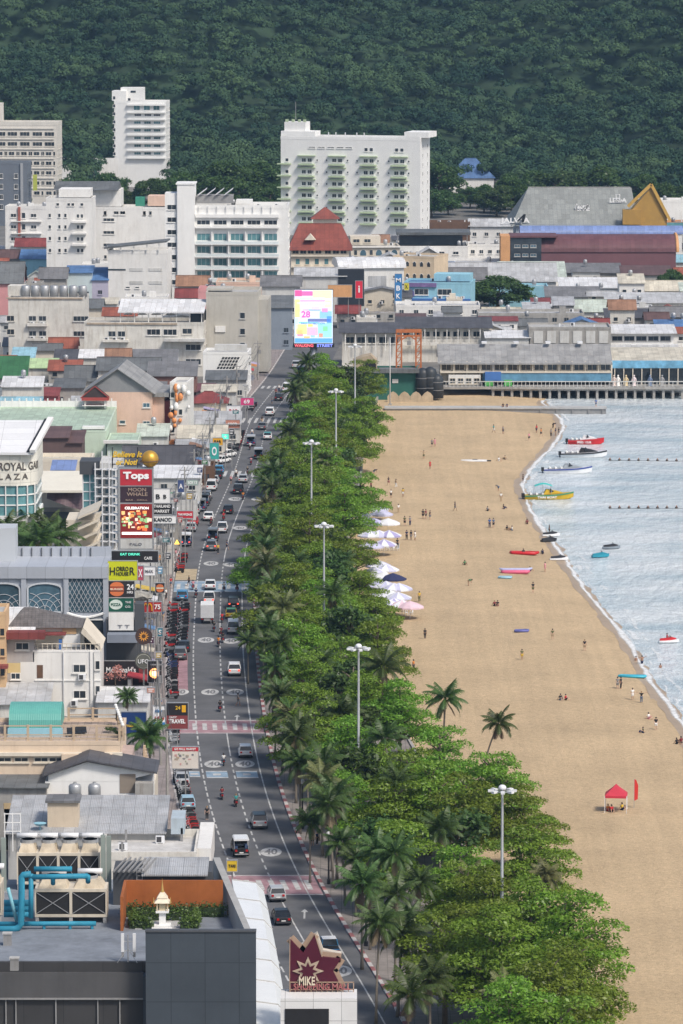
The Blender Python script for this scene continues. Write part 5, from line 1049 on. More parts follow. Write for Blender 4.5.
for i,y in enumerate((513,524,535,546)):MB().prism([(b.lx(78),b.lz(y+5)),(b.lx(99),b.lz(y-4)),(b.lx(99),b.lz(y-6)),(b.lx(78),b.lz(y+3))],-2,9,'y').build('ramp',CREAM,b.root)
for i,(px,py,v,s_)in enumerate(((10,520,0,.9),(30,526,2,.95),(48,530,1,.9),(58,538,0,.85),(20,538,3,.9),(3,534,2,1),(38,542,0,.8))):
 X,Y=tree_at(px,py,'palm',v,s_,cz=12);put_tree('palm',v,X,Y,12/[9,10.5,8,11][v],i,'coconut palm in the mall garden, number %d from the left edge'%[2,4,6,7,3,1,5][i],'coconut palms in the mall garden')
X,Y=tree_at(98,452,'rnd',0,.5,cz=7);put_tree('rnd',1,X,Y,.75,0,'shaggy roof garden bush above the plum shops')
X,Y=tree_at(500,292,'rnd',2,1,cz=9)
t=put_tree('rnd',3,xat(498,300,yg(311)),yg(311),1.2,0,'big round dark tree among the low roofs right of the blue shop');t.scale=(1.85,1.5,.95);FOOT.append((t.location.x,t.location.y-14,9,26))
for i,(px,py,w_)in enumerate(((672,280,'left'),(684,272,'right'))):Y=yg(300);put_tree('rnd',3+i,xat(px,300,Y),Y,.85,i,'%s dark tree at the right edge beside the maroon hall'%w_)
HT=[(15,196,'rnd'),(75,178,'a'),(95,190,'b'),(178,178,'a'),(200,172,'b'),(215,186,'a'),(240,182,'b'),(258,172,'a'),(270,190,'b'),(432,190,'a'),(448,200,'b'),(440,172,'a'),(512,184,'b'),(540,176,'a'),(560,170,'b'),(600,176,'a'),(640,180,'b'),(668,184,'a'),(150,188,'a'),(130,196,'b'),(505,196,'a'),(108,178,'a'),(470,194,'b'),(484,197,'a'),(497,191,'b'),(228,166,'a')]
for i,(px,py,k)in enumerate(sorted(HT)):
 Y=1640+(i*37%60);X=xat(px,py,Y);top=zat(py-6,Y);s_=max(.9,top/10);v=3+i%3
 nb='left edge' if px<60 else 'the slim tower' if px<190 else 'the big white hotel' if px<450 else 'the blue roofed villa' if px<520 else 'the golden gable'
 t=put_tree('rnd',v,X,Y,s_,i,'%s tree at the foot of the hill by %s'%(['dark spreading','mid green bushy','rounded','low shady'][i%4],nb),'trees at the foot of the hill');t.scale=(s_*1.2,s_*1.2,s_)
house(448,494,177,194,16,'hip',158.5,'villa_blue',WHITE,'villa with a steep blue roof among the trees below the hill',3,1,name='villa')
for(x0,x1,py,gy)in((62,118,158,188),):b=B('boundary_wall','long white wall before the slim tower below the hill',x0,x1,py,gy,.6,0,'wall');b.body(WHITE)
LAND_MARKS=[(30,352,'the roof tanks'),(60,385,'the lime green roof'),(120,400,'the peach gable'),(175,400,'the decorated white house'),(225,375,'the checkered corner shop'),(150,455,'the charcoal tiled shops'),(60,290,'the bright blue roof'),(140,300,'the roof bar canopy'),(240,300,'the blank grey beige block'),(320,285,'the terracotta roof'),(370,300,'the white warehouse'),(430,300,'the sky blue shop'),(500,305,'the big round tree'),(560,290,'the maroon hall'),(640,300,'the right edge trees'),(560,325,'the grey panelled pier house'),(640,335,'the white pier house'),(410,330,'the sea view restaurant'),(20,250,'the faded red roof'),(500,245,'the orange pillar'),(440,240,'the dark open block'),(110,330,'the peeling apartment row')]
rf_=random.Random(19);SEEN=set();nf=0
RFK=['grey','dark','light','white','rust','slate','brown','cream','light','grey','palegreen','terracotta','blue','cyan','red','galv_']
roofm('galv_',(.40,.41,.43));RNAME=dict(grey='grey',dark='charcoal',light='pale grey',white='white',rust='rusty',slate='slate',brown='brown',cream='cream',palegreen='sage green',terracotta='terracotta',blue='blue',cyan='turquoise',red='dull red',galv_='galvanised');WLL=[OLDW,LG,CONC,CREAM,WHITE,OLDW,LG]
for _ in range(5200):
 if nf>=130:break
 if rf_.random()<.5:px,gy=rf_.uniform(345,690),rf_.uniform(258,362)
 else:px,gy=rf_.uniform(-10,265),rf_.uniform(262,480)
 Y=yg(gy);X=xat(px,gy,Y);wd,dd,hh=rf_.uniform(4,9.5),rf_.uniform(5,9),rf_.uniform(3.2,7.5)
 if X+wd/2>RC(min(Y,1400))-12.5 and(px<330 and X<10):continue
 if 330<px<345:continue
 if any(abs(X-a)<wd/2+c+.4 and abs(Y+dd/2-b_)<dd/2+d_+.4 for a,b_,c,d_ in FOOT):continue
 lm=min(LAND_MARKS,key=lambda q:(q[0]-px)**2+2*(q[1]-gy)**2)[2];rk=rf_.choice(RFK);kd=rf_.choice(['shed','gx','flat','shed','gx','gy']);sz='tiny' if wd<5.5 else 'small' if wd<7.5 else 'wide'
 fm=dict(shed='lean-to',gx='gabled',gy='front gabled',flat='flat topped')[kd];lab='%s %s house with a %s roof by %s'%(sz,fm,RNAME[rk],lm)
 if lab in SEEN:continue
 SEEN.add(lab);s_=F/Y;yt=gy-hh*s_*1.0
 b=B('lane_house',lab,px-wd*s_/2,px+wd*s_/2,yt,gy,dd,0,'house');wl=rf_.choice(WLL);ro=RM(rk)
 if kd=='flat':b.flat(wl,ro,.5);b.clutter(nf,3)
 elif kd=='shed':b.shed(wl,ro,rf_.uniform(.5,1.8))
 elif kd=='gx':b.gablex(wl,ro,rf_.uniform(.9,2.2))
 else:b.gabley(wl,ro,rf_.uniform(.8,1.8))
 b.auto(max(1,int(wd/2.6)),2,1.2,1.1);nf+=1
 if rf_.random()<.5:b.acs([(rf_.uniform(-wd/3,wd/3),-.45,hh*.55)])
 if rf_.random()<.35:b.tanks(1,0,0,dd*.8,(b.h+.1)if kd=='flat' else b.h+1.4,.55,1.1)
PANEL=M('pale_grey_cladding',(.40,.43,.48),.5,.06,.3,.1,tile=(2.6,30,(R(90),0,0)))
b=B('shopping_mall','grey blue mall with big lattice windows under a white box parapet',-16,107,566.5,694,11,0);Yb=b.Y
b.top=b.h-.9
b.body(PANEL,b.h-.02);
b.px('roof_deck',-16,105,566.9,567.5,.5,10.5,M('white_roof_membrane',(.72,.74,.77),.6,.06,.2,.1))
MB().box(-b.w/2-.1,b.w/2+.1,-.5,.6,b.lz(578),b.h).box(b.w/2-.8,b.w/2+.12,.602,11,b.lz(578),b.h).build('parapet',PANEL,b.root)
mb=MB();mb.box(b.lx(12),b.w/2+.1,10.4,11,b.h-.4,b.h+1.3);mb.build('back_parapet',PANEL,b.root)
for i in range(8):b.bx('parapet_rib',b.lx(16+10*i),b.lx(16+10*i)+.12,10.2,10.39,b.h,b.h+1.2,DGREY)
b.px('plant_room',-16,12.5,533,566.6,5,10,M('pale_metal_cladding',(.52,.55,.58),.5,.05,.3,.1))
lat=M('white_lattice',(.52,.55,.58),.5,.05,1)
def arched(x0,x1,yt,yb):
 a0,a1,zb,zt_=b.lx(x0),b.lx(x1),b.lz(yb),b.lz(yt);c=(a0+a1)/2;hw=(a1-a0)/2;sp=zt_-.8
 pts=[(a0,zb),(a1,zb),(a1,sp)]+[(c+hw*math.cos(math.pi*i/12),sp+.8*math.sin(math.pi*i/12))for i in range(1,12)]+[(a0,sp)]
 o=MB().prism(pts,-.12,-.02,'y').build('arched_window',GLASSB,b.root);m=MB()
 for p,q in zip(pts,pts[1:]+pts[:1]):m.bar((p[0],-.2,p[1]),(q[0],-.2,q[1]),.22)
 def zmax(x):t=(x-c)/hw;return sp+.8*math.sqrt(max(0,1-t*t))
 for cc in(a0,c,a1):
  for r in(hw*.45,hw*.75,hw*1.05):
   prev=None
   for i in range(25):
    x=cc+r*math.cos(math.pi*i/24);z=zb-.4+r*1.25*math.sin(math.pi*i/24);ok=a0<x<a1 and zb<z<zmax(x)
    if ok and prev:m.bar((prev[0],-.16,prev[1]),(x,-.16,z),.09,.06)
    prev=(x,z)if ok else None
 m.build('lattice',lat,o)
arched(-13,19,583+0,612);arched(27,61,583,612)
o=b.px('lattice_window',67.5,102.5,577.5,612,-.1,-.02,GLASSB).root.children[-1];m=MB();x0,x1,z0,z1=b.lx(67.5),b.lx(102.5),b.lz(612),b.lz(577.5)
for i in range(-6,9):
 for s_ in(1,-1):
  p0=Vector((x0+i*.62 if s_>0 else x1-i*.62,0));seg=[]
  for j in range(41):
   x=p0.x+s_*j/40*2.6;z=z0+j/40*(z1-z0);seg.append((x,z,x0<x<x1))
  ins=[q for q in seg if q[2]]
  if len(ins)>1:m.bar((ins[0][0],-.14,ins[0][1]),(ins[-1][0],-.14,ins[-1][1]),.07,.05)
m.build('lattice',lat,b.root)
for x in(20.5,63,102.6):b.px('pilaster',x,x+5,577,640,-.4,-.004,PANEL)
pts=[(b.lx(66),b.lz(613))]+[(b.lx(67+36*i/10),b.lz(613+4*math.sin(math.pi*i/10)))for i in range(11)]+[(b.lx(103),b.lz(613))]
MB().tube([(p[0],-.3,p[1])for p in pts],.2,6).build('swag_moulding',WHITE2,b.root);b.px('lower_shopfront',67.5,102.5,620,645,-.15,-.004,GLASS).px('lower_frame',67,103,618.5,620,-.3,-.004,WHITE2)
b.px('right_return',103,107.2,577,694,-.1,5,PANEL)
b=B('town_house','white three storey house with black square windows and a railed roof terrace',33,100,650,716,10,0);b.flat(WHITE,LGREY,.3);b.wm=WHITE
b.win([78.3],[668.3,694.3],13.5,9,frame=WHITE,style='win').win([96.5],[665,690],4.5,9,frame=WHITE).px('downpipe',62,62.8,652,712,-.25,-.05,STEELW).px('downpipe',92.3,93,652,712,-.25,-.05,METAL).px('floor_band',33,100,679.5,681,-.12,-.004,WHITE).acs([(b.lx(81),-.4,b.lz(680)),(b.lx(73),-.4,b.lz(706))])
b.px('door',35.5,41.5,665,678,-.06,-.004,BROWN).px('pilaster',89,92,651,716,-.2,-.004,WHITE)
mb=MB();zr=b.top
for i in range(15):x=-b.w/2+i*b.w/14;mb.box(x-.04,x+.04,.05,.13,zr,zr+1.15)
mb.box(-b.w/2,b.w/2,.03,.15,zr+1.1,zr+1.2).build('terrace_rail',CREAM,b.root)
b.bx('attic_room',b.lx(33),b.lx(82),3.5,9.5,zr,zr+2.9,CREAM);rz0=zr+2.9
MB().loft([[(b.lx(4),2.8,rz0),(b.lx(84),2.8,rz0),(b.lx(84),10.2,rz0),(b.lx(4),10.2,rz0)],[(b.lx(20),6.4,rz0+2.3),(b.lx(30),6.4,rz0+2.3),(b.lx(30),6.6,rz0+2.3),(b.lx(20),6.6,rz0+2.3)]]).build('shingle_roof',M('weathered_shingles',(.15,.14,.14),.9,.3,1.2,.5,tile=(.5,.35)),b.root)
b.bx('red_awning',b.lx(38),b.lx(64),1.2,3.4,zr+2.1,zr+2.3,RM('red')).bx('blue_water_drum',b.lx(57),b.lx(60),1.5,2.2,zr,zr+1.5,BLUE).bx('white_shutter',b.lx(60),b.lx(78),3.3,3.48,zr+.2,zr+2,WHITE2)
MB().prism([(b.lx(80),zr+2.6),(b.lx(82),zr+3.4),(b.lx(101),zr+.4),(b.lx(100),zr)],.2,9.8,'y').build('stair_wall',CREAM,b.root)
b.bx('orange_shutter',b.lx(60),b.lx(74),3.2,3.29,zr+2.0,zr+2.8,M('faded_orange',(.50,.33,.18),.8))
b2=B('town_house','grey house with a dark red awning and white lean-to roof at the left',5,34,638,716,8,0);b2.flat(M('warm_grey_render',(.36,.34,.33),.85,.1,.3,.4),LGREY,.2)
b2.px('red_awning',4,44,631,637.9,-1.4,1,RM('red')).win([21],[646],14,8,frame=LG).win([14],[676],10,7,frame=WHITE)
b2.px('yellow_panel',6,19,663,673,-.05,-.004,M('yellow_render',(.56,.44,.22),.8)).px('lower_wall',19,34,662,716,-.03,-.004,WHITE)
MB().prism([(.5,b2.h),(8.5,b2.h+2.8),(8.5,b2.h+3.0),(.5,b2.h+.2)],b2.lx(3),b2.lx(33),'x').build('white_roof',RM('white'),b2.root)
b3=B('town_house','orange rendered house cut by the left edge of the frame',-20,5,612,720,8,0);b3.flat(M('apricot_render',(.62,.42,.24),.8,.1,.3,.3),LGREY,.5);b3.win([1,-8],[632,652,672],5,8).px('red_porch',-12,7,664,667,-1.6,-.004,RM('red'))
house(-18,48,704,728,8,'shed',684,'light',OLDW,'low shed with broken white roof sheets below the grey house',0,name='shed',cat='shed')
house(98,148,702,722,7,'shed',688,'white',LG,'low white roofed kitchen right of the white three storey house',0,name='shed',cat='shed')
TAN=M('tan_paint',(.52,.40,.28),.8,.1,.4,.3)
b=B('terrace_hotel','peach hotel with a brown railed roof terrace and turquoise canopy',-18,120,741,836,16,0);b.flat(PEACH if False else M('peach_cream',(.66,.53,.40),.8,.08,.3,.25),M('terrace_tiles',(.42,.33,.27),.85,.2,.8,tile=(.8,.8)),.5)
zt=b.top
def railing(pts,z,hgt=1.5,nm='railing'):
 mb=MB()
 for p,q in zip(pts[:-1],pts[1:]):
  p,q=Vector((*p,z)),Vector((*q,z));n=max(1,int((q-p).length/2.6))
  for i in range(n+1):c=p.lerp(q,i/n);mb.box(c.x-.14,c.x+.14,c.y-.14,c.y+.14,z,z+hgt)
  for h_ in(.25,.7,hgt-.12):mb.bar(p+Vector((0,0,h_)),q+Vector((0,0,h_)),.1,.14)
 return mb.build(nm,TAN,b.root)
railing([(-b.w/2,.2),(b.lx(118),.2)],zt+.5,1.9)
railing([(b.lx(60),14),(b.lx(110),14),(b.lx(122),.3)],zt+.5,1.6)
b.px('lower_band',-18,121,752,755.5,-.5,-.004,CREAM).win([2,19,39,54],[759.5],15,5.5,GLASS,CREAM).px('step_block',60,111,753,836,-.9,-.004,b.wm).win([92],[756],32,4.5,GLASS,CREAM,y=-.9).px('right_wing',111,130,757,836,-3.5,8,M('pinkish_roof',(.42,.33,.30),.8,.15,.5))
mb=MB();n_=10
pts=[(6+3.6-3.6*math.cos(math.pi*i/n_),zt+.9+2.6*math.sin(math.pi*i/n_)**.8)for i in range(n_+1)]
mb.prism(pts,b.lx(3),b.lx(56),'x').build('turquoise_canopy',M('turquoise_sheet',(.12,.38,.33),.5,.08,.4,wave=('X',1.2),bump=.3),b.root);b.bx('pool_wall',b.lx(2),b.lx(58),5.6,5.9,zt,zt+1.0,CYAN)
for i in range(9):t_=i/8;MB().sphere((b.lx(108.5)+(b.lx(121)-b.lx(108.5))*t_,14-13.5*t_,zt+2.35),.22,8,5).build('globe_lamp',WHITE2,b.root,smooth=True)
for i in range(4):
 t=thing('sun_lounger',['black sun lounger nearest the turquoise canopy on the hotel terrace','second black lounger from the turquoise canopy','third black lounger from the turquoise canopy','black lounger farthest from the turquoise canopy'][i],'sun lounger',(b.cx+b.lx(65+i*4.6),b.Y+6+.4*i,zt+.07),.1,'sun loungers on the hotel terrace')
 MB().box(-.33,.33,-1,.5,.3,.4).bar((0,.5,.36),(0,1.1,.75),.66,.1).build('bed',BLACK,t);m_=MB()
 for x in(-.28,.28):
  for y in(-.9,.8):m_.box(x-.04,x+.04,y-.04,y+.04,0,.31)
 m_.build('legs',METAL,t)
for i,px in enumerate((104,112,117)):put('potted_plant',RND[1][0],b.root,(b.lx(px),8-2*i,zt-.2),i,.17)
b.bx('stair_hall',b.lx(0),b.lx(40),12,15.5,zt,zt+1.9,b.wm)
b=B('parapet_wing','tan stepped parapet wing running toward the street',121,152,786,842,18,0);b.body(CREAM,b.h-1.2)
for i in range(8):b.px('parapet_post',136+1.6*i*.9,138.4+1.6*i*.9,770,790,16-2*i,16.5-2*i,TAN)
b.px('parapet_beam',118,151,779,786,4,4.6,CREAM)
b=B('gable_shed','white gable fronted shed with dark roof edges and two steel roof tanks before it',45,152,779,846,7,0);z1=b.lz(756.5)
b.body(WHITE2,b.h-.3);MB().prism([(b.lx(46),b.h-.32),(b.lx(118),b.h-.32),(b.lx(152),b.lz(773.5)),(b.lx(85),b.lz(762)),(b.lx(46),b.lz(775))],0,.3,'y').build('gable_wall',WHITE2,b.root)
mb=MB();
for(xa,ya,xb,yb)in((40,776,85,760),(85,760,156,773)):mb.prism([(b.lx(xa),b.lz(ya)),(b.lx(xb),b.lz(yb)),(b.lx(xb),b.lz(yb)+.2),(b.lx(xa),b.lz(ya)+.2)],-.7,7.3,'y')
mb.build('roof',RM('dark'),b.root);b.px('door',118,134,774,793,-.05,-.004,M('brown_shutter',(.26,.22,.18),.8,.1,.4)).px('side_room',134,152,781,793,-1.5,-.004,CONC)
for i,px in enumerate((75,94.5)):
 t=thing('water_tank',['left steel water tank before the white gable shed','right steel water tank before the white gable shed'][i],'water tank',(xat(px,795,b.Y-3),b.Y-3,zat(800,b.Y-3)),0,'steel tanks by the gable shed');h_=1.3
 t.scale=(1.2,1.2,1.25);MB().lathe([(.62,0),(.62,h_),(.5,h_+.2),(.15,h_+.3)],n=14).build('shell',METAL,t,smooth=True);MB().lathe([(.17,h_+.28),(.17,h_+.4),(.02,h_+.42)],n=8).build('lid',METAL,t)
house(-18,46,788,850,12,'shed',770,'slate',CONC,'low house under patched dark roof sheets left of the white gable shed',0,name='shed',cat='shed')
house(4,60,803,850,6,'flat',0,'grey',M('ochre_old_wall',(.50,.38,.22),.85,.2,.4,.7),'old ochre walled flat roof block below the patched dark roofs',0,name='shed',cat='shed',cl=2)
b=B('metal_shed','wide pale corrugated metal roofed shed in the left foreground',8,164,833,880,12,0);b.shed(LGREY,roofm('galv',(.42,.43,.44),sc=1.6,rough=.45,var=.14),zat(797,b.Y+12)-b.h,.5)
b.bx('roof_box',b.lx(44),b.lx(75),1.5,5,b.h,b.h+3.2,BEIGE).bx('box_cover',b.lx(42),b.lx(77),1.2,5.4,b.h+3.2,b.h+3.45,RM('grey'))
MB().lathe([(.1,.9),(.5,1.0),(.75,1.25)],(b.lx(37),.5,b.h-.2),12).tube([(b.lx(37),.5,b.h-.5),(b.lx(37),.5,b.h+.8)],.07,6).build('satellite_dish',CYAN,b.root)
mb=MB()
for x in(2,10,18):mb.bar((b.lx(x),-.5,b.h-2),(b.lx(x),-.5,b.h+2.4),.1)
for z in(.3,1.3,2.3):mb.bar((b.lx(1),-.5,b.h+z),(b.lx(18.5),-.5,b.h+z),.09)
mb.build('guard_rail',WHITE2,b.root)
b=B('flat_roof_block','dirty white flat roofed block with low parapets beside the chillers',100,196,852,900,14,0);b.d=at(341,829,b.h).y-b.Y;b.flat(OLDW,M('dirty_white_roof',(.55,.54,.52),.85,.2,.5,.4),.9)
for x,y in((118,2),(119,9),(176,10)):b.bx('vent_pipe',b.lx(x),b.lx(x)+.25,y,y+.25,b.top,b.top+1.6,MGREY)
b.px('blue_annex',166,180,836,852,10,15,M('pale_blue_annex',(.40,.47,.52),.7,.1,.4,.4)).acs([(-3,5,b.top+.06),(1,9,b.top+.06)])
b.bx('curved_parapet',b.w/2,b.w/2+1.6,2,b.d+4,b.h-3.2,b.h,WHITE)
ZR=20.0;Y0=393.5
g=thing('shopping_mall','dark grey foreground mall with a flat chiller roof at the bottom left','shopping mall',(0,Y0,0))
X=lambda px,py=960,Y=Y0:xat(px,py,Y)
def yl(py):return at(341,py,ZR).y-Y0
xl,xr=X(-20),X(230)
x147=X(146)
PANEL_D=M('dark_bronze_cladding',(.050,.050,.052),.55,.12,.3,.12,tile=(3.4,40,(R(90),0,0)))
PANEL_B=M('slate_blue_cladding',(.058,.072,.088),.5,.1,.3,.1,tile=(2.9,3.4,(R(90),0,0)))
yk=yl(879);pk=[(xl,0),(X(252),0),(xat(221,879,Y0+yk),yk),(xl,yk)];MB().prism(pk,-.3,ZR-.05,'z').build('wall',PANEL_D,g)
RFM=M('bitumen_roof',(.19,.21,.24),.7,.3,.3,.6,tint=0,stain=(1.5,1.5,1.5))
MB().prism([(xl,.3),(X(250),.3),(xat(219.5,879,Y0+yk),yk-.2),(xl,yk-.2)],ZR-.04,ZR,'z').build('roof',RFM,g)
z1=zat(972,Y0);MB().box(xl,x147-.1,-.25,.25,z1-2.2,z1).build('parapet',M('dark_parapet',(.085,.085,.088),.6,.1,.3,.2),g)
MB().box(xl,x147,-.35,-.252,z1-2.35,z1-2.2).build('cornice',MGREY,g)
for px in(5,15,55,97,119):MB().box(X(px),X(px)+.1,-.2,-.004,0,z1-2.4).build('joint_strip',MGREY,g)
Ys_=Y0-2.2
MB().box(xat(145.5,940,Ys_),xat(256,940,Ys_),-2.2,-1.7,-.3,zat(932,Ys_)).build('screen_wall',PANEL_B,g)
MB().box(xat(145.2,940,Ys_),xat(256.3,940,Ys_),-2.3,-1.6,zat(932,Ys_)+.003,zat(932,Ys_)+.16).build('screen_cap',DGREY,g)
MB().box(x147-.2,x147+.3,-1.7,.3,-.3,z1).build('return_wall',PANEL_B,g)
zp=ZR+1.2
yb1=at(341,868,zp).y-Y0
MB().prism([(X(254)-.35,-1.68),(X(256),-1.68),(xat(220,868,Y0+yb1),yb1),(xat(216,868,Y0+yb1)-.3,yb1)],0,zp+1.0,'z').build('side_parapet',M('pale_side_parapet',(.36,.36,.35),.8,.1,.4,.3),g)
yo=yl(934-18);yo2=yl(914)
MB().box(xat(124,900,Y0+yo2),xat(223,900,Y0+yo2),yo2,yo2+.25,ZR,zat(880.5,Y0+yo2)).build('rust_screen',M('rust_orange_screen',(.34,.105,.028),.8,.18,.5,.35),g)
MB().box(xat(124,900,Y0+yo2),xat(124,900,Y0+yo2)+.25,yl(931),yo2-.002,ZR,zat(880.5,Y0+yo2)).build('rust_screen',MC['rust_orange_screen'],g)
ya=yl(905);
MB().box(xat(113,880,Y0+ya),xat(212,880,Y0+ya),ya,ya+5,ZR,zat(872,Y0+ya)).build('plant_room',DGREY,g)
MB().prism([(ya-1,zat(874,Y0+ya)),(ya+4.5,zat(874,Y0+ya)+.5),(ya+4.5,zat(874,Y0+ya)+.65),(ya-1,zat(874,Y0+ya)+.15)],xat(142,880,Y0+ya),xat(208,880,Y0+ya),'x').build('plant_roof',RM('galv'),g)
zz=zat(874,Y0+ya)
for i in range(7):MB().bar((xat(114+i*5,880,Y0+ya),ya-1,zz+.4),(xat(124+i*5,880,Y0+ya),ya+4,zz+.6+.1*(i%2)),.14).build('pipe',MGREY,g)
mb=MB();lx_=xat(137,890,Y0+ya)
mb.bar((lx_,ya-.3,ZR),(lx_,ya-.3,zz+.6),.07).bar((lx_+.5,ya-.3,ZR),(lx_+.5,ya-.3,zz+.6),.07)
for i in range(10):mb.bar((lx_,ya-.3,ZR+.3+i*.35),(lx_+.5,ya-.3,ZR+.3+i*.35),.05)
mb.build('ladder',METAL,g)
BEIGM=M('beige_enamel',(.60,.54,.44),.55,.1,.5,.35);MESHM=M('dark_louvre',(.022,.022,.024),.7,.3,6,wave=('Z',9),bump=.4)
def chiller(px0,px1,pyb,pyt,label,n,dep=3.0,z0=ZR):
 Yc=at(341,pyb,z0).y;t=thing('chiller_unit',label,'chiller',((xat(px0,pyb,Yc)+xat(px1,pyb,Yc))/2,Yc,z0),0,'rooftop chillers');hw=(xat(px1,pyb,Yc)-xat(px0,pyb,Yc))/2;h=zat(pyt,Yc)-z0
 m=MB();m.box(-hw,hw,-.1,dep,.55,.8).box(-hw,hw,-.1,dep,h-.25,h)
 for i in range(n+1):x=-hw+2*hw*i/n;m.box(max(-hw,x-.12),min(hw,x+.12),-.12,dep,.8,h-.25)
 m.build('frame',BEIGM,t)
 for i in range(n):
  x0,x1=-hw+2*hw*i/n+.13,-hw+2*hw*(i+1)/n-.13;MB().box(x0,x1,0,dep-.05,.8,h-.25).build('louvre_panel',MESHM,t)
  MB().bar((x0,-.05,.85),(x1,-.05,h-.3),.05).bar((x0,-.05,h-.3),(x1,-.05,.85),.05).build('cross_brace',METAL,t)
  c=(x0+x1)/2;MB().loft([[(c-hw/n*.85,.2,h),(c+hw/n*.85,.2,h),(c+hw/n*.85,dep-.2,h),(c-hw/n*.85,dep-.2,h)],[(c-hw/n*.6,.5,h+.7),(c+hw/n*.6,.5,h+.7),(c+hw/n*.6,dep-.5,h+.7),(c-hw/n*.6,dep-.5,h+.7)]]).build('fan_hood',M('rusty_beige_enamel',(.56,.48,.36),.6,.18,1.2,.6),t)
  MB().lathe([(.75,h+.7),(.75,h+1.0),(.68,h+1.0),(.68,h+.75)],(c,dep/2,0),14).build('fan_ring',METAL,t)
  MB().tube([(c-1.1,dep*.75,h+1.15),(c+1.1,dep*.75,h+1.15)],.26,8).build('header_pipe',STEELW,t,smooth=True)
 m=MB()
 for x in(-hw+.2,0,hw-.2):
  for y in(.1,dep-.3):m.box(x-.15,x+.15,y-.15,y+.15,0,.56)
 m.build('feet',LGREY,t);return t
chiller(35,107,923,889,'front rooftop chiller with two black louvred panels and blue pipes',2)
chiller(17,100,890,853,'rear taller rooftop chiller with four black panels',4,3.2)
chiller(-44,2,921,884,'chiller cut by the left edge of the roof',2)
for(px0,py0,px1,py1)in((103.5,835,103.5,890),(4,838,4,905),(109,836,109,890)):
 Yc=at(341,892,ZR).y;t=thing('steel_post','tall greenish steel post %s the rear chiller'%('right of' if px0==103.5 else 'left of' if px0==4 else 'farthest right of'),'post',(xat(px0,890,Yc),Yc,ZR));MB().box(-.22,.22,-.2,.2,0,zat(py0,Yc)-ZR).build('column',M('grey_green_steel',(.26,.30,.27),.6),t);MB().box(-.4,.4,-.4,.4,0,.15).build('base_plate',METAL,t)
BP=M('cyan_pipe_paint',(.03,.24,.36),.6,.2,.8,.45)
t=thing('blue_pipework','bright cyan chiller pipes looping over the mall roof','pipework',(X(10),Y0+yl(931),ZR))
Yc=Y0+yl(931);P=lambda px,py,dy=0.0,z=None:Vector((xat(px,py,Yc+dy)-t.location.x,dy,(zat(py,Yc+dy)if z is None else z)-ZR))
MB().tube([P(-20,929),P(14,929),P(18,928),P(21,924),P(21.5,900),P(21.5,877),P(23,875),P(31,874,0)],.29,10).build('main_pipe',BP,t,smooth=True)
MB().tube([P(-10,924,.8),P(96,923.5,.8)],.22,8).build('low_pipe',BP,t,smooth=True);MB().tube([P(31,874),P(31,918)],.22,8).tube([P(29,877),P(88,876)],.24,8).tube([P(88,876),P(88,882,.5)],.22,8).build('riser',BP,t,smooth=True)
MB().tube([P(53,876),P(53,884,.5)],.2,8).build('drop_pipe',BP,t,smooth=True);MB().tube([P(34,869,2),P(72,869,2)],.24,8).build('rear_pipe',BP,t,smooth=True)
MB().tube([P(8,888,0),P(17,922,.6)],.16,8).build('slant_pipe',M('pale_cyan_paint',(.2,.45,.52),.5),t,smooth=True)
for y in(903,908,914):MB().tube([P(4,y,2),P(30,y,2)],.3,8).build('rear_pipe',BP,t,smooth=True)
for px in(44,70,92):MB().tube([P(px,924,.8),P(px,930,.8)],.14,6).build('pipe_foot',BP,t)
for i,(px,py)in enumerate(((7.5,945),(14.5,970))):
 p=at(px,py,ZR);t=thing('roof_vent',['rear grey roof vent box on the mall roof','front grey roof vent box by the parapet'][i],'vent',p,0,'roof vent boxes');MB().box(-.35,.35,-.3,.3,0,1.0).build('duct',MGREY,t);MB().box(-.42,.42,-.36,.36,1.0,1.12).build('lid',LGREY,t)
p=at(128,962,ZR);t=thing('cell_antenna','white twin panel cell antenna mast on the mall roof corner','antenna',p)
MB().tube([(0,0,0),(0,0,2.4)],.06,6).bar((-.5,0,1.0),(.6,0,1.0),.06).bar((-.5,0,1.8),(.6,0,1.8),.06).build('mast_pole',METAL,t);MB().bar((-.9,-.2,0),(0,0,1.2),.04).bar((.8,-.3,0),(0,0,1.2),.04).build('stays',METAL,t)
for x in(-.45,.55):MB().box(x-.13,x+.13,-.1,.05,.9,2.5).build('panel',STEELW,t);MB().box(x-.1,x+.1,-.08,.03,.45,.85).build('radio_unit',MGREY,t)
p=at(162,930,ZR);t=thing('spirit_house','gilded white spirit house on a pedestal in the roof garden','spirit house',(p.x,p.y+1.2,ZR));t.scale=(.82,.82,.9);GO=M('gilt',(.55,.36,.12),.4,.15,2,metal=.3)
MB().box(-.9,.9,-.8,.8,0,.3).box(-.35,.35,-.35,.35,.3,1.5).box(-.7,.7,-.6,.6,1.5,1.7).build('pedestal',WHITE2,t)
m=MB()
for x in(-.55,.55):
 for y in(-.45,.45):m.box(x-.07,x+.07,y-.07,y+.07,1.7,2.5)
m.box(-.35,.35,-.3,.3,1.7,2.45).build('cella',M('cream_gold',(.66,.55,.36),.5),t)
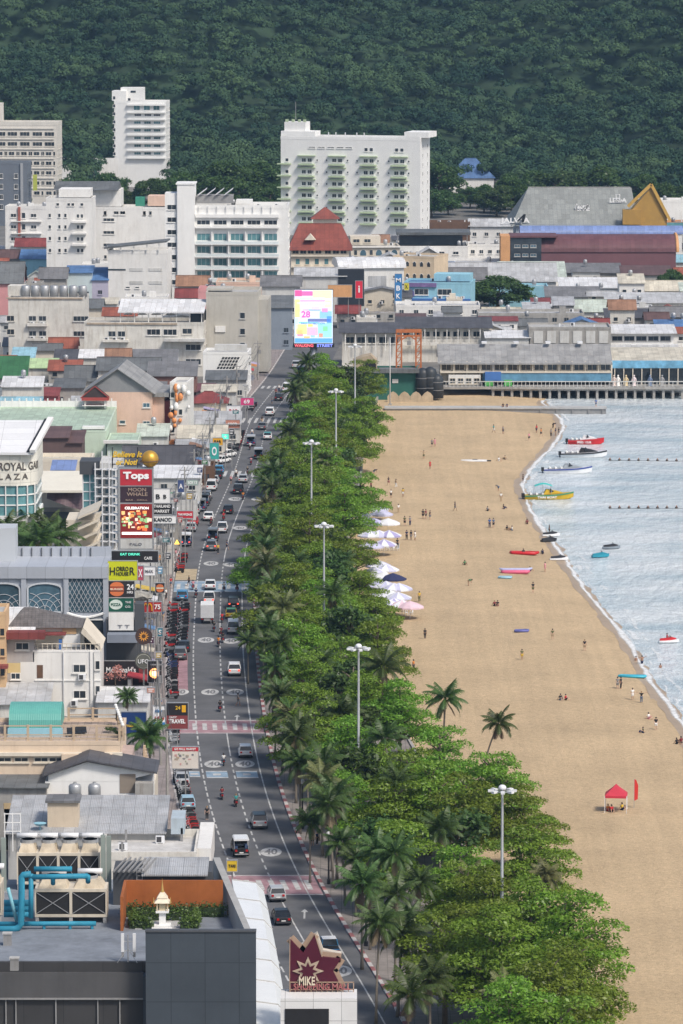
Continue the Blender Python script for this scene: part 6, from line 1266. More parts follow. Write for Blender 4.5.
MB().loft([[(-.9,-.75,2.5),(.9,-.75,2.5),(.9,.75,2.5),(-.9,.75,2.5)],[(-.45,-.4,2.95),(.45,-.4,2.95),(.45,.4,2.95),(-.45,.4,2.95)],[(-.6,-.5,2.96),(.6,-.5,2.96),(.6,.5,2.96),(-.6,.5,2.96)],[(-.22,-.2,3.5),(.22,-.2,3.5),(.22,.2,3.5),(-.22,.2,3.5)]]).build('tiered_roof',M('white_gold_tiles',(.70,.62,.48),.4,.12,2),t);MB().lathe([(.2,3.48),(.12,3.9),(.05,4.4),(.01,4.9)],n=8).build('spire',GO,t)
for x in(-.9,.9):MB().lathe([(.03,3.1),(.06,2.75),(.1,2.55)],(x,-.72,0),6).build('finial',GO,t)
t=thing('hedge','clipped green hedge ring around the spirit house','hedge',(p.x,p.y,ZR));rg2=np.random.RandomState(3);hp=[]
k_=F/p.y
for(a,c)in(((-2.6,1.2),(-2.6,3.6)),((2.9,1.2),(2.9,3.6)),((-2.6,3.8),(2.9,3.8)),((-2.6,.8),(-1.2,.4)),((2.9,.8),(1.9,.4))):
 for f in np.linspace(0,1,7):hp.append((a[0]+(c[0]-a[0])*f,a[1]+(c[1]-a[1])*f,.75,.5,.35))
hp+=[(q[0],q[1],.35,.5,.3)for q in hp]
put('foliage',crown_mesh('foliage',hp,rg2,L_HEDGE,260,.10,.6,.12),t)
hb=MB()
for q in hp[:len(hp)//2]:hb.box(q[0]-.3,q[0]+.3,q[1]-.3,q[1]+.3,0,.75)
hb.build('stems',M('hedge_core',(.03,.05,.02),.9),t)
t=thing('hedge','dark tall hedge strip along the rust orange screen','hedge',(p.x,Y0+yo2-1.0,ZR));hp=[(x,0,z,.6,.4)for x in np.linspace(-3.4,5.2,12)for z in(.35,.75)]
put('foliage',crown_mesh('foliage',hp,rg2,L_DARK,200,.12,.6,.15),t);MB().box(-3.6,5.3,-.3,.3,0,.8).build('stems',MC['hedge_core'],t)
MB().box(-2.4,2.6,.2,3.5,ZR+.0,ZR+.08).build('garden_paving',LGREY,g,(p.x,p.y-Y0,0));MB().box(-.9,.9,-1.0,.2,ZR,ZR+.22).build('garden_step',WHITE,g,(p.x,p.y-Y0,0))
GLZ=M('white_glass_panels',(.70,.72,.73),.35,.05,.4,.08)
zf=14.0;Ya,Yb_=Y0+2,at(240,880,zf).y;rings=[]
for i in range(15):
 f=i/14;Y=Ya+(Yb_-Ya)*f;pxl,pxr=256-24*f,290-22*f-4*f*f;zc=zf
 x0,x1=xat(pxl,900,Y),xat(pxr,900,Y);rings.append([(x0,Y-Y0,zc),(x1-.8,Y-Y0,zc-.3),(x1,Y-Y0,zc-1.2),(x1,Y-Y0,zc-6),(x0,Y-Y0,zc-6)])
MB().loft(rings).build('glass_roof',GLZ,g)
for r_ in rings[::2]:MB().tube([Vector(q)+Vector((0,0,.03))for q in r_[:3]],.07,5).build('roof_rib',LGREY,g)
MB().box(rings[0][0][0],rings[0][1][0],-1.5,2.0,-.3,zf-3).build('white_bay',GLZ,g)
zl=zat(993,Ya-2);MB().box(rings[0][1][0]+.02,xat(357,990,Ya-2),-2,1.5,zl-3.6,zl-.004).build('entrance_block',M('white_block_panels',(.72,.72,.71),.5,.04,.4,.1,tile=(2.4,1.7,(R(90),0,0))),g);MB().box(rings[0][1][0]+.02,xat(357,990,Ya-2),-2,1.5,-.3,zl-3.65).build('entrance_base',GLZ,g)
MB().box(rings[0][1][0]+.4,xat(329,1010,Ya-2),-2.08,-2.003,zl-4.5,zl-.9).build('entrance_screen',BLACK,g)
Yt=Ya-1.2;t=thing('star_sign','big maroon star burst sign with MIKE lettering over the mall entrance'.replace('MIKE ','cream '),'sign',(xat(318,960,Yt),Yt,zl));lx=lambda px:xat(px,960,Yt)-t.location.x;lz=lambda py:zat(py,Yt)-zl
MAR=M('maroon_enamel',(.075,.010,.024),.4,.1,.5)
out=[(289.5,992),(290,938),(303,952),(315,934),(322,956),(341,958),(333,970),(342,988),(330,990)]
MB().prism([(lx(a),lz(c))for a,c in out],-.35,.35,'y').build('star_panel',MAR,t)
m=MB()
for a,c in zip(out,out[1:]+out[:1]):m.bar((lx(a[0]),0,lz(a[1])),(lx(c[0]),0,lz(c[1])),.07,.8)
m.build('star_edge',M('bronze_edge',(.35,.25,.18),.5),t)
st=[]
for i in range(16):a=math.pi*2*i/16;r_=1.35 if i%2==0 else.7;st.append((lx(308)+r_*math.sin(a),lz(970)+r_*math.cos(a)*.95))
MB().prism(st,-.46,-.355,'y').build('starburst',M('bronze_enamel',(.40,.32,.24),.5,.3,3),t);st2=[(lx(308)+(q[0]-lx(308))*.62,lz(970)+(q[1]-lz(970))*.62)for q in st];MB().prism(st2,-.52,-.462,'y').build('starburst',MAR,t)
MB().prism([(lx(299),lz(975.5)),(lx(316),lz(975.5)),(lx(316),lz(983.5)),(lx(299),lz(983.5))],-.5,-.465,'y').build('name_plate',MAR,t);lettering('MIKE',M('cream_enamel',(.6,.52,.4)),t,(lx(307),-.55,lz(979.5)),lx(319)-lx(303),.75,.02,.05)
mb=MB();
for i in range(13):mb.bar((lx(290+5.3*i),-.4,0),(lx(290+5.3*i),-.4,.85),.08)
mb.bar((lx(290),-.4,.85),(lx(354),-.4,.85),.08).bar((lx(290),-.4,.2),(lx(354),-.4,.2),.08);mb.build('letter_rail',M('bronze_edge',(.35,.25,.18)),t);lettering('SHOPPING MALL',M('dusty_red',(.35,.12,.12),.6),t,(lx(322),-.5,.48),lx(351)-lx(294),.55,.02,.05)
t2=thing('roof_tower','cream pointed fin wall standing behind the maroon star sign','wall',(xat(315,950,Yt+2.5),Yt+2.5,zl-.3));MB().prism([(-1.6,0),(-1.9,3.3),(.2,4.9),(.7,3.4),(2.3,3.1),(1.6,0)],-.4,.4,'y').build('fin',M('cream_fin',(.56,.50,.42),.7,.1,.5,.3),t2);MB().box(-2,2,-.5,.5,0,.4).build('plinth',CONC,t2)
def sign(name,label,x0,x1,y0,y1,gy,mat,texts=(),pole=True,d=.35,rz=0,group=None,edge=None,cat='sign',pm=None):
 """board from picture extents at ground row gy, standing on its own post(s)"""
 Y=yg(gy);k=F/Y;cx=(x0+x1)/2;t=thing(name,label,cat,(xat(cx,500,Y),Y,0),R(rz),group);w=(x1-x0)/k/2;z0,z1=zat(y1,Y),zat(y0,Y)
 MB().box(-w,w,-d/2,d/2,z0,z1).build('sign_panel',mat,t)
 mb=MB();e=.09
 mb.box(-w-e,w+e,-d/2-.03,d/2+.03,z1+.002,z1+e).box(-w-e,w+e,-d/2-.03,d/2+.03,z0-e,z0-.002).box(-w-e,-w-.002,-d/2-.03,d/2+.03,z0,z1).box(w+.002,w+e,-d/2-.03,d/2+.03,z0,z1)
 mb.build('frame',edge or METAL,t)
 if pole:
  px_=[0]if w<1.6 else[-w*.7,w*.7];mb=MB()
  for x in px_:mb.bar((x,d/2+.1,-.02),(x,d/2+.1,z1),.16)
  mb.build('post',pm or MGREY,t)
 for(s_,m_,px,py,wp,hp,bold)in texts:lettering(s_,m_,t,((px-cx)/k,-d/2-.05,zat(py,Y)),wp/k,hp/k if hp else None,bold,.03)
 return t,k,Y,cx
def patch(t,k,Y,cx,x0,x1,y0,y1,mat,name='picture_block',d=.35,z=.02):
 MB().box((x0-cx)/k,(x1-cx)/k,-d/2-z,-d/2-.003,zat(y1,Y),zat(y0,Y)).build(name,mat,t)
LW=M('white_lettering',(.85,.85,.85));LK=M('black_lettering',(.02,.02,.02),.5);LY=M('yellow_lettering',(.75,.48,.03),.5,.05,1)
SCW=EM('screen_white',(.62,.70,.80),.55)
t,k,Y,cx=sign('led_billboard','giant lit LED screen on a thick column over the end of the road',294.5,333,289.5,343,380,SCW,pole=False,d=1.2,edge=BLACK,cat='billboard')
def sp(x0,x1,y0,y1,c,s=.6):patch(t,k,Y,cx,x0,x1,y0,y1,EM('screen_%d_%d_%d'%tuple(int(q*99)for q in c),c,s),'screen_picture',1.2,.03)
for a in[(295,302,290,296,(.75,.1,.3)),(302,313,291,295.5,(.85,.15,.4)),(313,332,290,298,(.9,.85,.45)),(300,325,297.5,299.5,(.55,.65,.85)),(297,330,302,304,(.6,.72,.88)),(296,309,307,311,(.9,.6,.6)),(312,320,306,309,(.9,.55,.7)),(308,331,318.5,321.5,(.15,.18,.4)),(320,332,311,318,(.25,.5,.7)),(296,307,324,334,(.8,.75,.3)),(307,318,327,335,(.85,.45,.55)),(318,332,323,337,(.3,.65,.75)),(295,332.5,338,342.5,(.12,.35,.65)),(297,303,329,336,(.85,.3,.4)),(311,315,330,337,(.3,.55,.8)),(323,328,326,331,(.35,.6,.3)),(295,298,318,336,(.5,.75,.9)),(325,332,300,307,(.75,.85,.5)),(295,300,299,317,(.85,.75,.3)),(303,321,309,310.5,(.3,.45,.8)),(322,328,308,312,(.8,.3,.5)),(299,318,321.8,323,(.2,.6,.75)),(308,313,323.5,326.5,(.9,.7,.2)),(327,332,316,323,(.15,.35,.7)),(319,323,333,337,(.85,.3,.2)),(300,332,300,301.2,(.85,.3,.55)),(304,310,336,338,(.9,.5,.2))]:sp(*a)
lettering('28',EM('screen_magenta',(.85,.1,.35),1),t,((306-cx)/k,-.66,zat(314,Y)),9/k,6.5/k,.03,.02);lettering('SALE PROMOTION',EM('screen_blue',(.1,.2,.6),1),t,((313-cx)/k,-.66,zat(323,Y)),24/k,2/k,.02,.02)
lettering('WALKING',EM('neon_red',(.75,.12,.15),1),t,((304-cx)/k,-.7,zat(345.2,Y)),19/k,3/k,.03,.06);lettering('STREET',EM('neon_blue',(.2,.25,.75),1),t,((325-cx)/k,-.7,zat(345.2,Y)),16/k,3/k,.03,.06)
MB().lathe([(.9,0),(.9,zat(344,Y))],(0,1.2,0),14).build('column',METAL,t,smooth=True);MB().box((293-cx)/k,(334.5-cx)/k,-.6,1.6,zat(347.2,Y),zat(343.6,Y)).build('base_beam',BLACK,t)
t,k,Y,cx=sign('sign_tower','tower of stacked shop boards, red over black over a lit food picture',119,153,468,549,594,M('tower_frame',(.30,.31,.32),.6),pole=True,d=2.4)
patch(t,k,Y,cx,120.5,152.5,468.5,484.5,M('tops_red',(.50,.035,.05),.5,.06,1),'red_board',2.4);patch(t,k,Y,cx,120.5,152.5,485.5,501.5,M('aubergine_board',(.045,.025,.035),.5),'black_board',2.4)
lettering('Tops',LW,t,((136.5-cx)/k,-1.28,zat(475.5,Y)),26/k,9.5/k,.045,.05)
LB=M('bronze_lettering',(.40,.30,.24),.5);lettering('MOON',LB,t,((137.5-cx)/k,-1.28,zat(488.7,Y)),18/k,3.6/k,.015,.03);lettering('WHALE',LB,t,((137.5-cx)/k,-1.28,zat(493.2,Y)),21/k,3.6/k,.015,.03);lettering('BAR . GRILL',LB,t,((137-cx)/k,-1.28,zat(499,Y)),22/k,1.6/k,.01,.03)
SCR=EM('food_screen_red',(.16,.012,.01),.5);patch(t,k,Y,cx,120.5,152.5,503,537,SCR,'food_screen',2.4)
rr=random.Random(3)
for i in range(60):
 c=rr.choice([(.8,.3,.08),(.75,.15,.05),(.15,.03,.03),(.85,.5,.2),(.8,.65,.5),(.3,.05,.04),(.25,.45,.2)]);x=rr.uniform(121,148);y=rr.uniform(509,528);patch(t,k,Y,cx,x,x+rr.uniform(1.5,4.5),y,y+rr.uniform(1.2,3.4),EM('food_%d'%rr.randint(0,6)+str(c),c,.55),'screen_picture',2.4,.03+.001*i)
lettering('CELEBRATION',EM('scr_w',(.9,.9,.85),1),t,((137-cx)/k,-1.3,zat(507,Y)),24/k,2.6/k,.02,.02);patch(t,k,Y,cx,122,152,531,533.5,EM('scr_w',(.9,.9,.85),1),'screen_picture',2.4,.08)
patch(t,k,Y,cx,120.5,152.5,538,547.5,LG,'pale_board',2.4);lettering('PALO',M('grey_lettering',(.2,.2,.22),.6),t,((136-cx)/k,-1.28,zat(543,Y)),12/k,2.6/k,.01,.03)
for i in range(9):MB().box((112-cx)/k,(118.6-cx)/k,-.8,.8,zat(470+9*i,Y),zat(468.8+9*i,Y)).build('ladder_shelf',STEELW,t)
MB().bar(((112.5-cx)/k,0,0),((112.5-cx)/k,0,zat(458,Y)),.25).bar(((118-cx)/k,0,0),((118-cx)/k,0,zat(460,Y)),.25).build('side_frame',STEELW,t)
tt=thing('rooftop_sign','golden yellow slanted Believe lettering above the stacked sign tower','sign',(t.location.x,Y-.3,0));SL=M('yellow_lettering',(.75,.48,.03))
MB().bar(((112.7-cx)/k,0,zat(468,Y)),((112.7-cx)/k,0,zat(447,Y)),.12).bar(((138-cx)/k,0,zat(468,Y)),((138-cx)/k,0,zat(447,Y)),.12).bar(((112-cx)/k,.05,zat(457,Y)),((141-cx)/k,.05,zat(457,Y)),.14).bar(((112-cx)/k,.05,zat(464,Y)),((141-cx)/k,.05,zat(464,Y)),.14).build('support',BLACK,tt)
a_=lettering('Believe It',SL,tt,((128-cx)/k,-.15,zat(454,Y)),29/k,6/k,.03,.12);b_=lettering('or Not!',SL,tt,((127-cx)/k,-.15,zat(461.8,Y)),21/k,5.4/k,.03,.12)
for o in(a_,b_):
 for v in o.data.vertices:v.co.x+=v.co.z*.25
tg_=thing('golden_globe','shiny golden globe with a ring on top of the stacked sign tower','globe',((150.3-cx)/k+t.location.x,Y,zat(468,Y)));rad=8.6/k
MB().sphere((0,0,rad+.1),rad,24,14).build('globe',M('polished_gold',(.62,.36,.06),.38,.12,.8,metal=.55),tg_,smooth=True);MB().tube([(rad*1.18*math.cos(i*math.pi/12),rad*1.18*math.sin(i*math.pi/12),rad*.85+.1*math.cos(i*math.pi/12))for i in range(25)],.08,5).build('ring',BROWN,tg_);MB().lathe([(.6,-.1),(.35,.3)],n=10).build('pedestal',MGREY,tg_)
t,k,Y,cx=sign('yellow_board','bright yellow board with spiky black lettering at the mall corner',107.5,137,561,580,690,M('acid_yellow',(.55,.58,.015),.5,.04,1),[('H',LK,112,571,5.2,8,.01),('ORRO',LK,122,568.6,12.5,4.6,.02),('HOUSE',LK,122,573.6,12.5,3.8,.02),('R',LK,132,571,5.2,8,.01)])
t,k,Y,cx=sign('burger_board','black board with a big orange burger roundel under the yellow board',108,134,581,597,691,M('board_black',(.025,.022,.024),.5),[('24',LW,130,586.6,7,5.5,.02),('HRS',LW,129.6,592,6,2.6,.01)])
OB=M('burger_orange',(.62,.17,.06),.5,.04,1)
def lens(t,k,Y,cx,x,y,rx,h,up,mat,nm='emblem',z=.03):MB().prism([((x+rx*math.cos(a)-cx)/k,zat(y-h*math.sin(a)*up,Y))for a in[math.pi*i/12 for i in range(13)]],-.175-z,-.178,'y').build(nm,mat,t)
lens(t,k,Y,cx,116.3,586.4,7,4.6,1,OB);lens(t,k,Y,cx,116.3,591.4,7,4.6,-1,OB);patch(t,k,Y,cx,109.3,123.3,587.2,590.6,M('burger_red',(.55,.10,.04),.5),'emblem')
lettering('BURGER',M('burger_cream',(.8,.7,.55),.5),t,((116.3-cx)/k,-.24,zat(588.9,Y)),13/k,2/k,.02,.02)
t,k,Y,cx=sign('pizza_board','dark green board with a pale oval pizza emblem',108,133,598,611.5,692,M('pizza_green',(.012,.10,.065),.5,.05,1),[('THE',LW,127.6,602,6,2,.01),('CO.',LW,127.6,606.5,6,2,.01)])
MB().prism([((115.3+6.6*math.cos(math.pi*i/10)-cx)/k,zat(604.4+5*math.sin(math.pi*i/10),Y))for i in range(20)],-.2,-.178,'y').build('emblem',M('pale_sage',(.6,.68,.62),.5),t);lettering('PIZZA',M('pizza_green',(.012,.1,.065)),t,((115.3-cx)/k,-.22,zat(604.4,Y)),10/k,2.8/k,.03,.02)
t,k,Y,cx=sign('fast_food_board','red board with a golden arched letter on a post over the pavement',142,152.6,602,612,676,M('mc_red',(.42,.03,.03),.5,.04,1));GA=M('arch_yellow',(.80,.42,.02),.5);m=MB()
for c in(145.2,149.3):
 p=[((c+2.1*math.cos(math.pi*i/10)-cx)/k,-.2,zat(610.5-7*max(0,math.sin(math.pi*i/10))**.7,Y))for i in range(11)]
 for a,b in zip(p[:-1],p[1:]):m.bar(a,b,.16)
m.build('emblem',GA,t)
sign('red_board','small red board lettered 75 beside the golden arch board',153,161,602,611.5,678,M('mc_red',(.42,.03,.03)),[('75',LW,157,606.6,6,5,.03)])
t,k,Y,cx=sign('burger_board','small orange burger board over the pavement by the crossing',155,164,583,592.5,660,M('board_black',(.025,.022,.024)));lens(t,k,Y,cx,159.5,587,3.8,3,1,OB);lens(t,k,Y,cx,159.5,589,3.8,3,-1,OB);patch(t,k,Y,cx,155.8,163.3,587.3,588.6,M('burger_cream',(.8,.7,.55)),'emblem')
t=thing('rock_canopy','grey sculpted rock canopy between the burger and arch boards','canopy',(xat(139,596,yg(684)),yg(684),0));rgk=np.random.RandomState(8);Y=yg(684);k=F/Y;m=MB()
rings=[[((-13.5+27*i/12)/k,0+1.5*math.cos(a),zat(596+rgk.normal(0,.5),Y)+(.75+.2*rgk.rand())*math.sin(a)*(1-abs(i-6)/9))for a in[2*math.pi*j/10 for j in range(10)]]for i in range(13)]
m.loft(rings).build('rock',M('painted_rock',(.32,.31,.28),.9,.35,1.5,.4),t);MB().bar((-1,0,0),(-1,0,zat(598,Y)),.25).bar((1.2,0,0),(1.2,0,zat(598,Y)),.25).build('posts',MGREY,t)
def roundsign(label,px,py,r,gy,cols,txt=None,ray=0,em=None):
 Y=yg(gy);k=F/Y;t=thing('round_sign',label,'sign',(xat(px,500,Y),Y,0));z=zat(py,Y)
 for i,(f,c)in enumerate(cols):
  mt=EM('lit_%s'%label[:9]+str(i),c,em)if em else M('disc_%d%d%d'%tuple(int(q*99)for q in c),c,.5)
  MB().prism([(r*f/k*math.cos(2*math.pi*j/28),z+r*f/k*math.sin(2*math.pi*j/28))for j in range(28)],-.12-.03*(i+1),.12 if i==0 else-.12-.03*i-.002,'y').build('disc' if i==0 else 'emblem',mt,t)
 if ray:
  m=MB();q=-.12-.03*(len(cols)+1)
  for j in range(ray):a=2*math.pi*j/ray;m.poly([(r*.38/k*math.cos(a-.2),q,z+r*.38/k*math.sin(a-.2)),(r*.66/k*math.cos(a),q,z+r*.66/k*math.sin(a)),(r*.38/k*math.cos(a+.2),q,z+r*.38/k*math.sin(a+.2))])
  m.build('rays',M('amber',(.70,.32,.06),.5),t)
 if txt:lettering(txt,LW,t,(0,-.3,z),r*1.3/k,r*.5/k,.01,.02)
 MB().bar((0,.25,0),(0,.25,z+.2),.18).bar((-.8,.25,z),(0,.25,z),.1).build('post',MGREY,t)
roundsign('round brown sign with an amber sunburst above the pavement',143,636,8.6,706,[(1,(.06,.035,.03)),(.38,(.68,.30,.05)),(.24,(.08,.04,.02))],None,12)
roundsign('round olive grey sign with a pale crest below the sunburst sign',142.6,661,8.6,708,[(1,(.10,.10,.085)),(.86,(.42,.42,.36)),(.8,(.13,.13,.11))],'UFO')
roundsign('glowing orange lit disc on a dark board by the motorbikes',153.6,673.2,5,712,[(1,(.9,.35,.12)),(.6,(1,.72,.4))],em=1.6)
sign('dark_board','black board framing the glowing orange disc',147,161,661,682,711,BLACK)
t,k,Y,cx=sign('diner_board','long black board with white diner lettering under the round signs',101,148,661,685,700,M('board_black',(.025,.022,.024)),[("McDonald's",LW,120,669.5,30,6,.02),('BURGERS . FRIES . COFFEE',M('grey_lettering',(.2,.2,.22)),122,677,38,2,.01)]);patch(t,k,Y,cx,138,147.5,664,682,M('dark_red_panel',(.22,.05,.05),.6),'picture_block')
b=B('diner','dark fronted diner with grey awning beside the mall',106,138,620,698,10,0);b.flat(DGREY,MGREY,.4);b.px('awning',107,137,632,640,-2.5,-.004,BLUEG).px('upper_wall',108,133,612.5,630,-.3,-.004,WHITE);b.px('side_sign_wall',134,143,604,630,-.2,3,DGREY);lettering('T T',M('grey_lettering',(.2,.2,.22)),b.root,(b.lx(123),-.36,b.lz(626)),12/b.k,3/b.k,.01,.03)
t=thing('blossom_tree','small pink blossomed tree by the diner entrance','tree',(xat(115,680,yg(706)),yg(706),0));put('crown',crown_mesh('crown',[(x,y,z,.8,.4)for x,y,z in((0,0,4.6),(-.9,.2,4),(.9,-.1,4.1),(.4,.4,5))],np.random.RandomState(2),leafmat('pink_blossom',(.55,.26,.22),.3),120,.16,.6,.2),t);MB().tube([(0,0,0),(.1,0,2),(0,0,4.4)],[.14,.1,.05],6).build('trunk',BARK,t)
sign('blue_board','navy banner board with gold lettering leaning over the low roofs',120,145,712,736,748,M('navy_banner',(.015,.045,.16),.5,.1,.5),[('music bar',LY,133,725,17,3.6,.01)])
t,k,Y,cx=sign('bank_board','white and blue promotion board lettered 199 on the pavement',152,164,706,727,752,LW,[('199',M('mc_red',(.42,.03,.03)),158.5,718.5,9.5,5,.02),('siam',M('sky_lettering',(.05,.25,.55),.5),158,710.5,8,3,.02)]);patch(t,k,Y,cx,152,164,722,727,M('sky_lettering',(.05,.25,.55)))
t,k,Y,cx=sign('travel_board','black and red roadside board with white TRAVEL lettering'.replace('TRAVEL ','travel '),165.5,187,703,728.5,752,M('board_black',(.025,.022,.024)),[('TRAVEL',LW,176,721,17,4.4,.03),('EASY',LW,172,717,8,2,.01),('24',LY,177,707.5,5,3.6,.02)]);patch(t,k,Y,cx,165.5,187,715.3,728.5,M('dark_red_panel',(.22,.05,.05)),z=.008);patch(t,k,Y,cx,181,185,705,712,GA)
t,k,Y,cx=sign('map_board','white map board under a red header on tall posts',171,197.5,747,768,806,M('map_paper',(.62,.58,.53),.6,.1,.5),[('GO MALL MARKET',LW,184,748.8,22,2.2,.02)]);patch(t,k,Y,cx,171,197.5,746.6,751,M('tops_red',(.5,.035,.05)),z=.015)
rr=random.Random(9)
for i in range(16):x=rr.uniform(173,193);y=rr.uniform(753,765);patch(t,k,Y,cx,x,x+rr.uniform(1,4),y,y+rr.uniform(.8,2.4),M('map_%d'%(i%5),[(.3,.28,.25),(.45,.35,.25),(.25,.3,.2),(.5,.3,.28),(.2,.2,.22)][i%5],.6),z=.02+.001*i)
sign('yellow_notice','yellow roadside notice in front of the white zebra',226,236,860.5,871,886,M('notice_yellow',(.60,.42,.03),.5),[('TAXI',LK,231,865.5,7,3,.02)])
SG=[('white board with a bold black B monogram beside the stacked sign tower',154,170,489,503,586,LW,[('B',LK,158,496.5,4,5,.02),('B',LK,165,496.5,3,4,.02)]),('black board with white block lettering under the monogram board',153,172,503.5,514,588,M('board_black',(.025,.022,.024)),[('THAILAND',LW,162,506,17,3,.02),('MARKET',LW,162,511,15,3,.02)]),('black and white KANOD board over the shop fronts'.replace('KANOD ','lettered '),153,176,516,523,590,LW,[('KANOD',LK,163,519.5,18,4,.02)]),('red street board with white lettering by the taxi stand',177,193,511,518,566,M('tops_red',(.5,.035,.05)),[('THAI MASSAGE',LW,185,514.3,14,2.4,.02)]),('pale green street name board high above the taxis',187,198,480,485,548,M('pale_green_board',(.35,.45,.40),.5),[('SOI 13',LW,192.5,482.5,9,2.6,.02)]),('blue triangular topped board beside the pale green board',178,184,480,492,552,M('deep_blue_board',(.05,.08,.20),.5),[('A',LW,181,486,4,5,.02)]),('magenta pink board hanging over the far road corner',241,254,398,405,424,M('magenta_board',(.62,.06,.20),.5),[('69',LW,247,401.5,6,4,.02)]),('orange salmon board below the magenta pink board',226,240,420,428,446,M('salmon_board',(.50,.22,.16),.5),[('FOOD',LW,233,424,9,3,.02)]),('white board with a red stripe above the salmon board',227,241,406,416,440,LW,[('BAR',M('tops_red',(.5,.035,.05)),234,411,9,4,.02)]),('teal oval lit board leaning by the parked motorbikes',210,219,443,459,472,M('teal_board',(.05,.38,.33),.5),[('O',LW,214.5,451,5,9,.03)]),('yellow board over the motorbike rank',213,223,438,445,470,M('amber_board',(.70,.36,.03),.5),[('BAR',LK,218,441.5,7,3,.02)]),('lit green pharmacy board at the motorbike rank',222,229,434,439,468,EM('green_neon',(.1,.65,.45),.9),[('+',LW,225.5,436.5,3,3,.02)]),('tall blue vertical board in the walking street',394.5,401.5,274,304,324,M('cobalt_board',(.05,.20,.45),.5),[('M',LW,398,280,5,4,.02),('B',LW,398,288,4,5,.02),('K',LW,398,296,4,5,.02)]),('narrow yellow board beside the tall blue vertical board',404,408.5,283,290,322,M('lemon_board',(.70,.62,.05),.5),[('X',LK,406,286.5,3,4,.02)]),('plain scarlet board above the walking street entrance',355.5,362.5,281,298,330,M('scarlet_board',(.62,.03,.06),.5),[('i',LW,359,289,1.5,7,.02)]),('huge black billboard back behind the scarlet board',338,364,269,306,322,M('billboard_back',(.025,.03,.04),.6),[]),('long orange fascia board beside the lit screen',328,352,285,297,332,ORANGE,[]),('pink and white board on the mall side of the arch board',137,143,566,580,672,M('cerise_board',(.45,.08,.12),.5),[('X',LW,140,573,4,8,.02)]),('white blade sign beyond the yellow board',144,155,567,575,662,LW,[('MAX',M('grey_lettering',(.2,.2,.22)),149,571,8,3,.02)]),('black shop fascia with a green lit roundel at the tower foot',106,158,551,562,640,M('board_black',(.025,.022,.024)),[('EAT DRINK',EM('green_neon',(.1,.65,.45),.9),130,554,20,2.4,.02),('CAFE',LW,148,558,8,3,.02)]),('teal hexagon board by the parked bikes',157,162,628,636,690,M('sea_teal_board',(.05,.22,.30),.5),[('S',LW,159.5,632,3,5,.02)]),]
for(lb,x0,x1,y0,y1,gy,mt,tx)in SG:sign('shop_sign',lb,x0,x1,y0,y1,gy,mt,tx,group='shop signs along the road')
t=thing('caution_light','glowing amber triangle warning lamp at the taxi stand','warning lamp',at(177,550));MB().prism([(-.45,1.0),(.45,1.0),(0,1.8)],-.1,.1,'y').build('lit_triangle',EM('amber_glow',(1,.6,.1),1.3),t);MB().bar((0,0,0),(0,0,1.0),.1).box(-.3,.3,-.3,.3,0,.08).build('stand',MGREY,t)
prev=None;npole=0
ORD=['nearest','second','third','fourth','fifth','sixth','seventh','eighth','ninth','tenth','eleventh','twelfth','thirteenth','fourteenth','fifteenth','sixteenth','seventeenth','eighteenth','nineteenth','twentieth']
pole_src=None;Y=566.0
while Y<1150 and npole<20:
 loc=(RC(Y)-9.2,Y,.12)
 if pole_src is None:
  pole_src=thing('power_pole','','utility pole');MB().lathe([(.19,0),(.12,9.2)],n=8).build('post',CONC,pole_src);MB().box(-.9,.9,-.06,.06,8.5,8.65).box(-.7,.7,-.06,.06,7.7,7.82).build('cross_arm',MGREY,pole_src);MB().box(.2,.65,-.25,.25,6.2,7.1).build('transformer',MGREY,pole_src)
  t=pole_src;t.location=loc
 else:t=dup(pole_src,loc)
 t['label']='%s concrete power pole with cross arms on the left pavement'%ORD[npole];t['group']='power poles along the left pavement'
 if prev:
  c=thing('power_cables','sagging black cable bundle after the %s power pole'%ORD[npole-1],'cables',prev,0,'cables between the power poles');m=MB();dX,dY=loc[0]-prev[0],Y-prev[1]
  for x,z,sg in((-.8,8.7,.5),(.8,8.7,.6),(-.5,7.85,.8),(.5,7.85,.9),(0,7.0,1.1),(.1,6.7,.8)):m.tube([(x+dX*f,dY*f,z-sg*4*f*(1-f))for f in np.linspace(0,1,7)],.03,4)
  m.build('wires',BLACK,c)
 prev=loc;npole+=1;Y+=27
lamp_src=None
for i,(px,py)in enumerate(((335,855),(380,917),(300,800),(273,742),(262,700),(256,660))):
 p=at(px+4,py+30);X_=RC(p.y)+6.2
 if lamp_src is None:
  lamp_src=thing('street_lamp','','street lamp');MB().lathe([(.12,0),(.07,5.6)],n=8).build('post',BLACK,lamp_src);MB().sphere((0,0,5.75),.3,12,8).build('lamp_globe',WHITE2,lamp_src,smooth=True);MB().lathe([(.2,0),(.2,.5),(.13,.6)],n=8).build('base',BLACK,lamp_src);t=lamp_src
 else:t=dup(lamp_src,(0,0,0))
 t.location=(X_,p.y,.12);t['label']='%s black street lamp with a white globe by the striped kerb'%['second','nearest','third','fourth','fifth','farthest'][i];t['group']='globe lamps by the kerb'
AW=[('red',(.42,.05,.06)),('faded blue',(.12,.22,.38)),('green striped',(.08,.26,.14)),('cream',(.60,.55,.44)),('white',(.70,.70,.70)),('orange',(.55,.22,.06)),('dark grey',(.10,.10,.11)),('teal',(.06,.30,.32)),('maroon',(.22,.05,.06)),('yellow',(.58,.42,.08)),('lilac',(.40,.36,.52)),('rusty tin',(.26,.15,.10))]
ra=random.Random(12);Y=640.0;na=0
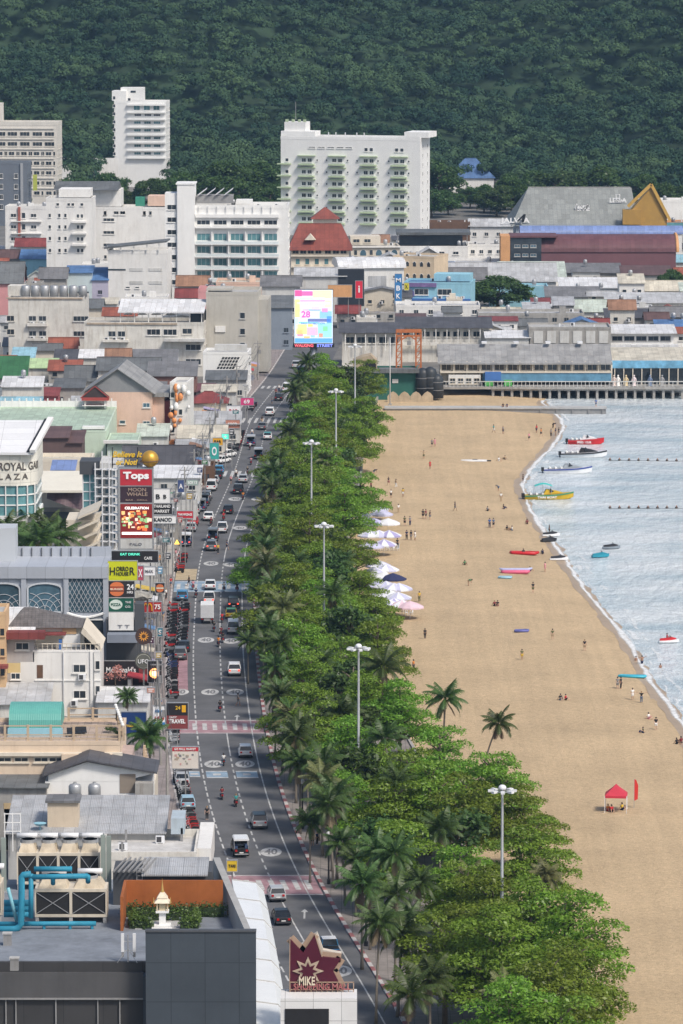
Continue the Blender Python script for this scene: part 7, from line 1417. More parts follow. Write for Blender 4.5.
while Y<1120:
 c,colr=AW[(na*5)%12];wd=ra.uniform(3.2,5.6);X0_=RC(Y)-12.0;hz_=ra.uniform(2.7,3.6)
 t=thing('shop_stall','%s awning over a shop front on the left pavement, %s'%(c,'near the arch board' if Y<720 else 'near the taxi stand' if Y<830 else 'below the tiled shop roofs' if Y<900 else 'near the motorbike rank' if Y<970 else 'at the far road bend'),'shop stall',(X0_,Y,.1),heading_(Y)if False else 0,'shop awnings along the left pavement')
 MB().prism([(-1.2,hz_+.7),(2.4,hz_),(2.4,hz_+.08),(-1.2,hz_+.8)],-wd/2,wd/2,'y').build('awning',M('awning_'+c.replace(' ','_'),colr,.75,.2,.8,.35),t)
 m=MB()
 for y in(-wd/2+.15,wd/2-.15):m.bar((2.2,y,0),(2.2,y,hz_),.07)
 m.build('posts',METAL,t);MB().box(-1.1,-.6,-wd/2+.2,wd/2-.2,0,hz_+.3).build('back_wall',[LG,CONC,CREAM,MGREY][na%4],t)
 m=MB()
 for i in range(5):x,y=ra.uniform(-.3,1.6),ra.uniform(-wd/2+.5,wd/2-.5);m.box(x-.3,x+.3,y-.3,y+.3,0,ra.uniform(.5,1.3))
 m.build('goods',M('goods_%d'%(na%3),[(.3,.2,.12),(.2,.22,.28),(.4,.36,.3)][na%3],.8,.5,2),t)
 na+=1;Y+=ra.uniform(7,11)
for i,(px,py,v,h_,lb)in enumerate(((152,738,2,8,'coconut palm crowding the map board on the left pavement'),(145,732,0,7,'coconut palm behind the navy banner board'),(128,697,2,5,'small palm on the low white roofs beside the diner'))):
 p=at(px,py,h_);put_tree('palm',v,p.x,p.y,h_/[9,10.5,8][v],i,lb)
rb=random.Random(44);BC=[('dark plum',(.08,.03,.06)),('dusty teal',(.06,.20,.22)),('off white',(.62,.62,.58)),('rust red',(.30,.06,.04)),('charcoal',(.04,.04,.045)),('mustard',(.42,.28,.05)),('navy',(.02,.04,.14)),('leaf green',(.06,.20,.07)),('sky blue',(.18,.36,.52)),('salmon',(.52,.24,.18))]
PLC=[(150,640,'beside the teal hexagon'),(166,540,'at the taxi stand'),(172,530,'above the taxi stand'),(176,500,'below the blue triangle board'),(168,556,'left of the yellow box'),(190,496,'by the green street board'),(200,470,'at the charcoal tiled shops'),(205,462,'by the teal oval board'),(160,570,'near the white blade sign'),(150,690,'below the lit disc'),(186,486,'right of the blue triangle board'),(236,412,'by the magenta board'),(246,388,'at the far road corner'),(180,520,'under the red street board'),(232,432,'by the green lit board'),(158,655,'beside the crest roundel')]
for i,(px,py,w_)in enumerate(PLC):
 n_,c=BC[i%10];s_=rb.uniform(5,9)*(.6+.4*(py-380)/300);h_=rb.uniform(4,9)*(.6+.4*(py-380)/300);gy=py+30+(py-380)*.12
 t,k,Y,cx=sign('shop_sign','%s street board %s'%(n_,w_),px-s_/2,px+s_/2,py-h_/2,py+h_/2,gy,M('board_'+n_.replace(' ','_'),c,.55,.15,1),group='small boards on the left pavement')
 lc=LW if sum(c)<1.2 else MC['grey_lettering']
 for j in range(2):y_=py-h_*.22+j*h_*.4;patch(t,k,Y,cx,px-s_*.36,px+s_*(.36-.18*j),y_-h_*.08,y_+h_*.08,lc,'stripe')
SKIN=[M('skin_tone_%d'%i,c,.55,.05,3,tint=0)for i,c in enumerate([(.46,.28,.19),(.30,.17,.11),(.58,.38,.28),(.20,.11,.07)])]
HAIR=M('dark_hair',(.02,.016,.014),.5,.2,5);HAIRL=M('fair_hair',(.30,.20,.10),.5,.2,5);FACE=M('face_marks',(.05,.03,.03),.5)
CLO={k:M('cloth_'+k,c,.85,.1,4,tint=0)for k,c in dict(black=(.02,.02,.022),white=(.76,.76,.74),red=(.52,.03,.04),blue=(.05,.13,.36),navy=(.02,.03,.08),grey=(.22,.22,.22),yellow=(.62,.42,.05),green=(.06,.22,.09),pink=(.62,.28,.32),orange=(.62,.22,.04),tan=(.42,.32,.21),teal=(.05,.30,.30),purple=(.18,.08,.26),denim=(.09,.14,.22),olive=(.12,.13,.06),maroon=(.20,.03,.04)).items()}
RP=random.Random(77);PEOPLE=[]
def person(loc,pose_,shirt,low,label,face=0.0,sk=None,long=False,sc=None,group=None,bare=False):
 f=FIG[pose_];t=thing('person',label,'person',loc,face,group);s=sc or RP.uniform(.96,1.07);t.scale=(s,s,s)
 def part(n,me,mat):
  o=put(n,me,t)
  if not me.materials:me.materials.append(mat)
  o.material_slots[0].link='OBJECT';o.material_slots[0].material=mat
 part('body',f['body'],SKIN[sk if sk is not None else RP.randint(0,2)])
 if not bare:part('shirt',f['shirt'],CLO[shirt])
 part('trousers' if long else 'shorts',f['trousers' if long else 'shorts'],CLO[low])
 part('hair',f['hair'],HAIRL if RP.random()<.15 else HAIR);part('face',f['face'],FACE);return t
S='stand';W_='walk'
PB=[(374,475,'bend','navy','denim','in navy bending over on the sand near the tree edge',1.2),(388.5,485.5,W_,'black','maroon','in black top and maroon shorts walking left of the white shirted one',.6),(396,488,W_,'tan','white','in tan top with white shorts on the left of the sand',2),(391,498,S,'white','black','in white shirt and black shorts facing the trees',.3),(403,497,S,'yellow','white','in pale yellow top, small figure near the far umbrellas',3),(371,490,S,'maroon','black','in maroon standing at the edge of the trees',1),(398.5,513,S,'white','tan','in white top just right of the farthest umbrella',.2),(404.7,526,S,'olive','black','in olive top, left of a pair by the umbrellas',0),(410,526,S,'grey','navy','in grey top, right of a pair by the umbrellas',.5),(423,519,S,'black','black','all in black, leftmost of three standing together',0),(425.8,519,S,'maroon','black','in maroon, middle of three standing together',1),(430,520,S,'black','denim','in black with denim shorts, rightmost of three together',5),(455,511,'walk','navy','grey','in navy walking alone on the empty middle sand',1.4),(423.7,459,'arms','tan','olive','in tan with both arms spread wide',0),(430,469,S,'red','red','in a red outfit beside a low bag',.4),(432,447,S,'grey','black','in grey beside the pink dressed one at the far sand',0),(434.8,447,S,'pink','pink','in pale pink at the far sand',.3),(503,434,S,'grey','navy','in grey alone near the far waterline',1),(498.7,461,'sit','white','white','in white sitting on the far sand',1),(505,459.5,'sit','tan','black','in tan sitting beside the one in white',4),(529,441,W_,'pink','black','in pink top walking near the red boat',.5),(498.4,491,'bend','grey','denim','bending down in grey near the shoreline',4),(501,501.5,S,'white','tan','in white and tan standing behind the bending one',0),(487.5,511,'sit','grey','black','in grey sitting above the blue pair',1),(503.6,509,'sit','black','navy','in black sitting near the bend of the shore',2),(489.6,528,S,'blue','navy','in blue, left of the blue pair',0),(493.4,528,S,'denim','black','in denim blue, right of the blue pair',.4),(507,530,'sit','black','tan','in black sitting beside the water, left of two',1),(512,530.5,'sit','white','denim','in white sitting beside the water, right of two',5),(503,407.5,'sit','black','black','in black seated on the jetty, left of two',0),(507,407.5,'sit','navy','black','in navy seated on the jetty, right of two',0),(553,428.5,'bend','black','black','in black bending at the far water edge',1),(551,437,S,'grey','black','in grey, leftmost of three by the red boat',0),(555.5,436,S,'navy','tan','in navy, middle of three by the red boat',1),(558.8,435.5,S,'black','grey','in black, rightmost of three by the red boat',2),(541,436.5,W_,'orange','black','in orange near the group by the far water',1),(536.5,433,S,'red','navy','in red top near the group by the far water',4),(502.6-9,433,W_,'teal','white','in teal top walking across the far sand',1),(523,483,S,'black','black','in black standing in the wash beside the white speedboat',1.5),(527,524,'sit','maroon','black','in maroon sitting at the wash below the yellow boat',0),(533,593,S,'black','olive','in black and olive standing near the pink tube',.2),(494.5,606,'sit','maroon','black','in maroon, left of a huddled pair on bare sand',.5),(497.6,606,'sit','black','maroon','in black, right of a huddled pair on bare sand',6),(552.5,640,S,'olive','tan','in olive top standing mid sand near the shore',0),(584.6,651,S,'black','tan','in black top facing the sea alone',3),(522,660,S,'olive','yellow','in olive with mustard shorts on empty sand',.2),(560.5,700,'sit','black','denim','in black, left of a pair sitting on the wide sand',.5),(565.6,700,'sit','red','black','in red, right of a pair sitting on the wide sand',1.2),(617.6,689,S,'grey','grey','in grey, left of a pair by the turquoise raft',0),(620.8,689,S,'black','black','in black, right of a pair by the turquoise raft',1),(632.5,700,S,'white','white','all in white by the water',.3),(641.4,703,'arms','black','denim','in black tee with arms out by the water',3),(648.5,719,'sit','white','pink','in white and pink sitting near the shore at right',1),(656,730,S,'black','white','in black top and white shorts at the right shore',0),(643,733,'sit','olive','navy','in olive sitting at the right shore',5),(676.5,744,'sit','black','black','in black sitting at the right edge, left of two',1),(681,743,'sit','maroon','black','in maroon sitting at the right edge, right of two',4),(542.5,554,'sit','navy','black','in navy sitting at the water near the red raft',0),(545,572,S,'pink','pink','small in pink at the wash by the pink tube',1),(406.7,540,S,'navy','black','in navy, left of three by the umbrella tables',0),(411,540,S,'black','grey','in black, middle of three by the umbrella tables',.5),(415,540.5,S,'white','white','in white, right of three by the umbrella tables',1),(397.4,548,S,'black','black','in black below the umbrella tables',0),(464.7,565,'sit','green','olive','in green sitting alone mid sand',.6),(468.5,586,'bend','green','tan','in green bending mid sand',1.2),(419.3,602,S,'yellow','olive','in yellow shirt by the long lilac awnings',.3),(425,639,S,'black','black','all in black below the last awning',0),(413.5,671,S,'orange','navy','in orange at the tree edge',1),(596,410,S,'blue','denim','in blue standing at the end of the jetty',0)]
for px,py,po,sh,lo,lb,fc in PB:
 p=atb(px,py)
 if 'jetty' in lb:p=at(px,py+1.5,zat(408,Yj)+.1);p.z=zat(408,Yj)+.1;p.y=Yj+1.2;p.x=xat(px,408,p.y)
 person(p,po,sh,lo,'person '+lb,fc,long=RP.random()<.25,group='people on the beach')
for px,py,po,lb in((642,664,'arms','bare chested bather wading with arms raised, tallest in the water'),(636,661,S,'bather low in the water beside the wading one'),(660.4,668,S,'bather standing chest deep below the white watercraft')):
 p=at(px,py,SEA);person((p.x,p.y,SEA-(.5 if 'low' not in lb else.95)),po,'black','navy',lb,.5,1,bare=True,group='people on the beach')
PS=[(189,586,W_,'black','black','in black crossing on the blue zebra',-1.4),(238,706,W_,'grey','grey','in grey crossing the road above the pink zebra',1.6),(207,820,S,'black','black','in black standing in the road near the parked pale blue car',0),(252,437,S,'white','denim','in white in the road near the motorbike rank',0),(231,484,W_,'pink','black','in pink walking beside the parked cars',0),(218,554,S,'yellow','black','in yellow behind the grey SUV',0),(227,550,W_,'navy','navy','in navy crossing beyond the blue zebra',1),(312.5,847,S,'white','black','in white on the promenade under the palms, left of two',0),(317,846,S,'navy','black','in navy on the promenade under the palms, right of two',1),(171,588,W_,'red','denim','in red on the left pavement at the blue zebra',0),(166,600,S,'white','black','in white on the left pavement above the bikes',1),(163,622,W_,'denim','tan','in denim blue on the left pavement by the teal board',0),(160,650,S,'grey','black','in grey on the left pavement by the sunburst sign',2),(159,690,W_,'tan','navy','in tan on the left pavement by the pink bay',3),(160,712,S,'blue','black','in blue on the left pavement by the promotion board',0),(172,572,S,'black','grey','in black on the left pavement at the yellow box',0),(176,560,W_,'pink','white','in pink on the left pavement at the taxi stand',1),(236,478,S,'white','black','in white at the second far zebra',0),(262,424,W_,'black','tan','in black on the far zebra',0),(272,404,W_,'grey','denim','in grey walking on the far road bend',0),(279,392,S,'white','navy','in white at the far road corner',0),(276,396,W_,'maroon','black','in maroon at the far road corner',0)]
for px,py,po,sh,lo,lb,fc in PS:
 p=at(px,py);off=p.x-RC(p.y);p.z=.12 if(off>5.6 or off<-8)else.005
 person(p,po,sh,lo,'person '+lb,fc,long=RP.random()<.5,group='people on the street')
TYRE=M('tyre_rubber',(.02,.02,.021),.8);RIM=M('alloy_rim',(.40,.40,.42),.35,.05,2,metal=.6);CGL=GL('car_glass',(.018,.022,.026),.06)
TAIL=M('tail_light_red',(.45,.015,.015),.25);TAILON=EM('lit_tail_light',(1,.08,.04),1.2);HEAD=M('headlight_lens',(.70,.72,.74),.2);PLATE=M('plate_white',(.7,.7,.68),.5)
PAINTC={k:M('car_paint_'+k,c,.28,.04,1,spec=.6,tint=0)for k,c in dict(white=(.74,.75,.76),silver=(.42,.44,.46),grey=(.14,.15,.16),black=(.015,.016,.018),navy=(.02,.04,.12),blue=(.04,.22,.42),paleblue=(.30,.46,.58),red=(.42,.02,.02),yellow=(.62,.40,.03),teal=(.05,.30,.30),green=(.05,.25,.10)).items()}
WH=MB();WH.lathe([(.20,-.1),(.33,-.1),(.335,0),(.33,.1),(.20,.1)],n=16);WR=MB();WR.lathe([(.0,-.105),(.2,-.105),(.2,.105),(.0,.105)],n=12)
for q_ in(WH,WR):
 for i,v in enumerate(q_.v):q_.v[i]=(v[2],v[1],v[0])
WHEEL=WH.mesh('wheel',TYRE,True);RIMM=WR.mesh('rim',RIM)
def wheel(t,loc,sc=None):o=put('wheel',WHEEL,t,loc,0,sc);put('rim',RIMM,o)
def ring(y,w,z0,z1,tw=1.0,bev=.12):
 return[(-w+bev,y,z0),(w-bev,y,z0),(w,y,z0+bev),(w,y,z0+(z1-z0)*.6),(w*tw-bev*.7,y,z1),(-w*tw+bev*.7,y,z1),(-w,y,z0+(z1-z0)*.6),(-w,y,z0+bev)]
def make_car(kind,name,w=.88):
 t=thing(name,'','car');pm=PAINTC['white']
 P=dict(sedan=(2.25,.9,[(-2.25,.42,.82),(-2.1,.28,.95),(-1.4,.25,1.0),(.9,.25,.95),(1.9,.28,.82),(2.2,.35,.7)],[(-1.75,.95),(-1.05,1.42),(.35,1.44),(1.15,.95)]),hatch=(2.05,.9,[(-2.0,.42,.95),(-1.9,.28,1.02),(.85,.25,.98),(1.75,.28,.86),(2.02,.38,.7)],[(-1.95,1.0),(-1.55,1.5),(.3,1.52),(1.05,.98)]),suv=(2.3,.95,[(-2.3,.5,1.0),(-2.2,.36,1.12),(1.0,.33,1.1),(2.05,.36,1.0),(2.3,.45,.8)],[(-2.2,1.1),(-1.85,1.7),(.35,1.74),(1.2,1.1)]),van=(2.5,.96,[(-2.5,.42,1.1),(-2.4,.3,1.15),(1.6,.28,1.15),(2.3,.3,1.0),(2.5,.4,.8)],[(-2.42,1.13),(-2.25,1.95),(1.0,1.98),(1.95,1.13)]),pickup=(2.6,.92,[(-2.6,.5,.98),(-2.5,.4,1.02),(1.2,.36,1.05),(2.3,.4,.98),(2.6,.5,.8)],[(-.75,1.02),(-.55,1.68),(.75,1.7),(1.45,1.03)]))[kind]
 hl,w,st,cab=P;mb=MB();mb.loft([ring(y,w if abs(y)<hl-.12 else w-.1,a,b)for y,a,b in st]);mb.build('body',pm,t,smooth=False)
 (a0,az),(a1,bz),(a2,cz),(a3,dz)=cab;wi=w-.06;wt=w-.2
 MB().loft([[(-wi,a0,az-.03),(wi,a0,az-.03),(wi,a3,dz-.03),(-wi,a3,dz-.03)],[(-wt,a1,bz),(wt,a1,bz),(wt,a2,cz),(-wt,a2,cz)]]).build('windows',CGL,t)
 MB().loft([[(-wt-.03,a1-.04,bz+.002),(wt+.03,a1-.04,bz+.002),(wt+.03,a2+.06,cz+.002),(-wt-.03,a2+.06,cz+.002)],[(-wt+.08,a1+.1,bz+.06),(wt-.08,a1+.1,bz+.06),(wt-.08,a2-.08,cz+.06),(-wt+.08,a2-.08,cz+.06)]]).build('roof',pm,t)
 pl=MB()
 for s in(-1,1):
  pl.bar((s*(wi+.003),a0,az),(s*(wt+.003),a1,bz),.07,.06).bar((s*(wi+.003),a3,dz),(s*(wt+.003),a2,cz),.07,.06);mid=(a1+a2)/2;pl.bar((s*(wi+.01),mid,(az+dz)/2),(s*(wt+.01),mid,bz),.08,.05)
 pl.build('pillars',pm,t)
 for s in(-1,1):
  for y in(-hl*.62,hl*.62):wheel(t,(s*(w-.1),y,.335))
  zb=st[1][2]-.22;MB().box(s*(w-.3)-.13,s*(w-.3)+.13,-hl-.03,-hl+.06,zb-.1,zb+.12).build('tail_light',TAIL,t)
  MB().box(s*(w-.34)-.17,s*(w-.34)+.17,hl-.1,hl+.02,st[-1][2]-.16,st[-1][2]-.02).build('headlight',HEAD,t)
 MB().box(-.24,.24,-hl-.02,-hl+.05,.52,.64).build('number_plate',PLATE,t);MB().box(-w+.08,w-.08,-hl-.05,-hl+.1,.32,.48).build('bumper',M('bumper_grey',(.05,.05,.055),.6),t)
 if kind=='pickup':MB().box(-w+.12,w-.12,-2.45,-.85,1.0,1.035).build('load_bed',M('bed_liner',(.03,.03,.03),.8),t)
 return t
def make_songthaew():
 t=make_car('pickup','passenger_pickup');st=MB()
 for x in(-.82,.82):
  for y in(-2.5,-1.6,-.8):st.bar((x,y,1.0),(x,y,2.0),.06)
 st.build('canopy_frame',METAL,t);MB().loft([ring(-2.75,.9,2.0,2.2,.9,.05),ring(-.2,.9,2.0,2.25,.9,.05),ring(.1,.8,2.02,2.2,.9,.05)]).build('canopy',PAINTC['white'],t)
 for x in(-.6,.6):MB().box(x-.18,x+.18,-2.4,-.9,1.04,1.3).build('bench',M('bench_blue',(.05,.08,.16),.7),t)
 MB().box(-.8,.8,-2.95,-2.6,.4,.47).build('rear_step',METAL,t);return t
def make_truck():
 t=thing('box_truck','','truck');MB().box(-1.0,1.0,-2.9,1.1,.95,3.0).build('cargo_box',M('cargo_white',(.70,.71,.70),.5,.06,.5,.15),t);MB().loft([ring(1.2,.95,.5,2.1),ring(2.3,.95,.5,2.05),ring(2.75,.92,.5,1.3)]).build('cab',PAINTC['white'],t)
 MB().box(-.82,.82,2.36,2.56,1.3,1.9).build('windscreen',CGL,t);MB().box(-.5,.5,-2.85,2.6,.5,.9).build('chassis',MGREY,t);MB().box(-.95,.95,-2.93,-2.902,1.0,2.95).build('rear_door',M('roller_door',(.60,.61,.62),.5,.05,1,wave=('Z',3),bump=.3),t)
 for s in(-1,1):
  for y in(-1.9,1.8):wheel(t,(s*.8,y,.4),1.2)
  MB().box(s*.75-.12,s*.75+.12,-2.95,-2.86,.7,.85).build('tail_light',TAIL,t)
 return t
PROTO={k:make_car(k,n)for k,n in(('sedan','saloon_car'),('hatch','hatchback'),('suv','sport_utility_car'),('van','van'),('pickup','pickup_truck'))};PROTO['song']=make_songthaew();PROTO['truck']=make_truck()
CATS=dict(sedan='car',hatch='car',suv='car',van='van',pickup='pickup',song='pickup',truck='truck')
def heading(Y):return-math.atan((RC(Y+3)-RC(Y-3))/6)
def car_at(kind,px,py,colr,label,roof=None,drz=0,lit=False):
 p=at(px,py);p.y+=1.6
 t=dup(PROTO[kind],(p.x,p.y,.012),heading(p.y)+drz,'x','vehicles on the seafront road',mats=dict(body=PAINTC[colr],roof=PAINTC[roof or colr],pillars=PAINTC[colr],canopy=PAINTC[roof or 'white'],tail_light=TAILON if lit else None))
 t['category']=CATS[kind];t['label']=label
for a in[('suv',234,676,'white','white SUV driving alone above the 40 ovals',None,0,True),('hatch',245,758,'white','white hatchback between the pink zebra and the blue boxes'),('suv',258.5,829,'silver','silver SUV with a dark roof nearest the lower pink zebra','black'),('song',239.5,856,'black','dark passenger pickup with a white canopy at the lower pink zebra','white'),('van',239,846-10,'white','placeholder'),('sedan',281,925,'black','dark car half hidden behind the white curved mall roof'),('pickup',329,957,'blue','blue pickup passing behind the maroon star sign','white'),('hatch',276,902,'silver','silver hatchback nosing out beside the white mall roof'),('song',213,541,'black','dark passenger pickup ahead of the grey SUV','grey'),('suv',211.5,551,'grey','grey SUV stopped beyond the yellow crossing box',None,0,True),('truck',207,623,'white','white box truck queueing below the blue zebra'),('pickup',208.8,604,'white','white pickup right ahead of the box truck',None,0,True),('sedan',210,590,'white','white saloon stopped on the blue zebra'),('suv',233.5,609,'maroon' if False else 'black','black SUV with lit tail lights in the right lane queue',None,0,True),('sedan',231,619,'yellow','yellow and green taxi between the black SUV and silver van','green'),('van',233,634,'silver','silver van last in the right lane queue'),('sedan',228,514,'black','black saloon driving under the tree edge'),('hatch',182,601,'blue','bright blue hatchback parked by the blue zebra'),('song',186,546,'navy','navy passenger pickup with lit lamps at the taxi stand','white',0,True),('sedan',208.5,521,'white','white saloon parked above the 40 ovals'),('suv',206.5,501,'grey','dark grey SUV in the left queue by the green street board'),('van',211.5,491,'white','white van behind the parked dark cars'),('pickup',238,494,'black','black pickup at the far tree edge','grey'),('sedan',183.5,652,'black','black saloon parked by the pink bay'),('song',201,511,'navy','navy passenger pickup parked at the kerb','grey'),('song',258.5,459,'black','dark passenger pickup near the motorbike rank','silver'),('sedan',267.5,440,'white','white car with lit lamp beyond the motorbike rank','teal'),('sedan',222,464,'white','white saloon parked by the yellow board',None,-.5),('hatch',228,458,'white','white hatchback squeezed in next to the white saloon',None,-.5),('hatch',219,474,'blue','blue hatchback parked at the second far zebra'),('sedan',214,484,'silver','silver saloon parked below the blue hatchback'),('sedan',262,430,'grey','grey saloon in the far right lane past the lit white car'),('song',251,446,'navy','navy passenger pickup left of the motorbike rank','silver'),('suv',270,416,'white','white SUV just past the far zebra'),('hatch',279,401,'black','black hatchback on the far road bend'),('van',287,392,'white','white van on the far road bend'),('sedan',243,483,'silver','silver saloon at the tree edge below the second far zebra'),('pickup',222,533,'white','white pickup in the right lane beside the 40 ovals','white'),('song',204.5,506,'black','black passenger pickup parked between grey and navy ones','black'),('sedan',217.5,479,'black','black saloon parked below the second far zebra'),('hatch',191,532,'silver','silver hatchback parked under the red street board'),('suv',180,660,'grey','grey SUV parked at the pink bay'),('song',301,376,'black','dark passenger pickup at the far end of the road','black',0,True),('sedan',310,371.5,'grey','grey saloon at the far end under the lit screen'),('sedan',302,385,'white','white saloon at the far road bend'),('suv',296,368.5,'silver','silver SUV entering below the lit screen'),('hatch',187,810,'paleblue','pale blue hatchback parked beside the bikes'),('sedan',181.5,786,'silver','silver saloon parked behind the map board'),('sedan',193,566-40,'red','red saloon parked by the massage board'),('van',195,514,'silver','silver van parked above the navy pickup'),('pickup',216,478+3,'navy','placeholder')]:
 if 'placeholder' in a[4]:continue
 car_at(*a)
for k in PROTO.values():remove(k)
def make_bike():
 t=thing('motorbike','','motorbike');BK=PAINTC['black']
 wb=MB();wb.lathe([(.17,-.05),(.27,-.05),(.28,0),(.27,.05),(.17,.05)],n=12)
 for i,v in enumerate(wb.v):wb.v[i]=(v[2],v[1],v[0])
 wm=wb.mesh('wheel',[TYRE],True)
 for y in(-.6,.62):put('wheel',wm,t,(0,y,.28))
 MB().loft([ring(-.85,.1,.55,.72,1,.03),ring(-.5,.16,.38,.75,1,.04),ring(-.05,.16,.3,.7,1,.04),ring(.2,.12,.3,.52,1,.03),ring(.42,.17,.35,.95,.8,.04),ring(.6,.12,.6,1.0,.8,.03)]).build('body',BK,t)
 MB().loft([ring(-.82,.11,.73,.8,1,.02),ring(-.3,.15,.72,.82,1,.03),ring(.05,.12,.7,.76,1,.02)]).build('seat',M('seat_black',(.025,.025,.026),.7),t)
 MB().bar((-.34,.38,1.05),(.34,.38,1.05),.045).bar((0,.62,.28),(0,.42,1.0),.06).bar((-.3,.4,1.05),(-.34,.42,1.25),.02).bar((.3,.4,1.05),(.34,.42,1.25),.02).build('handlebar',METAL,t);MB().sphere((0,.64,.9),.09,8,5).build('headlight',HEAD,t);MB().box(-.07,.07,-.9,-.84,.6,.7).build('tail_light',TAIL,t);return t
BIKE=make_bike();RB_=random.Random(5)
RANKS=[(606,660,-6.6,34,'packed rank below the golden arch board'),(662,700,-7.0,16,'rank beside the pink bus bay'),(776,802,-7.0,13,'rank behind the map board'),(814,846,-7.1,14,'rank near the white flat roof'),(433,452,-5.9,20,'far rank below the yellow board'),(405,412,-5.5,6,'small rank at the far corner'),(556,574,-7.0,9,'rank at the taxi stand'),(718,745,-7.2,10,'rank behind the roadside boards')]
for q0,q1,off,n,nm in RANKS:
 y0,y1=yg(q1),yg(q0)
 for i in range(n):
  two=n>=20;Y=y0+(y1-y0)*((i//2 if two else i)+.5)/(n//2 if two else n)+RB_.uniform(-.2,.2);X_=RC(Y)+off+(1.7*(i%2)-.8 if two else 0)+RB_.uniform(-.15,.15);c=RB_.choice(['black','black','black','grey','black','black','grey','black','silver','red','navy'])
  t=dup(BIKE,(X_,Y,.006),heading(Y)+RB_.choice([1.2,1.3,1.25]),'%s motorbike parked in the %s'%(c.replace('navy','dark blue'),nm),'parked motorbikes',mats=dict(body=PAINTC[c]))
RD=[(220,712,'red','black','above the pink zebra'),(223.5,766,'black','white','on the 40 ovals beside the hatchback'),(222,800,'red','maroon','left of two below the blue boxes'),(236,807,'red','teal','right of two below the blue boxes'),(218.5,647,'black','orange','nearest of the bikes behind the queue'),(223,643,'red','black','right behind the orange shirted rider'),(221,637,'black','maroon','between the ovals and the silver van'),(222,623,'red','red','beside the yellow taxi'),(214,632,'black','black','behind the box truck'),(224,592,'black','grey','stopped mid lane at the blue zebra'),(237,592,'red','black','stopped right lane at the blue zebra'),(196,598,'black','navy','left lane below the blue zebra'),(193,590,'red','pink','left lane at the blue zebra'),(223.5,521,'red','red','behind the black saloon'),(211,526,'black','maroon','next to the parked white saloon'),(251,465,'red','pink','far road behind the passenger pickup'),(247.5,475,'black','black','on the second far zebra'),(243,500,'black','orange','at the tree edge with lit lamp'),(191,770,'black','blue','left lane beside the map board'),(250,410+40,'black','white','far road by the white car'),(284,388,'red','navy','far road bend')]
for px,py,bc,sh,lb in RD:
 p=at(px,py);p.y+=.6;t=dup(BIKE,(p.x,p.y,.006),heading(p.y),'%s motorbike ridden %s'%(bc,lb),'motorbikes being ridden',mats=dict(body=PAINTC[bc]))
 person((p.x-.0,p.y-.22,.006),'ride',sh,RP.choice(['black','denim','navy']),'rider in %s on the motorbike %s'%(sh,lb),heading(p.y)+math.pi,long=True,sc=1.0,group='motorbike riders')
remove(BIKE)
LIL=[M('canopy_'+k,c,.8,.1,.8)for k,c in(('lilac',(.50,.50,.66)),('white',(.70,.71,.74)),('violet',(.36,.33,.56)),('navy',(.03,.035,.10)),('pale_pink',(.68,.50,.56)))]
def umbrella(px,py,h,r,ca,cb,label,cz=None):
 p=atb(px,py+h*5.6);p=at(px,py,-.42+h);z=beach_z(p.x,p.y)if p.x>EDGE(p.y)else.1
 t=thing('beach_umbrella',label,'umbrella',(p.x,p.y,z),RP.random(),'lilac beach umbrellas by the trees');m=MB();n=10;hh=h
 for i in range(n):
  a,b=2*math.pi*i/n,2*math.pi*(i+1)/n
  m.poly([(0,0,hh+.35),(r*.6*math.cos(a),r*.6*math.sin(a),hh-.12),(r*.6*math.cos(b),r*.6*math.sin(b),hh-.12)],i%2)
  m.poly([(r*.6*math.cos(a),r*.6*math.sin(a),hh-.12),(r*math.cos(a),r*math.sin(a),hh-.55),(r*math.cos(b),r*math.sin(b),hh-.55),(r*.6*math.cos(b),r*.6*math.sin(b),hh-.12)],i%2)
  m.poly([(r*math.cos(a),r*math.sin(a),hh-.55),(r*math.cos(a),r*math.sin(a),hh-.78),(r*math.cos(b),r*math.sin(b),hh-.78),(r*math.cos(b),r*math.sin(b),hh-.55)],i%2)
 m.build('canopy',[LIL[ca],LIL[cb]],t);MB().bar((0,0,-.3),(0,0,hh+.4),.05).build('pole',STEELW,t)
 return t
UM=[(377,506,0,1,'farthest lilac umbrella of the group beside the trees'),(368,519,0,2,'wide lilac umbrella nearest the trees in the far cluster'),(374,520,2,0,'violet striped umbrella in the second row of the far cluster'),(388,520,1,1,'plain white umbrella tilted at the right of the far cluster'),(370,532,1,0,'pale umbrella left in the third row of the far cluster'),(379,532,0,1,'lilac and white umbrella in the third row beside the tables'),(389,532,2,1,'violet and white umbrella at the right over the tables'),(371,543,0,0,'plain lilac umbrella lowest of the far cluster'),(378,562,0,1,'lilac umbrella at the top of the near cluster'),(386,566,1,0,'white and lilac umbrella beside the top one of the near cluster'),(393,575,3,3,'navy blue umbrella in the near cluster'),(383,574,1,1,'white umbrella left of the navy one'),(386,583,0,1,'lilac umbrella just below the navy one'),(394,585,1,0,'white and lilac umbrella right below the navy one'),(389,592,1,1,'white umbrella in the middle of the near cluster'),(398,594,0,1,'lilac umbrella at the right of the near cluster'),(394,600,1,2,'white and violet umbrella low in the near cluster'),(402,602,4,1,'pale pink umbrella low in the near cluster'),(410,603,4,4,'pink umbrella at the nearest right end of the cluster')]
UM+=[(360,512,1,0,'white lilac umbrella half under the trees, far cluster'),(381,511,0,0,'plain lilac umbrella right of the farthest one'),(384,541,1,2,'white and violet umbrella over the chairs'),(374,569,1,0,'pale umbrella half under the trees, near cluster'),(379,582,0,0,'plain lilac umbrella at the tree edge, near cluster'),(384,591,1,0,'white striped umbrella at the tree edge, near cluster'),(388,601,0,1,'lilac striped umbrella lowest at the tree edge'),(399,585,0,1,'lilac striped umbrella at the right of the navy one')]
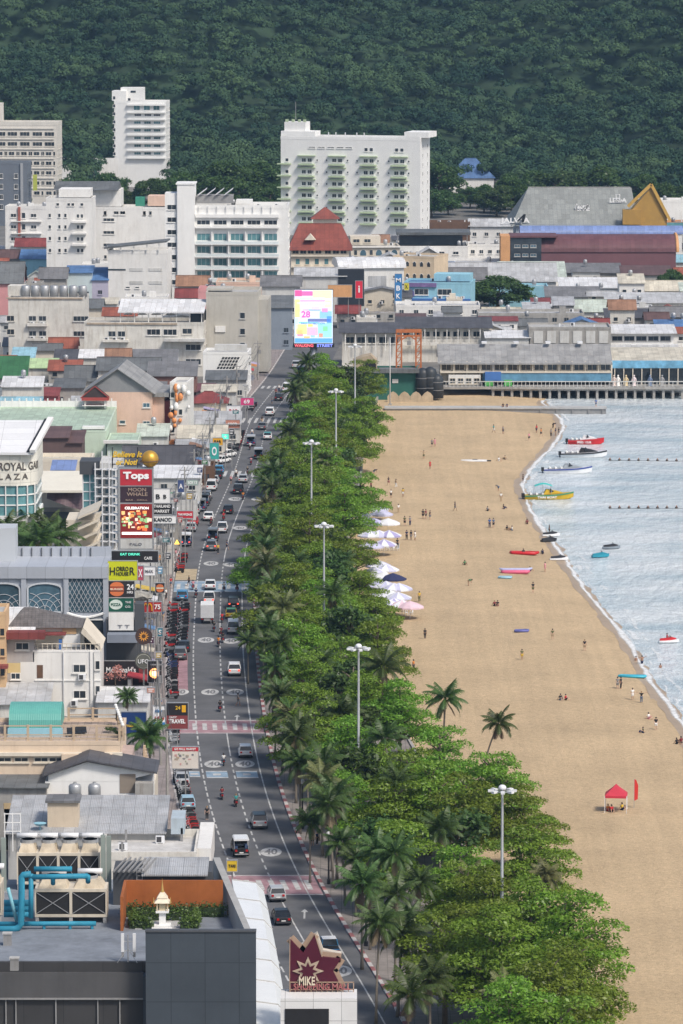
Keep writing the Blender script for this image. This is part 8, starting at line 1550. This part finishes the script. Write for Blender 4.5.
for px,py,a,c,lb in UM:umbrella(px,py,2.5,2.2,a,c,lb)
WCH=STEELW;ch=None
for i in range(14):
 px,py=(379+(i%5)*4.6,548+(i//5)*2.6)if i<10 else(404+(i-10)*2.4,612+(i%2)*3)
 p=atb(px,py)
 if ch is None:
  ch=thing('plastic_chair','','chair');MB().box(-.24,.24,-.24,.24,.4,.44).build('seat',WCH,ch);MB().prism([(-.24,.44),(.24,.44),(.2,.9),(-.2,.9)],.2,.25,'y').build('backrest',WCH,ch)
  for x in(-.2,.2):
   for y in(-.2,.2):MB().bar((x,y,.4),(x*1.15,y*1.15,0),.045).build('leg',WCH,ch)
  t=ch
 else:t=dup(ch,(0,0,0))
 t.location=p;t.rotation_euler.z=i*1.3;t['label']='white plastic chair on the sand by the far umbrella tables' if i<10 else 'white plastic chair on the sand below the pink umbrella';t['group']='white chairs under the far umbrellas' if i<10 else 'white chairs below the pink umbrella'
p=atb(616,811);t=thing('gazebo','red pop-up gazebo standing alone on the sand','gazebo',p,-.1);k=F/p.y;w=11.2/k;RC_=M('red_canvas',(.50,.035,.06),.7,.1,1)
mb=MB();zt_=2.1
for i in range(4):
 cs=[(-w,-w),(w,-w),(w,w),(-w,w)];a,b=cs[i],cs[(i+1)%4];mb.poly([(a[0],a[1],zt_),(b[0],b[1],zt_),(b[0]*.3,b[1]*.3,zt_+.85),(a[0]*.3,a[1]*.3,zt_+.85)]);mb.poly([(a[0]*.3,a[1]*.3,zt_+.85),(b[0]*.3,b[1]*.3,zt_+.85),(0,0,zt_+1.3)]);mb.poly([(a[0],a[1],zt_),(b[0],b[1],zt_),(b[0],b[1],zt_-.28),(a[0],a[1],zt_-.28)])
mb.build('canopy',RC_,t)
for x in(-w,w):
 for y in(-w,w):MB().bar((x*.98,y*.98,-.1),(x*.98,y*.98,zt_),.06).build('leg',STEELW,t)
q=atb(634,808);t=thing('feather_flag','tall red feather flag planted beside the gazebo','flag',q);MB().bar((0,0,-.2),(0,0,3.6),.05).build('pole',METAL,t);MB().prism([(.03,.9),(.45,1.1),(.5,2.8),(.25,3.5),(.03,3.6)],-.02,.02,'y').build('banner',M('flag_red',(.60,.04,.03),.7),t)
person(atb(608,811),'sit','orange','red','person in orange sitting left under the red gazebo',.4,group='people at the red gazebo');person(atb(611.5,812),'sit','red','black','person in red sitting under the middle of the gazebo',.2,group='people at the red gazebo');person(atb(622,810),'sit','yellow','navy','person in yellow under the right side of the gazebo',1,group='people at the red gazebo')
def boat(px,py,L,bm_,hullm,trim,label,canopy=None,seatc=None,rz=0.0,text=None):
 p=at(px,py,SEA);t=thing('speedboat',label,'boat',(p.x,p.y,SEA),rz)
 st=[(-.5,.8,-.25,.62),(-.3,.95,-.3,.66),(0,1.0,-.32,.72),(.22,.85,-.28,.82),(.38,.5,-.12,.95),(.47,.16,.3,1.04),(.5,.03,.75,1.08)];hb=bm_/2;rings=[]
 for f,w,k0,dk in st:x=f*L;rings.append([(x,0,k0),(x,hb*w*.8,k0*.3+.12),(x,hb*w,dk),(x,-hb*w,dk),(x,-hb*w*.8,k0*.3+.12)])
 MB().loft(rings).build('hull',hullm,t)
 mb=MB()
 for s in(-1,1):
  for a,b in zip(st[:-1],st[1:]):mb.bar((a[0]*L,s*hb*a[1]*1.02,a[3]-.1),(b[0]*L,s*hb*b[1]*1.02,b[3]-.1),.1,.2)
 mb.build('rub_rail',trim,t)
 MB().loft([[(-L*.12,-hb*.66,.74),(-L*.12,hb*.66,.74),(L*.3,hb*.3,.9),(L*.3,-hb*.3,.9)],[(-L*.06,-hb*.5,1.45),(-L*.06,hb*.5,1.45),(L*.16,hb*.25,1.2),(L*.16,-hb*.25,1.2)]]).build('cabin',trim if seatc is None else seatc,t)
 MB().poly([(L*.01,-hb*.6,1.0),(L*.01,hb*.6,1.0),(-L*.015,hb*.5,1.6),(-L*.015,-hb*.5,1.6)]).poly([(L*.01,hb*.6,1.0),(L*.1,hb*.5,1.15),(L*.02,hb*.5,1.5)]).poly([(L*.01,-hb*.6,1.0),(L*.1,-hb*.5,1.15),(L*.02,-hb*.5,1.5)]).build('windscreen',CGL,t)
 MB().box(-L*.42,-L*.02,-hb*.72,hb*.72,.66,.70).build('cockpit_floor',MGREY,t)
 for x in(-.36,-.24,-.12):MB().box(L*x-.3,L*x+.1,-hb*.6,hb*.6,.7,.88).box(L*x-.34,L*x-.24,-hb*.6,hb*.6,.88,1.0).build('seat',WHITE2,t)
 for y in(-.35,.35):MB().box(-L*.5-.55,-L*.5,y-.2,y+.2,.3,.85).box(-L*.5-.4,-L*.5-.2,y-.1,y+.1,-.4,.36).build('outboard_engine',BLACK,t)
 if canopy is not None:
  m=MB();n=8
  m.loft([[(-L*.30+L*.36*i/n,y,2.0+.35*math.sin(math.pi*i/n)-(.12 if abs(y)>.5*hb else 0))for y in(-hb*.8,-hb*.3,hb*.3,hb*.8)]for i in range(n+1)],cap=False,closed=False);m.build('canopy',canopy,t)
  m=MB()
  for y in(-hb*.75,hb*.75):
   for x in(-.3,-.12,.04):m.bar((L*x,y,.66),(L*x,y,2.02),.05)
  m.build('canopy_frame',METAL,t)
 if text:
  me=lettering(text,LW,t,(-L*.05,-hb*1.03,.38),L*.4,.35,.02,.02)
 t.scale=(1,1,1.3);return t
HR=M('boat_red',(.50,.02,.025),.35,.06,.5);HW=M('boat_white',(.72,.73,.74),.35,.05,.5);HY=M('boat_yellow',(.55,.36,.02),.4,.08,.5);HB=M('boat_blue',(.03,.06,.28),.4);TC=M('teal_canvas',(.05,.45,.42),.6,.08,.5)
boat(586,444,7.4,2.4,HR,HR,'red speedboat with white markings closest to the pier',None,HW,-.06,'SPEED TOUR');boat(584,457,9.2,2.5,HW,BLACK,'white speedboat with black top just below the red one',None,BLACK,-.04);boat(568,473,9.4,2.4,HW,HB,'white speedboat with a dark blue stern stripe and grey top',None,M('grey_top',(.30,.33,.36),.5),-.02);boat(549,499,9.2,2.5,HY,M('boat_green',(.05,.22,.12),.5),'yellow speedboat under a turquoise canopy',TC,HY,.05,'THAI BOAT')
def jetski(px,py,hm,tm,label,rz=0,rider=None):
 p=at(px,py,SEA);t=thing('jet_ski',label,'jet ski',(p.x,p.y,SEA),rz,'jet skis near the shore');L=3.1;st=[(-.5,.45,-.1,.4),(-.2,.55,-.15,.42),(.15,.55,-.15,.5),(.38,.36,0,.62),(.5,.05,.35,.66)]
 MB().loft([[(f*L,0,a),(f*L,w,.18),(f*L,w*.9,d),(f*L,-w*.9,d),(f*L,-w,.18)]for f,w,a,d in st]).build('hull',hm,t)
 MB().loft([[(-1.4,-.22,.42),(-1.4,.22,.42),(-1.4,.18,.7),(-1.4,-.18,.7)],[(-.3,-.24,.42),(-.3,.24,.42),(-.3,.18,.82),(-.3,-.18,.82)],[(.3,-.26,.48),(.3,.26,.48),(.3,.2,.95),(.3,-.2,.95)],[(1.1,-.15,.6),(1.1,.15,.6),(1.1,.1,.75),(1.1,-.1,.75)]]).build('seat',tm,t)
 MB().bar((.3,0,.9),(.15,0,1.12),.1).bar((.15,-.38,1.12),(.15,.38,1.12),.06).build('handlebar',BLACK,t)
 if rider:person((p.x-.3,p.y,SEA+(.42 if rider=='stand' else-.05)),rider,'red' if rider=='ride' else 'black','black','person in red on the moving jet ski at right edge' if rider=='ride' else 'person in black standing on the white jet ski',rz-math.pi/2+math.pi,sk=1,group='jet ski riders')
SEAT_D=M('jetski_dark',(.03,.03,.035),.5)
jetski(551,536.5,HW,SEAT_D,'white jet ski with someone standing on it below the yellow boat',.1,'stand');jetski(549,542,BLACK,SEAT_D,'small black jet ski close behind the standing one',.5);jetski(559,560.5,HW,SEAT_D,'white jet ski nosed up to the sand',.05);jetski(600.5,557.5,M('boat_teal',(.02,.25,.34),.4),M('boat_teal',(.02,.25,.34)),'teal jet ski moored off the shore',.3);jetski(611.5,549,M('boat_grey',(.22,.26,.30),.4),SEAT_D,'grey jet ski moored right of the teal one',.1);jetski(669,643,HW,HR,'white and red jet ski moving at the right edge',.1,'ride')
p=atb(515.5,573.5);t=thing('banana_boat','pink and blue striped inflatable tube lying on the sand','inflatable',(p.x,p.y,p.z),.02);PK=M('inflatable_pink',(.62,.12,.22),.4);LBl=M('inflatable_lilac',(.42,.44,.64),.4)
for y,m_ in((-.45,PK),(.45,LBl)):MB().tube([(-2.4,y,.42),(-1.9,y,.32),(1.9,y,.32),(2.4,y,.45)],[.15,.32,.32,.15],10).build('tube',m_,t,smooth=True)
MB().tube([(-2.7,0,.85),(-2.0,0,.62),(2.0,0,.62),(2.8,0,.9)],[.12,.3,.3,.12],10).build('seat_tube',LBl,t,smooth=True);person(atb(530,571),'sit','teal','navy','person in teal sitting at the end of the pink tube',1,group='people on the beach')
p=atb(524,554.5);t=thing('raft','long red inflatable raft drawn up on the sand','raft',(p.x,p.y,p.z),-.12)
MB().tube([(-2.3,0,.35),(-1.9,-.6,.28),(1.9,-.6,.28),(2.4,0,.4),(1.9,.6,.28),(-1.9,.6,.28),(-2.3,0,.35)],.26,8).build('rim_tube',HR,t,smooth=True);MB().box(-1.9,1.9,-.5,.5,.05,.14).build('floor',BLACK,t)
for x in(-.9,0,.9):MB().box(x-.15,x+.15,-.45,.45,.14,.4).build('bench',BLACK,t)
person((p.x-.1,p.y,p.z+.12),'sit','black','navy','person in black sitting up in the red raft',.4,group='people on the beach')
for px,py,mt,lb,nm,rz in((632,677.5,M('turquoise_raft',(.06,.42,.55),.4),'turquoise raft at the water edge','raft',-.1),(521.5,632,M('violet_float',(.12,.13,.34),.5),'dark violet float lying on empty sand','float',.2),(505,578.5,M('pale_blue_float',(.3,.5,.6),.5),'little pale blue float below the pink tube','float',0)):
 p=atb(px,py);t=thing(nm,lb,nm,p,rz);s_=1.7 if nm=='raft' else.9
 MB().tube([(-s_,-.4,.2),(s_,-.4,.2),(s_*1.15,0,.24),(s_,.4,.2),(-s_,.4,.2),(-s_*1.1,0,.2),(-s_,-.4,.2)],.2,8).build('rim',mt,t,smooth=True);MB().box(-s_,s_,-.35,.35,.06,.16).build('floor',mt,t)
p=atb(475,461.5);t=thing('surf_ski','long white surf ski left on the far sand','surf ski',p,-.05);MB().loft([[(x,-w,.05),(x,w,.05),(x,w*.8,.38),(x,-w*.8,.38)]for x,w in((-2.8,.05),(-1.5,.38),(1.5,.38),(2.4,.12))]).build('hull',HW,t);MB().box(2.2,3.2,-.12,.12,.05,.3).build('tail_box',BLACK,t);MB().box(-.5,.5,-.25,.25,.38,.44).build('seat_pad',SEAT_D,t)
by=None
for li,(y0,y1,nm)in enumerate(((460.5,461.5,'far'),(508.5,508.5,'near'))):
 pts=[at(610+i*9.5,y0+(y1-y0)*i/9,SEA)for i in range(10)]
 r_=thing('buoy_rope','thin %s rope line between the floating buoys'%nm,'rope',pts[0]);MB().tube([q-pts[0]+Vector((0,0,.02))for q in pts],.05,5).build('rope',M('dark_rope',(.10,.10,.10),.8),r_)
 for i,q in enumerate(pts):
  if by is None:by=thing('buoy','','buoy');MB().sphere((0,0,.12),.3,10,6).build('float',M('buoy_dark',(.10,.08,.07),.5),by,smooth=True);MB().lathe([(.1,.38),(.08,.55)],n=8).build('cap',M('buoy_orange',(.5,.2,.06),.5),by);t=by
  else:t=dup(by,(0,0,0))
  t.location=q;t['label']='small dark buoy on the %s rope line off the beach'%nm;t['group']='buoys on the %s rope line'%nm
